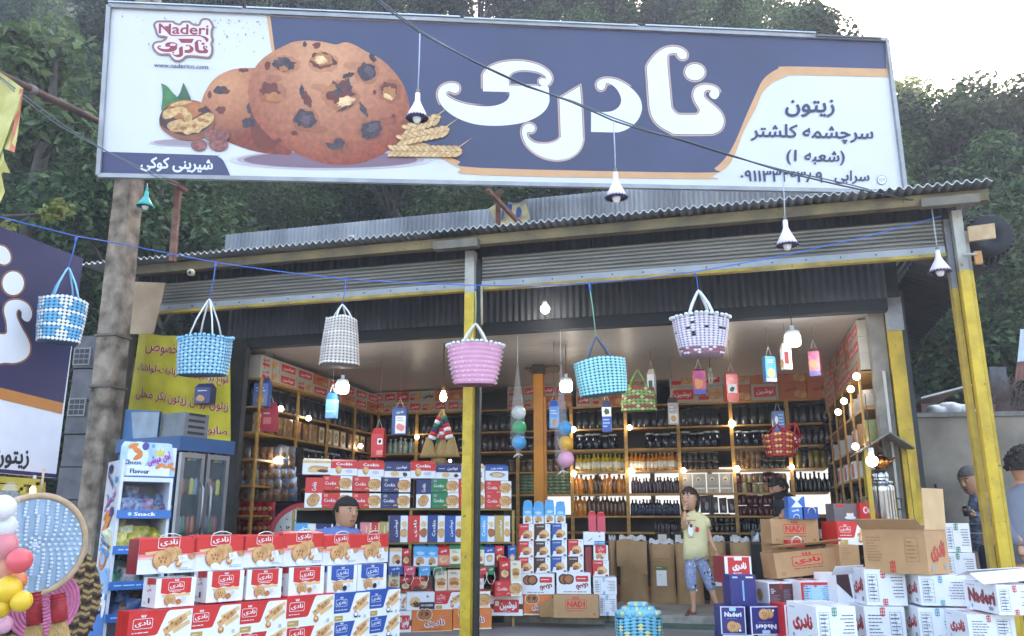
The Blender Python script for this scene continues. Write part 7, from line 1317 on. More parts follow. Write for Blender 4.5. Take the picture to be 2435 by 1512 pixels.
f0 = MB(); f = Face(f0, SS.W(0, dS, 0) - Vector((SS.u[0], SS.u[1], 0)) * .001, SS.W(0, 0, 0) - SS.W(0, dS, 0), (0, 0, 1), dS, zt_ + .12); A_ = f.A; f.rect(0, 0, A_, .34, M('3a76bd', .45, .12, 4)); f.rect(0, .34, A_, .46, M('8fb8e0', .45, .1, 4))
for i in range(7): f.ell(A_ * (.1 + .13 * i), .27 + .02 * (i % 3), .03, .05, WHITE, 9, .3, .4 * i)
for (x, y, rx, ry, c) in ((.3, .96, .05, .025, NAVY), (.75, .9, .035, .018, SKYBLUE), (.7, .74, .045, .025, M('4a3f8a', .4)), (.45, .5, .08, .05, CH), (.45, .5, .045, .028, M('8fb8e0', .45)), (.4, .72, .07, .02, CH), (.5, .69, .07, .02, CH), (.38, .66, .07, .02, CH)): f.ell(A_ * x, y, rx, ry, c, 14, .05, .3 if c is CH else 0)
f.text('اوی میشی', A_ * .5, .80, A_ * .7, M('a53a9a', .4), .06, .05, .35); f.text('Cheese', A_ * .45, .62, A_ * .62, M('1f3f6a', .4), .03, .04, -.15); f.text('Flavour', A_ * .55, .58, A_ * .66, M('1f3f6a', .4), .03, .04, -.15); f.text('Snack', A_ * .5, .545, A_ * .7, SKYBLUE, .036, .05, -.15)
for i in range(5): f.ell(A_ * (.2 + .1 * i), .93 - .015 * i, .008, .025, NAVY, 7, 0, .6)
f0.build('side_print', stn, origin=PW(stn))
SNK = [[M('3f5f9a', .25, .4, 30, h2='9aa5b9'), M('6a4a6a', .25, .4, 30, h2='9a8aa5'), M('6a6f7a', .25, .4, 30, h2='a9a9b2')], [M('c9b93a', .25, .3, 30, h2='e0d88a'), M('d8d4b0', .3, .3, 30), M('a59a2a', .2, .4, 30, h2='d0c85a')], [M('1f6a4f', .2, .4, 30, h2='4f9a7a'), M('8a8a8e', .25, .4, 30, h2='b0a4a4'), M('5a6a62', .25, .3, 30)], [M('2f4f8a', .2, .4, 30, h2='7a94c0'), M('5a3a2a', .25, .4, 30, h2='8a6a4a'), M('39507a', .25, .3, 30)]]
for k, y in enumerate((755, 985, 1215, 1420)):
    z = zs(y); m = MB(); pbox(m, SS, .021, wS - .021, -.01, dS - .021, z, z + .012, STW); m.build('shelf', stn, origin=PW(stn)); m = MB(); hs = zs(y - 50) - z; pbox(m, SS, .0, wS - .0, -.03, -.011, z - .004, z + hs, SBL)
    f = Face(m, SS.W(0, -.0301, z), SS.W(wS, 0, 0) - SS.W(0, 0, 0), (0, 0, 1), wS, hs)
    if k == 0: f.text('Snack', f.A * .5, .5, f.A * .4, WHITE, .5, .04); f.ell(f.A * .22, .5, .25, .25, PALEBLUE, 10)
    else: f.bars(f.A * .08, .3, f.A * .95, .7, 1, PALEBLUE)
    m.build('shelf_edge', stn, origin=PW(stn)); nm = ('blue and silver', 'yellow', 'green and grey', 'brown and blue')[k]
    ms = [pillow(.10, .12, .05, c).build('snack_bag', mesh_only=True) for c in SNK[k]]
    for i in range(14):
        o = inst(rng.choice(ms), 'snack_bag', SS.W(.06 + (wS - .12) * (i % 6) / 5 + rng.uniform(-.02, .02), .04 + .09 * (i // 6), z + .02 + .045 * (i // 6)), SS.yaw + rng.uniform(-.3, .3), '%s foil snack bag tumbled on the %s shelf of the snack stand' % (nm, ('top', 'second', 'third', 'lowest')[k]), 'snack bag', 'snack bags on the %s shelf of the stand' % ('top', 'second', 'third', 'lowest')[k]); o.rotation_euler = (rng.uniform(-.9, .1), rng.uniform(-.6, .6), SS.yaw + rng.uniform(-.4, .4))
# foreground at the left edge: balls, woven plate, mats, hand brooms
LP = PL(at(*ZD(215, 930), 4.3), R(48))
pc = at(*ZD(218, 930), 4.3); Rr = 320 * .37093 / F * 4.3; o = thing('woven_plate', pc, 'large round plate woven in pale blue with a tan rope rim', 'wall plate'); o.rotation_euler = (R(90), 0, LP.yaw)
m = MB(); BLW, TANR = M('b9cede', .6, .2, 40, h2='c3d2de'), M('b39a7c', .8, .15, 30)
for k in range(15):
    r0, r1 = Rr * .86 * k / 15, Rr * .86 * (k + 1) / 15; rm = (r0 + r1) / 2; nn = max(6, int(rm / .008)); sh = .5 * (k % 2)
    for i in range(nn): t = 2 * math.pi * (i + sh) / nn; m.ball((rm * math.cos(t), rm * math.sin(t), .008), .0092, BLW, 6, (1.15, 1.0, .4))
m.lathe([(0, .003), (Rr * .9, .003)], M('8fa9be', .7, .2), 48); m.build('weave', o); m = MB(); pr = [(Rr * .93 + .017 * math.cos(t), .017 * math.sin(t)) for t in [i * math.pi / 4 for i in range(9)]]; m.lathe(pr, TANR, 72, (0, 0, 0), True, 1, 1, .01); m.lathe([(0, -.004), (Rr * .93, -.004)], TANR, 40); m.build('rim', o)
m = MB(); m.tube([(0, Rr * .98, 0), (.0, Rr + .12, -.01)], .006, TANR, 6); m.build('loop', o)
for (x, y, r_, c, cn) in ((15, 690, 78, M('dcdfe4', .35, .05), 'upper white'), (28, 810, 72, M('d8dce2', .35, .05), 'lower white'), (25, 930, 80, M('d96a72', .35, .06), 'left coral red'), (125, 1030, 74, M('d8585e', .35, .06), 'right coral red'), (40, 1075, 84, M('dc8458', .35, .06), 'large orange'), (105, 1160, 62, M('d87a4a', .35, .06), 'small orange'), (48, 1215, 80, M('dcb52e', .35, .06), 'upper yellow'), (138, 1290, 62, M('dcb52e', .35, .06), 'right yellow'), (5, 1330, 62, M('d8b02a', .35, .06), 'left yellow'), (20, 1440, 55, M('d8a0b8', .35, .06), 'pink')):
    p = at(*ZD(x, y), 3.95 + .06 * ((x * 7 + y) % 3)); mb = MB(); mb.ball((0, 0, 0), r_ * .37093 / F * 4.0, c, 20); o = mb.build('ball'); o.location = p; tag(o, '%s ball in the bunch of netted balls at the left edge' % cn, 'ball', 'netted balls at the left edge')
m = MB(); pp = at(*ZD(25, 1000), 3.98); m.tube([at(*ZD(-40, 560), 3.98), at(*ZD(5, 640), 3.98)], .006, ROPE, 6); m.lathe([(.02, .34), (.05, .27), (.08, .0), (.1, -.2), (.05, -.3)], NET, 14, at(*ZD(0, 1000), 3.98)); tag(m.build('ball_net', origin=pp), 'clear net bag holding the bunch of balls at the left edge', 'net')
pc = at(*ZD(285, 1310), 4.55); o = thing('woven_mat', pc, 'round pink woven mat partly hidden behind the blue plate', 'mat'); o.rotation_euler = (R(90), 0, LP.yaw); m = MB(); PKW = M('c46f96', .7, .2, 40)
for k in range(10): rm = .18 * (k + .5) / 10; m.lathe([(rm - .009, .0), (rm - .004, .006), (rm + .004, .006), (rm + .009, .0)], PKW, 48)
m.build('weave', o)
pc = at(*ZD(330, 1300), 4.75); o = thing('woven_mat', pc, 'tall oval mat braided in tan and black behind the pink one', 'mat'); o.rotation_euler = (R(90), 0, LP.yaw); m = MB(); TB, BB_ = M('b59a68', .7, .2, 30), M('2c2420', .7, .2)
m.lathe([(0, 0), (.33, 0)], M('6a5a40', .8), 40, (0, 0, 0), True, .8, 1.0)
for i in range(-9, 10):
    for j in range(-11, 12):
        x, y = i * .028, j * .03 + (.015 if i % 2 else 0)
        if (x / .8) ** 2 + y ** 2 < .105: m.obox(Vector((x - .012, y - .011, .001)), (.026, .010 * (1 if i % 2 else -1), 0), (0, .016, 0), (0, 0, .008), TB if (i + j) % 3 else BB_)
m.build('weave', o)
for i, (x0, x1, yb) in enumerate(((215, 222, 1440), (368, 385, 1420))):
    p0, p1 = at(*ZD(x0, 1235 + 10 * i), 4.15), at(*ZD(x1, yb), 4.15); o = thing('hand_broom', p0, ('red bound straw hand broom hanging left, below the woven plate', 'red bound straw hand broom hanging right, below the woven plate')[i], 'broom', 'red bound hand brooms'); v = p1 - p0
    m = MB(); m.tube([(0, 0, 0), v * .5, v], [.032, .036, .036], M('a8262e', .6, .25, 20), 10); 
    for k in range(8): m.tube([v * (k / 8), v * (k / 8 + .012)], .039, M('7a1a22', .6), 10)
    m.build('binding', o); m = MB(); m.lathe([(.034, v.z), (.06, v.z - .08), (.1, v.z - .2)], STRAW, 22, (v.x, v.y, 0), True, 1, .6, .2); m.build('brush', o)
yf = thing('tube_frame', at(*ZD(260, 700), 5.4), 'yellow painted square tube frame under the left sign', 'frame'); m = MB(); YF = M('a58d22', .55, .2)
for (a, b) in (((-60, 505), (268, 528)), ((262, 528), (255, 700)), ((262, 700), (235, 1500)), ((-60, 560), (160, 560)), ((160, 560), (150, 700))): m.bar(at(*ZD(*a), 5.4), at(*ZD(*b), 5.4), .04, YF)
m.build('tubes', yf, origin=PW(yf))
p = at(*ZD(208, 593), 5.9); o = thing('light_bulb', p, 'small lit amber bulb in the dark behind the left tube frame', 'light bulb'); m = MB(); m.lathe([(0, -.04), (.025, -.02), (.02, .02), (.012, .04)], EM('ffb050', 4), 10); m.build('globe', o); m = MB(); m.tube([(0, 0, .04), (0, 0, .12)], .012, SOCK, 8); m.build('socket', o)
# yellow flag and pipe, upper left
zf = Zoom(0, 0, .5291); fl = thing('flag', at(*zf(0, 800), 5.0), 'torn yellow cloth flag with a red edge stripe hanging at the upper left', 'flag'); m = MB()
FY = M('b9b05a', .75, .2, 5, h2='cfc88a')
def fpt(x, y, k=0): return at(*zf(x, y), 5.0 + .03 * math.sin(y * .02 + x * .03) - k)
m.poly([[(x, -y) for (x, y) in ((-120, 470), (0, 512), (60, 552), (165, 628), (150, 760), (128, 930), (104, 1082), (60, 1065), (20, 1050), (30, 1130), (74, 1228), (20, 1220), (10, 1240), (35, 1360), (0, 1440), (-120, 1450))]], lambda x, y: fpt(x, -y), FY); m.build('cloth', fl, origin=PW(fl)); m = MB(); m.poly([[(x, -y) for (x, y) in ((138, 628), (165, 632), (150, 760), (104, 1082), (66, 1066), (110, 800))]], lambda x, y: fpt(x, -y, .006), M('c4705a', .7, .15)); m.build('stripe', fl, origin=PW(fl))
m = MB(); a, b = at(*zf(-80, 490), 4.92), at(*zf(760, 890), 6.6); m.tube([a, b], .028, M('5a4038', .7, .3, 8), 10); m.tube([a.lerp(b, .28), a.lerp(b, .32)], .036, M('77706a', .6), 10); tag(m.build('pipe', origin=b), 'slanting rusty pipe running from the yellow flag to the billboard', 'pipe')
m = MB(); c0 = at(*ZJ(20, 215), 6.8); m.tube([at(*ZJ(20, 212), 6.8), at(*ZJ(200, 200), 6.8), at(*ZJ(440, 160), 6.8)], [.012, .009, .004], BARK, 6); leaves(m, [(*at(*ZJ(330 + 30 * k, 190 - 10 * k), 6.8), .5) for k in range(5)] + [(*at(*ZJ(80, 280), 6.8), .4)], 160, .075, leaf_mat('branch', ('6a7a3a', '97a05a', 'b5b878')), .22); tag(m.build('leafy_branch', origin=c0), 'thin yellow green leafy branch reaching over the left sign', 'branch')
# red and white dial behind the seated man
pc = at(*ZC(1590, 500), 8.3); o = thing('round_board', pc, 'round white board with a red rim and black dots behind the seated man', 'board'); o.rotation_euler = (R(90), 0, R(8)); m = MB(); Rr = 285 * .27333 / F * 8.3; m.lathe([(Rr * .86, .02), (Rr, .015), (Rr, -.02), (0, -.02)][::-1], M('a82a36', .45, .1), 48); m.build('rim', o); m = MB(); m.lathe([(0, .024), (Rr * .85, .022)][::-1], M('d3d3cc', .5, .06), 48)
for i in range(60):
    t, r_ = rng.uniform(0, 6.28), Rr * rng.uniform(.45, .75); m.ball((r_ * math.cos(t), r_ * math.sin(t), .024), .006, BLACK, 6, (1, 1.5, .4))
m.build('face', o)
# ================================================================== right edge
RW = PL(at(2200, 1100, 8.6), R(-8)); rw = thing('yard_wall', RW.W(1.5, .1, 0), 'rough grey cement yard wall at the right beyond the posts', 'wall'); m = MB(); zt = RW.st(2250, 992)[1]; pbox(m, RW, -.4, 5, 0, .15, 0, zt, M('7d7368', .95, .4, 1.6, bump=.6, detail=10, h2='a09585')); m.build('render', rw, origin=PW(rw)); m = MB(); pbox(m, RW, -.4, 5, -.03, .18, zt + .001, zt + .05, M('77736f', .95, .3)); m.build('coping', rw, origin=PW(rw))
m = MB(); RRf = PL(at(2250, 940, 9.0), R(5)); s0, z0 = RRf.st(2190, 948); s1, z1 = RRf.st(2320, 914)
m.obox(RRf.W(s0, 0, z0), RRf.W(s1, 0, z1) - RRf.W(s0, 0, z0), RRf.W(s0, .9, z0 - .12) - RRf.W(s0, 0, z0), (0, 0, .02), M('a9a9a6', .5, .2)); pbox(m, RRf, s0, s1 + .2, .02, .9, zt + .05, z0 - .05, M('6a4a40', .8, .3)); tag(m.build('lean_to', origin=RRf.W(s0, 0, zt)), 'low rusty lean to roof with a pale edge beyond the right wall', 'shed')
def lump(name, pts, mat, label, cat, n=14):
    m = MB()
    for (x, y, d, r_) in pts:
        c = at(x, y, d); m.lathe([(r_ * math.sin(math.pi * i / 6), -r_ * .6 * math.cos(math.pi * i / 6)) for i in range(7)], mat, n, c, True, 1, 1, .5)
    tag(m.build(name, origin=at(*pts[0][:3])), label, cat)
lump('plastic_heap', [(2225, 978, 8.65, .12), (2255, 974, 8.65, .14), (2285, 978, 8.65, .13), (2300, 982, 8.7, .1)], M('b9bbbb', .4, .25, 14), 'heap of crumpled white plastic on the yard wall', 'rubbish')
m = MB(); 
for i in range(46): a = at(rng.uniform(2345, 2420), 990, 9.2); m.tube([a, a + Vector((rng.uniform(-.15, .15), 0, rng.uniform(.1, .25))), a + Vector((rng.uniform(-.3, .3), rng.uniform(-.1, .1), rng.uniform(.25, .5)))], [.012, .008, .003], M('5a4a44', .9, .4), 5)
tag(m.build('dry_shrub', origin=at(2385, 990, 9.2)), 'bare dry shrub growing over the yard wall at the right edge', 'shrub')
m = MB(); SP2 = PL(at(2434, 900, 9.6), R(-10)); s0, z0 = SP2.st(2412, 905); s1, z1 = SP2.st(2500, 790); corr(m, SP2.W(s0, 0, z0), Vector((SP2.u[0], SP2.u[1], 0)), s1 - s0, [ZD_ * 0, ZD_ * ((z1 - z0) * .4) + Vector((.06, 0, 0))], Vector((SP2.n[0], SP2.n[1], 0)), .08, .012, M('7d5248', .7, .3)); corr(m, SP2.W(s0 + .06, 0, z0 + (z1 - z0) * .4), Vector((SP2.u[0], SP2.u[1], 0)), s1 - s0, [ZD_ * 0, ZD_ * ((z1 - z0) * .7) + Vector((.1, 0, 0))], Vector((SP2.n[0], SP2.n[1], 0)), .08, .012, M('b9c4cc', .5, .2)); tag(m.build('sheet_roof', origin=SP2.W(s0, 0, z0)), 'small rust red and white corrugated roof at the right edge', 'roof')
m = MB(); PZ = PL(at(2385, 880, 9.3), R(0)); s0, z1 = PZ.st(2352, 872); s1, z0 = PZ.st(2408, 985); pbox(m, PZ, s0, s1, 0, .3, z0, z1, M('55585c', .8, .3)); tag(m.build('rubble_stack', origin=PZ.W(s0, 0, z0)), 'stack of grey junk behind the yard wall', 'rubbish')
# drum, plank, sockets at the right post
o = thing('cable_drum', at(2352, 560, 6.25), 'black ribbed rolled up mesh drum under the right end of the roof', 'drum'); o.rotation_euler = (R(90), 0, YAW); m = MB(); m.lathe([(0, -.45), (.17, -.45), (.17, .0), (.05, .0), (.05, -.02), (0, -.02)], M('24262a', .8, .3), 26)
for k in range(5):
    for i in range(26): t = i * 2 * math.pi / 26 + k * .12; m.ball((.175 * math.cos(t), .175 * math.sin(t), -.04 - k * .09), .022, M('2c2e33', .7, .3), 6)
m.build('roll', o)
P = FR(-.12); q = [P.pt(*ZM(1945, 282)), P.pt(*ZM(2135, 258)), P.pt(*ZM(2146, 362)), P.pt(*ZM(1955, 386))]; m = MB(); m.add(q + [v + ND * .03 for v in q], [(0, 3, 2, 1), (4, 5, 6, 7), (0, 1, 5, 4), (1, 2, 6, 5), (2, 3, 7, 6), (3, 0, 4, 7)], M('b08f68', .8, .3, 6, h2='c9ad88')); tag(m.build('wood_plank', origin=q[3]), 'short pale wooden plank fixed to the top of the right post', 'plank')
m = MB(); a = P.pt(*ZM(1905, 478)); b = P.pt(*ZM(2010, 480)); m.tube([a, b], .01, M('a5a29a', .5), 8); q = P.pt(*ZM(2028, 500)); m.obox(q - UD * .03 - ZD_ * .05, UD * .05, ND * .03, ZD_ * .1, M('b5814a', .7, .2)); tag(m.build('bracket', origin=a), 'small metal bracket with a wooden block on the right post', 'bracket')
# tea stall: yellow tube frame with a tin roof, samovar and teapot
TS = PL(at(*ZG(1400, 1300), 6.75), YAW); tf = thing('tea_stall', TS.W(.2, .2, 0), 'yellow tube stall frame with a little tin roof around the samovar', 'stall'); m = MB()
for (x, b) in ((1405, 0), (1440, .35), (1755, 0), (1690, .35)): s = TS.st(*ZG(x, 1000))[0]; zr = TS.st(*ZG(x, 940))[1]; pbox(m, TS, s - .018, s + .018, b, b + .035, 0, zr, YF)
m.build('frame', tf, origin=PW(tf)); m = MB(); ap = TS.st(*ZG(1580, 815)); l = TS.st(*ZG(1335, 975)); r_ = TS.st(*ZG(1778, 940)); TIN = M('6a6a64', .6, .25, 4)
for (p0, p1) in ((l, ap), (ap, r_)): o_ = TS.W(p0[0], -.08, p0[1]); m.obox(o_, TS.W(p1[0], -.08, p1[1]) - o_, TS.W(p0[0], .5, p0[1]) - o_, (0, 0, .012), TIN)
m.build('roof', tf, origin=PW(tf)); m = MB(); s0, s1 = TS.st(*ZG(1390, 1500))[0], TS.st(*ZG(1770, 1500))[0]; zt = .66; pbox(m, TS, s0, s1 + .05, -.05, .45, zt - .03, zt, M('5a5650', .6)); m.build('table', tf, origin=PW(tf))
sc_ = TS.st(*ZG(1575, 1400)); zb = zt; z1 = TS.st(*ZG(1575, 1215))[1]; z2 = TS.st(*ZG(1575, 1085))[1]; rS = (TS.st(*ZG(1700, 1350))[0] - TS.st(*ZG(1458, 1350))[0]) / 2; CHR = M('b3b4b6', .16, .1, 3, metal=1.0); COP = M('c07a3a', .2, .15, 6, metal=1.0)
so_ = thing('samovar', TS.W(sc_[0], .2, zb), 'large polished steel samovar standing in the tea stall', 'samovar'); h1, h2 = z1 - zb, z2 - zb; m = MB(); m.lathe([(rS * .7, 0), (rS * .75, .03), (rS * .9, .08), (rS, .16), (rS * .98, h1 - .06), (rS * 1.0, h1 - .03), (rS * .93, h1)], CHR, 32); m.build('body', so_)
m = MB(); m.lathe([(rS * .93, h1 + .002), (rS * .96, h1 + .02), (rS * .62, h1 + .03), (rS * .68, h1 + .05), (rS * .7, h2 - .06), (rS * .55, h2 - .01), (rS * .3, h2)], CHR, 28); m.build('upper_boiler', so_)
m = MB(); m.tube([(0, -rS, .2), (0, -rS - .06, .2), (0, -rS - .08, .17)], .016, M('3a3a3c', .3, metal=.8), 8); m.ball((0, -rS - .05, .235), .025, BLACK, 10); m.build('tap', so_)
for sx in (-1, 1): m = MB(); m.tube([(sx * rS, 0, h1 * .8), (sx * (rS + .05), 0, h1 * .8), (sx * (rS + .05), 0, h1 * .65), (sx * rS, 0, h1 * .65)], .012, M('55504a', .4, metal=.6), 8); m.build('handle', so_)
zt1 = TS.st(*ZG(1548, 960))[1]; tp = thing('teapot', TS.W(TS.st(*ZG(1548, 1000))[0], .2, zb + h2), 'glowing copper teapot with a wire handle on top of the samovar', 'teapot'); hh = max(.1, zt1 - zb - h2 + .02); rT = .062; m = MB(); m.lathe([(rT * .7, 0), (rT * 1.05, .03), (rT, hh * .6), (rT * .6, hh * .72), (rT * .5, hh * .74)], COP, 22); m.tube([(rT * .9, 0, hh * .3), (rT * 1.7, 0, hh * .5), (rT * 1.9, 0, hh * .66)], [.014, .01, .008], COP, 8); m.build('body', tp); m = MB(); m.lathe([(rT * .55, hh * .745), (rT * .3, hh * .84), (.012, hh * .86), (.012, hh * .92), (0, hh * .93)], COP, 16); m.build('lid', tp); m = MB(); m.tube([(-rT * .8, 0, hh * .6), (-rT * .8, 0, hh), (0, 0, hh * 1.25), (rT * .8, 0, hh), (rT * .8, 0, hh * .6)], .004, STEEL, 6); m.build('handle', tp)
sb = thing('plastic_bag', TS.W(sc_[0] + .1, -.06, zt), 'clear crumpled plastic bag bunched under the samovar tap', 'bag'); m = MB(); m.lathe([(0, .0), (.07, .02), (.08, .1), (.04, .17), (.02, .22), (.05, .26)], GLASS('d3d8dc', .2, .4), 12, (0, 0, 0), True, 1, .7, .4); m.build('body', sb)
# iron bar, padlock, small things near posts
m = MB(); p = W(.10, -.02, 2.70); m.tube([W(.085, -.02, 2.95), W(.095, -.03, 2.6)], .012, M('b3a890', .6), 6); tag(m.build('strap', origin=p), 'pale strap end hanging beside the middle post', 'strap')
for (x, y, d, lb, hh_) in ((836, 565, 8.0, 'left bay', .12), (1697, 510, 7.6, 'right bay', .09)):
    m = MB(); c = at(x, y, d); m.tube([c - Vector((0, 0, hh_)), c], .022, RUST, 8); m.tube([c, c + Vector((0, 0, .02))], .028, M('d8dcdc', .5), 8); tag(m.build('roof_pipe', origin=c), 'short rusty vent pipe with a white cap on the roof above the %s' % lb, 'pipe')
m = MB(); c = at(454, 650, 6.9); m.lathe([(0, -.02), (.03, -.015), (.035, .02), (.02, .035)], M('b5a98f', .5), 12, c); m.ball(c + Vector((0, -.03, 0)), .014, BLACK, 8); tag(m.build('camera_dome', origin=c), 'small cream security camera under the left eave', 'camera')
# ================================================================== people
SKIN, SKIN2, HAIR, HAIRB = M('cb9c7c', .5, .08, 10), M('b98868', .5, .08, 10), M('201a17', .85, .4, 60), M('38261d', .8, .4, 60)
def skin_mesh(nodes, edges, sub=2):
    "grow one smooth surface over a skeleton: nodes = [(pos, rx, ry)], the first is the root"
    me = bpy.data.meshes.new('t'); me.from_pydata([tuple(n[0]) for n in nodes], edges, []); o = bpy.data.objects.new('t', me); COL.objects.link(o)
    md = o.modifiers.new('s', 'SKIN'); md.use_smooth_shade = True
    for i, n in enumerate(nodes): v = me.skin_vertices[0].data[i]; v.radius = (n[1], n[2] if len(n) > 2 else n[1]); v.use_root = i == 0
    sb = o.modifiers.new('u', 'SUBSURF'); sb.levels = sub; sb.render_levels = sub
    dg = bpy.context.evaluated_depsgraph_get(); dg.update(); m2 = bpy.data.meshes.new_from_object(o.evaluated_get(dg)); vs = [tuple(v.co) for v in m2.vertices]; fs = [tuple(p.vertices) for p in m2.polygons]
    bpy.data.objects.remove(o); bpy.data.meshes.remove(me); bpy.data.meshes.remove(m2); return vs, fs
def limb(mb, nodes, mat, edges=None, sub=2): vs, fs = skin_mesh(nodes, edges or [(i, i + 1) for i in range(len(nodes) - 1)], sub); mb.add(vs, fs, mat, True)
def loft(mb, rings, mat, n=20):
    vs = []
    for (c, rx, ry) in rings:
        for j in range(n): x, y = sup(2 * math.pi * j / n, 2.5); vs.append(Vector(c) + Vector((x * rx, y * ry, .004 * mnoise.noise((x * 4, y * 4, c[2] * 14)))))
    k = len(rings); mb.add(vs, [(i * n + j, i * n + (j + 1) % n, (i + 1) * n + (j + 1) % n, (i + 1) * n + j) for i in range(k - 1) for j in range(n)] + [tuple(range(n))[::-1], tuple((k - 1) * n + j for j in range(n))], mat, True)
def head(mb, c, yaw, s, mat, pitch=0, beard=None):
    "s = half the head height; the face looks along -y before turning"
    m = MB(); m.lathe([(s * .30, -s * .98), (s * .52, -s * .82), (s * .66, -s * .45), (s * .73, -s * .05), (s * .76, s * .35), (s * .66, s * .72), (s * .36, s * .96), (0, s)], mat, 18, (0, 0, 0), True, 1, 1.18)
    m.lathe([(s * .12, -s * .16), (s * .16, -s * .12), (s * .1, s * .12), (s * .05, s * .28)], mat, 8, (0, -s * .84, -s * .02), True, 1, 1.5)
    for sx in (-1, 1):
        m.ball((sx * s * .3, -s * .77, s * .18), s * .12, M('c9c0b8', .3, .02), 8, (1, .5, .42)); m.ball((sx * s * .3, -s * .83, s * .18), s * .07, BLACK, 8, (1, .5, .8)); m.ball((sx * s * .3, -s * .82, s * .36), s * .17, HAIR, 8, (1, .3, .22)); m.ball((sx * s * .76, s * .05, s * .05), s * .2, mat, 8, (.35, .7, 1.1))
    m.ball((0, -s * .76, -s * .48), s * .22, M('8f4f46', .5, .1), 8, (1, .4, .3))
    if beard: m.lathe([(s * .33, -s * 1.0), (s * .56, -s * .84), (s * .69, -s * .5), (s * .745, -s * .12)], beard, 18, (0, -s * .012, 0), True, 1, 1.19)
    mt = Matrix.Translation(c) @ Matrix.Rotation(yaw, 4, 'Z') @ Matrix.Rotation(pitch, 4, 'X')
    for i, mm in enumerate(m.mats):
        fs = [f for f, k in zip(m.f, m.mi) if k == i]; ids = sorted({v for f in fs for v in f}); mp = {v: j for j, v in enumerate(ids)}
        mb.add([mt @ Vector(m.v[v]) for v in ids], [[mp[v] for v in f] for f in fs], mm, True)
def hair(par, c, yaw, s, mat, pitch=0, long=0., fringe=.72, fluff=.05):
    m = MB(); mt = Matrix.Translation(c) @ Matrix.Rotation(yaw, 4, 'Z') @ Matrix.Rotation(pitch, 4, 'X'); nu, nv = 32, 16; vs = []; r3 = random.Random(3)
    for j in range(nv + 1):
        for i in range(nu):
            t, p = 2 * math.pi * i / nu, math.pi * j / nv; k = 1.035 + fluff * (.5 + .5 * mnoise.noise((i * .9, j * .9, 2))) + fluff * .5 * r3.random(); z = math.cos(p); x, y = math.sin(p) * math.cos(t), math.sin(p) * math.sin(t)
            vs.append(Vector((x * s * .78 * k, y * s * .92 * k, z * s * 1.0 * k + (-long * s * max(0, .1 - z) * (1 if y > -.2 else .3)))))
    fs = []
    for j in range(nv):
        for i in range(nu):
            f = (j * nu + i, j * nu + (i + 1) % nu, (j + 1) * nu + (i + 1) % nu, (j + 1) * nu + i); cc = (vs[f[0]] + vs[f[2]]) / 2; y, z = cc.y / s, cc.z / s
            hl = fringe if y < -.34 else fringe - (y + .34) * 2 if y < -.12 else (-.08 if y < .02 else .12 if y < .22 else -.12)
            if long and y > -.18: hl = -9
            if z < hl: continue
            fs.append(f)
    m.add([mt @ v for v in vs], fs, mat, True); [m.ball(mt @ (v * 1.02), s * r3.uniform(.1, .17), mat, 7) for v in r3.sample([q for q in vs if q.z > -.1 * s], 90)] if fluff > .15 else 0; h = m.build('hair', par, origin=PW(par)); sf = h.modifiers.new('thick', 'SOLIDIFY'); sf.thickness = s * .035; sf.offset = -1; return h
def hand(mb, wrist, dirv, side, s, mat, curl=.4):
    "palm, four fingers and a thumb; dirv along the hand, side = palm normal"
    d = Vector(dirv).normalized(); n = Vector(side); n = (n - d * n.dot(d)).normalized(); x = d.cross(n); w0 = Vector(wrist); L = s
    limb(mb, [(w0, .022 * s / .16, .017 * s / .16), (w0 + d * L * .25, .036 * s / .16, .016 * s / .16), (w0 + d * L * .5, .036 * s / .16, .014 * s / .16)], mat, sub=1)
    for k, (o, ln) in enumerate(((-.8, .40), (-.27, .47), (.27, .44), (.8, .34))):
        b = w0 + d * L * .46 + x * o * .028 * s / .16; t = ln * L; p1 = b + (d * math.cos(curl * .5) + n * math.sin(curl * .5)) * t * .45; p2 = p1 + (d * math.cos(curl * 1.5) + n * math.sin(curl * 1.5)) * t * .33; p3 = p2 + (d * math.cos(curl * 2.3) + n * math.sin(curl * 2.3)) * t * .25; r_ = .0088 * s / .16
        limb(mb, [(b, r_), (p1, r_ * .95), (p2, r_ * .85), (p3, r_ * .7)], mat, sub=1)
    b = w0 + d * L * .18 - x * .03 * s / .16; p1 = b + (d * .7 - x * .6 + n * .2) * L * .2; p2 = p1 + (d * .9 - x * .1 + n * .35) * L * .17; limb(mb, [(b, .011 * s / .16), (p1, .0105 * s / .16), (p2, .008 * s / .16)], mat, sub=1)
def person(base, label):
    o = thing('person', base, label, 'person'); return o
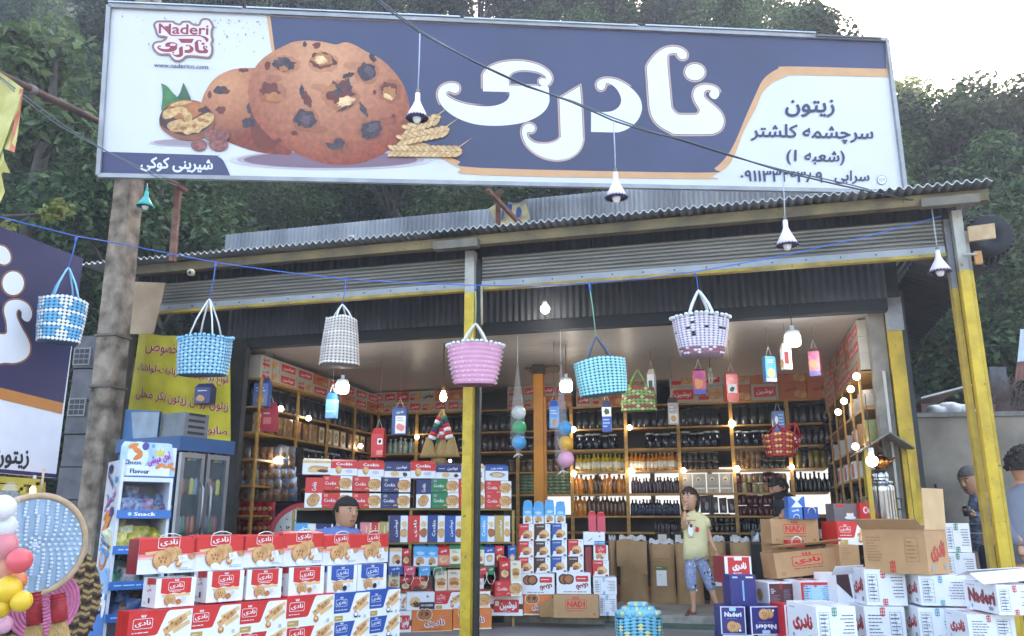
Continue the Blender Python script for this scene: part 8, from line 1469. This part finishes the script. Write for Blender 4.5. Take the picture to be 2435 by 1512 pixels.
# ---- the girl on the step
GB = onz(*ZH(775, 1330), .1); GPL = PL(GB, 0.); g_ = lambda x, y, b=0: GPL.pt(*ZH(x, y), b)
girl = person(GB, 'girl in a pale yellow T shirt and patterned blue leggings, hand at her mouth')
K = (GPL.st(*ZH(900, 900))[0] - GPL.st(*ZH(800, 900))[0]) / 100
def gr(px): return px * K
mb = MB(); hc = g_(738, 385, .0)
limb(mb, [(g_(795, 860), gr(62), gr(45)), (g_(790, 690), gr(60), gr(42)), (g_(788, 560), gr(68), gr(42)), (g_(780, 500), gr(40), gr(34)), (g_(762, 455), gr(24), gr(24)), (hc, gr(30), gr(32)),
          (g_(860, 525), gr(27)), (g_(893, 640), gr(20)), (g_(925, 745, -.02), gr(17)), (g_(955, 815, -.04), gr(14)),
          (g_(712, 525, -.02), gr(27)), (g_(678, 625, -.07), gr(21)), (g_(676, 540, -.13), gr(18)), (g_(681, 478, -.12), gr(14)),
          (g_(745, 900), gr(48)), (g_(752, 1025, -.02), gr(40)), (g_(770, 1150), gr(29)), (g_(776, 1265), gr(19)), (g_(770, 1312), gr(18)), (g_(735, 1325, -.07), gr(20)), (g_(705, 1340, -.12), gr(14)),
          (g_(850, 900), gr(48)), (g_(895, 1030), gr(40)), (g_(935, 1160), gr(29)), (g_(965, 1245), gr(19)), (g_(972, 1290), gr(18)), (g_(960, 1310, -.08), gr(18)), (g_(945, 1322, -.13), gr(13))],
     SKIN, [(0, 1), (1, 2), (2, 3), (3, 4), (4, 5), (2, 6), (6, 7), (7, 8), (8, 9), (2, 10), (10, 11), (11, 12), (12, 13), (0, 14), (14, 15), (15, 16), (16, 17), (17, 18), (18, 19), (19, 20), (0, 21), (21, 22), (22, 23), (23, 24), (24, 25), (25, 26), (26, 27)])
head(mb, hc, R(-38), gr(88), SKIN); hand(mb, g_(681, 478, -.12), g_(690, 400, -.10) - g_(681, 478, -.12), (1, .2, 0), .11, SKIN, .5); hand(mb, g_(955, 815, -.04), g_(972, 890, -.05) - g_(955, 815, -.04), (-1, -.3, 0), .115, SKIN, .3)
mb.build('body', girl, origin=PW(girl)); hair(girl, hc + Vector((.006, .008, .004)), R(-38), gr(92), HAIRB, 0, .55, .52, .1)
YT = M('e2d6a4', .8, .08, 12, bump=.15); mb = MB()
loft(mb, [(g_(792, 878), gr(108), gr(66)), (g_(790, 770), gr(101), gr(64)), (g_(790, 660), gr(98), gr(60)), (g_(790, 570), gr(98), gr(56)), (g_(788, 530), gr(97), gr(50)), (g_(784, 504), gr(72), gr(44)), (g_(774, 480), gr(38), gr(36))], YT)
mb.tube([g_(840, 535), g_(872, 560), g_(890, 612)], [gr(36), gr(40), gr(36)], YT, 12); mb.tube([g_(735, 535), g_(712, 560, -.03), g_(694, 592, -.055)], [gr(36), gr(40), gr(36)], YT, 12)
f = Face(mb, g_(712, 700, -.083), (1, 0, 0), (0, 0, 1), gr(100), gr(150)); f.ell(f.A * .25, .4, .16, .32, WHITE, 10, .2); f.ell(f.A * .1, .82, .08, .08, RED, 8, .3); f.ell(f.A * .32, .66, .1, .1, NAVY, 8, .3); f.ell(f.A * .8, .45, .11, .16, RED, 9, .3); f.bars(f.A * .02, .9, f.A * .8, 1.0, 1, INK); f.bars(f.A * .05, 0, f.A * .85, .08, 1, INK)
mb.build('shirt', girl, origin=PW(girl))
LG = M('8f9cc0', .8, .35, 60, h2='a3aed0'); mb = MB(); limb(mb, [(g_(795, 800), gr(80), gr(50)), (g_(745, 930), gr(56)), (g_(752, 1030, -.02), gr(52)), (g_(762, 1140), gr(44)), (g_(850, 930), gr(56)), (g_(895, 1035), gr(52)), (g_(930, 1140), gr(44))], LG, [(0, 1), (1, 2), (2, 3), (0, 4), (4, 5), (5, 6)])
for i in range(26): x0 = rng.choice((0, 1)); t = rng.random(); x = (745 + 15 * t if x0 == 0 else 855 + 75 * t) + rng.uniform(-34, 34); p = g_(x, 910 + 220 * t, -.058); mb.ball(p, gr(7), BLACK if i % 2 else WHITE, 6, (1, .4, 1.4))
mb.build('leggings', girl, origin=PW(girl))
for (a, b) in ((g_(780, 1338), g_(695, 1352, -.13)), (g_(978, 1318), g_(938, 1332, -.14))):
    mb = MB(); d = (b - a); d.z = 0; sd_ = d.cross(Vector((0, 0, 1))).normalized(); a0 = Vector((a.x, a.y, .102)); mb.tube([a0 - d * .12, a0 + d * .4, a0 + d * 1.12], [.016, .022, .016], M('6a3038', .6), 8); mb.tube([a0 + d * .62 - sd_ * .03, a0 + d * .62 + Vector((0, 0, .045)), a0 + d * .62 + sd_ * .03], .012, M('7a3a42', .5), 6); mb.build('sandal', girl, origin=PW(girl))
# ---- seated man behind the left pile
D1 = 6.72; MP = PL(at(*ZC(1940, 500), D1), 0.); p_ = lambda x, y, b=0: MP.pt(*ZC(x, y), b); K1 = .27333 / F * D1
man = person(Vector((p_(1900, 500).x, p_(1900, 500).y, .35)), 'dark haired man in a blue shirt sitting behind the row of red carrier bags')
mb = MB(); hc = p_(1968, 292); r1 = lambda v: v * K1
limb(mb, [(p_(1880, 900, .05), r1(120), r1(90)), (p_(1880, 620), r1(125), r1(85)), (p_(1890, 490), r1(120), r1(75)), (p_(1920, 430), r1(60), r1(56)), (p_(1942, 370), r1(62)), (hc, r1(60)), (p_(1735, 480), r1(52)), (p_(1690, 640, -.06), r1(42)), (p_(1760, 720, -.2), r1(32)), (p_(2040, 490), r1(50)), (p_(2110, 640, -.06), r1(42)), (p_(2060, 720, -.2), r1(32))], SKIN2, [(0, 1), (1, 2), (2, 3), (3, 4), (4, 5), (2, 6), (6, 7), (7, 8), (2, 9), (9, 10), (10, 11)])
head(mb, hc, R(48), r1(122), SKIN2); hand(mb, p_(1760, 720, -.2), (1, -.2, 0), (0, 0, -1), .17, SKIN2); hand(mb, p_(2060, 720, -.2), (-1, -.2, 0), (0, 0, -1), .17, SKIN2); mb.build('body', man, origin=PW(man)); hair(man, hc + Vector((0, .005, .008)), R(48), r1(124), HAIR, 0, 0, .45)
BS = M('5a72a8', .75, .15, 8, bump=.2); mb = MB(); loft(mb, [(p_(1880, 900), r1(170), r1(110)), (p_(1880, 640), r1(180), r1(108)), (p_(1885, 530), r1(205), r1(104)), (p_(1890, 454), r1(206), r1(96)), (p_(1900, 428), r1(172), r1(84)), (p_(1920, 416), r1(92), r1(68)), (p_(1934, 404), r1(62), r1(60))], BS)
mb.tube([p_(1760, 480), p_(1700, 530, -.02), p_(1685, 660, -.06)], [r1(66), r1(70), r1(58)], BS, 12); mb.tube([p_(2020, 490), p_(2080, 530, -.02), p_(2105, 660, -.06)], [r1(62), r1(66), r1(56)], BS, 12)
mb.lathe([(r1(64), 0), (r1(78), -r1(22))], M('4d6498', .75), 18, p_(1932, 400), True, 1, .95); mb.build('shirt', man, origin=PW(man))
# ---- man at the counter, dark shirt
D2 = 8.4; MP2 = PL(at(*ZG(720, 1400), D2), 0.); p_ = lambda x, y, b=0: MP2.pt(*ZG(x, y), b); K2 = .29346 / F * D2; r1 = lambda v: v * K2
man = person(Vector((p_(740, 1500).x, p_(740, 1500).y, .1)), 'bearded man in a dark T shirt bending over the counter behind the NADI carton')
mb = MB(); hc = p_(688, 1262); limb(mb, [(p_(760, 1720), r1(85), r1(60)), (p_(765, 1520), r1(85), r1(58)), (p_(765, 1380), r1(88), r1(56)), (p_(740, 1320), r1(42)), (p_(715, 1290), r1(32)), (hc, r1(34)), (p_(715, 1370, -.1), r1(38)), (p_(700, 1460, -.16), r1(29)), (p_(640, 1495, -.25), r1(22)), (p_(820, 1380, .08), r1(38)), (p_(800, 1480, -.1), r1(29)), (p_(700, 1510, -.25), r1(22))], SKIN2, [(0, 1), (1, 2), (2, 3), (3, 4), (4, 5), (2, 6), (6, 7), (7, 8), (2, 9), (9, 10), (10, 11)])
head(mb, hc, R(-72), r1(82), SKIN2, R(18), HAIR); hand(mb, p_(640, 1495, -.25), (-1, -.1, -.1), (0, 0, -1), .16, SKIN2); hand(mb, p_(700, 1510, -.25), (-1, -.1, 0), (0, 0, -1), .16, SKIN2); mb.build('body', man, origin=PW(man)); hair(man, hc + Vector((.004, 0, .006)), R(-72), r1(84), HAIR, R(18), 0, .4)
mb = MB(); TSH = M('1b222e', .8, .2, 8); loft(mb, [(p_(760, 1720), r1(100), r1(74)), (p_(765, 1540), r1(102), r1(72)), (p_(765, 1410), r1(112), r1(70)), (p_(760, 1350), r1(105), r1(60)), (p_(748, 1318), r1(66), r1(50)), (p_(735, 1300), r1(42), r1(42))], TSH)
mb.tube([p_(700, 1365, -.03), p_(690, 1400, -.1), p_(700, 1440, -.14)], [r1(48), r1(50), r1(44)], TSH, 12); mb.tube([p_(820, 1370, .04), p_(832, 1420, .02), p_(818, 1460, -.04)], [r1(46), r1(50), r1(44)], TSH, 12); mb.build('shirt', man, origin=PW(man))
# ---- man in a checked shirt beyond the right post
D3 = 8.0; MP3 = PL(at(*ZI(2060, 400), D3), 0.); p_ = lambda x, y, b=0: MP3.pt(*ZI(x, y), b); K3 = .29676 / F * D3; r1 = lambda v: v * K3
man = person(Vector((p_(2150, 900).x, p_(2150, 900).y, 0)), 'man in a checked blue shirt holding a cup beyond the right yellow post')
mb = MB(); hc = p_(2010, 8); zf_ = MP3.st(*ZI(2150, 700))[1]
def gd(x, b): v = p_(x, 700, b); return Vector((v.x, v.y, 0))
limb(mb, [(p_(2150, 470), r1(95), r1(75)), (p_(2135, 330), r1(92), r1(72)), (p_(2115, 200), r1(105), r1(74)), (p_(2075, 120), r1(58)), (p_(2045, 75), r1(56)), (hc, r1(54)), (p_(2085, 200, -.12), r1(52)), (p_(2050, 330, -.18), r1(40)), (p_(1930, 285, -.26), r1(28)), (p_(2170, 200, .14), r1(50)), (p_(2190, 330, .12), r1(38)), (p_(2160, 430, .0), r1(28)),
          (p_(2125, 540, -.06), r1(75)), (p_(2140, 740, -.06), r1(55)), (gd(2160, -.06) + Vector((0, 0, .09)), r1(36)), (gd(2110, -.14) + Vector((0, 0, .04)), r1(30)), (p_(2190, 540, .08), r1(75)), (p_(2200, 740, .08), r1(55)), (gd(2215, .08) + Vector((0, 0, .09)), r1(36)), (gd(2165, .02) + Vector((0, 0, .04)), r1(30))], SKIN2,
     [(0, 1), (1, 2), (2, 3), (3, 4), (4, 5), (2, 6), (6, 7), (7, 8), (2, 9), (9, 10), (10, 11), (0, 12), (12, 13), (13, 14), (14, 15), (0, 16), (16, 17), (17, 18), (18, 19)])
head(mb, hc, R(-68), r1(105), SKIN2, R(14)); hand(mb, p_(1930, 285, -.26), p_(1850, 265, -.26) - p_(1930, 285, -.26), (0, .3, 1), .17, SKIN2, .7); hand(mb, p_(2160, 430, .0), (-.6, -.2, -.8), (-1, 0, 0), .17, SKIN2); mb.build('body', man, origin=PW(man)); hair(man, hc + Vector((.005, 0, .008)), R(-68), r1(107), M('5f5a56', .85, .4, 60), R(14), 0, .42)
PLD = M('5f6a86', .8, .5, 14, h2='8a93ab', grain=(1, 1, 3)); mb = MB(); loft(mb, [(p_(2155, 570), r1(114), r1(90)), (p_(2150, 500), r1(116), r1(90)), (p_(2142, 390), r1(118), r1(92)), (p_(2130, 270), r1(122), r1(92)), (p_(2115, 190), r1(116), r1(86)), (p_(2095, 140), r1(84), r1(70)), (p_(2062, 95), r1(54), r1(52))], PLD)
mb.tube([p_(2085, 190, -.1), p_(2062, 250, -.16), p_(2050, 325, -.18), p_(1985, 312, -.22), p_(1935, 290, -.26)], [r1(60), r1(62), r1(52), r1(44), r1(36)], PLD, 12); mb.tube([p_(2175, 200, .12), p_(2195, 330, .12), p_(2165, 425, .01)], [r1(60), r1(50), r1(38)], PLD, 12)
for i in range(9): z = p_(2130, 160 + 38 * i); [mb.tube([z + Vector((r1(124) * math.cos(t * .4 - 3.3), r1(95) * math.sin(t * .4 - 3.3), 0)) for t in range(10)], .006, M('b9bfcd', .8), 4)] if i % 2 else None
mb.build('shirt', man, origin=PW(man))
TR_ = M('23283a', .8, .15, 8); mb = MB(); limb(mb, [(p_(2150, 440), r1(100), r1(80)), (p_(2125, 560, -.06), r1(84)), (p_(2140, 740, -.06), r1(66)), (gd(2160, -.06) + Vector((0, 0, .1)), r1(52)), (p_(2190, 560, .08), r1(84)), (p_(2200, 740, .08), r1(66)), (gd(2215, .08) + Vector((0, 0, .1)), r1(52))], TR_, [(0, 1), (1, 2), (2, 3), (0, 4), (4, 5), (5, 6)]); mb.build('trousers', man, origin=PW(man))
c = p_(1858, 250, -.26); mb = MB(); mb.lathe([(.03, -.05), (.036, .04), (.03, .042), (.026, -.04), (0, -.045)], M('23242a', .3), 14, c); tag(mb.build('cup', origin=c), 'small dark cup in the hand of the man in the checked shirt', 'cup')
m = MB(); a, b = p_(1768, 30, .1), p_(1815, 260, .1); m.tube([a, b, b + Vector((.02, 0, -.5))], .014, M('3c3b3e', .6), 8); tag(m.build('iron_rod', origin=b), 'thin dark iron rod leaning on the yard wall behind the boxes', 'rod')
# ---- person cropped by the right edge
D4 = 6.6; MP4 = PL(at(*ZI(2430, 300), D4), 0.); p_ = lambda x, y, b=0: MP4.pt(*ZI(x - 42, y), b); K4 = .29676 / F * D4; r1 = lambda v: v * K4
man = person(Vector((p_(2480, 800).x, p_(2480, 800).y, 0)), 'person in a plain grey shirt seen from behind, cropped by the right edge')
def gd(x, b): v = p_(x, 700, b); return Vector((v.x, v.y, 0))
mb = MB(); hc = p_(2478, -95); limb(mb, [(p_(2480, 640), r1(120), r1(90)), (p_(2480, 400), r1(125), r1(85)), (p_(2475, 150), r1(135), r1(84)), (p_(2475, 30), r1(62)), (p_(2475, -10), r1(62)), (hc, r1(60)), (p_(2375, 150, .02), r1(54)), (p_(2365, 350, .02), r1(44)), (p_(2385, 520, -.1), r1(34)), (p_(2600, 150), r1(54)), (p_(2620, 350), r1(44)), (p_(2600, 520, -.1), r1(34)), (p_(2430, 800), r1(80)), (p_(2430, 1050), r1(58)), (gd(2430, 0) + Vector((0, 0, .09)), r1(40)), (gd(2430, -.12) + Vector((0, 0, .04)), r1(34)), (p_(2540, 800), r1(80)), (p_(2540, 1050), r1(58)), (gd(2540, 0) + Vector((0, 0, .09)), r1(40)), (gd(2540, -.12) + Vector((0, 0, .04)), r1(34))], SKIN2,
     [(0, 1), (1, 2), (2, 3), (3, 4), (4, 5), (2, 6), (6, 7), (7, 8), (2, 9), (9, 10), (10, 11), (0, 12), (12, 13), (13, 14), (14, 15), (0, 16), (16, 17), (17, 18), (18, 19)])
head(mb, hc, R(130), r1(125), SKIN2); hand(mb, p_(2385, 520, -.1), (0, -.3, -1), (1, 0, 0), .17, SKIN2); hand(mb, p_(2600, 520, -.1), (0, -.3, -1), (-1, 0, 0), .17, SKIN2); mb.build('body', man, origin=PW(man)); hair(man, hc + Vector((0, 0, .008)), R(130), r1(130), HAIR, 0, 0, .4, .2)
mb = MB(); GS = M('6f7583', .8, .12, 6, bump=.2); loft(mb, [(p_(2480, 660), r1(140), r1(108)), (p_(2480, 420), r1(142), r1(104)), (p_(2477, 200), r1(158), r1(102)), (p_(2476, 110), r1(150), r1(92)), (p_(2475, 60), r1(96), r1(72)), (p_(2475, 25), r1(58), r1(58))], GS)
mb.tube([p_(2372, 150, .02), p_(2352, 300, .02), p_(2360, 430, -.02), p_(2380, 520, -.08)], [r1(70), r1(66), r1(56), r1(44)], GS, 12); mb.tube([p_(2590, 150), p_(2625, 340), p_(2600, 500, -.1)], [r1(70), r1(62), r1(44)], GS, 12); mb.build('shirt', man, origin=PW(man))
mb = MB(); limb(mb, [(p_(2480, 640), r1(128), r1(98)), (p_(2430, 800), r1(92)), (p_(2430, 1050), r1(70)), (gd(2430, 0) + Vector((0, 0, .1)), r1(56)), (p_(2540, 800), r1(92)), (p_(2540, 1050), r1(70)), (gd(2540, 0) + Vector((0, 0, .1)), r1(56))], M('3f4a48', .8, .15, 8), [(0, 1), (1, 2), (2, 3), (0, 4), (4, 5), (5, 6)]); mb.build('trousers', man, origin=PW(man))
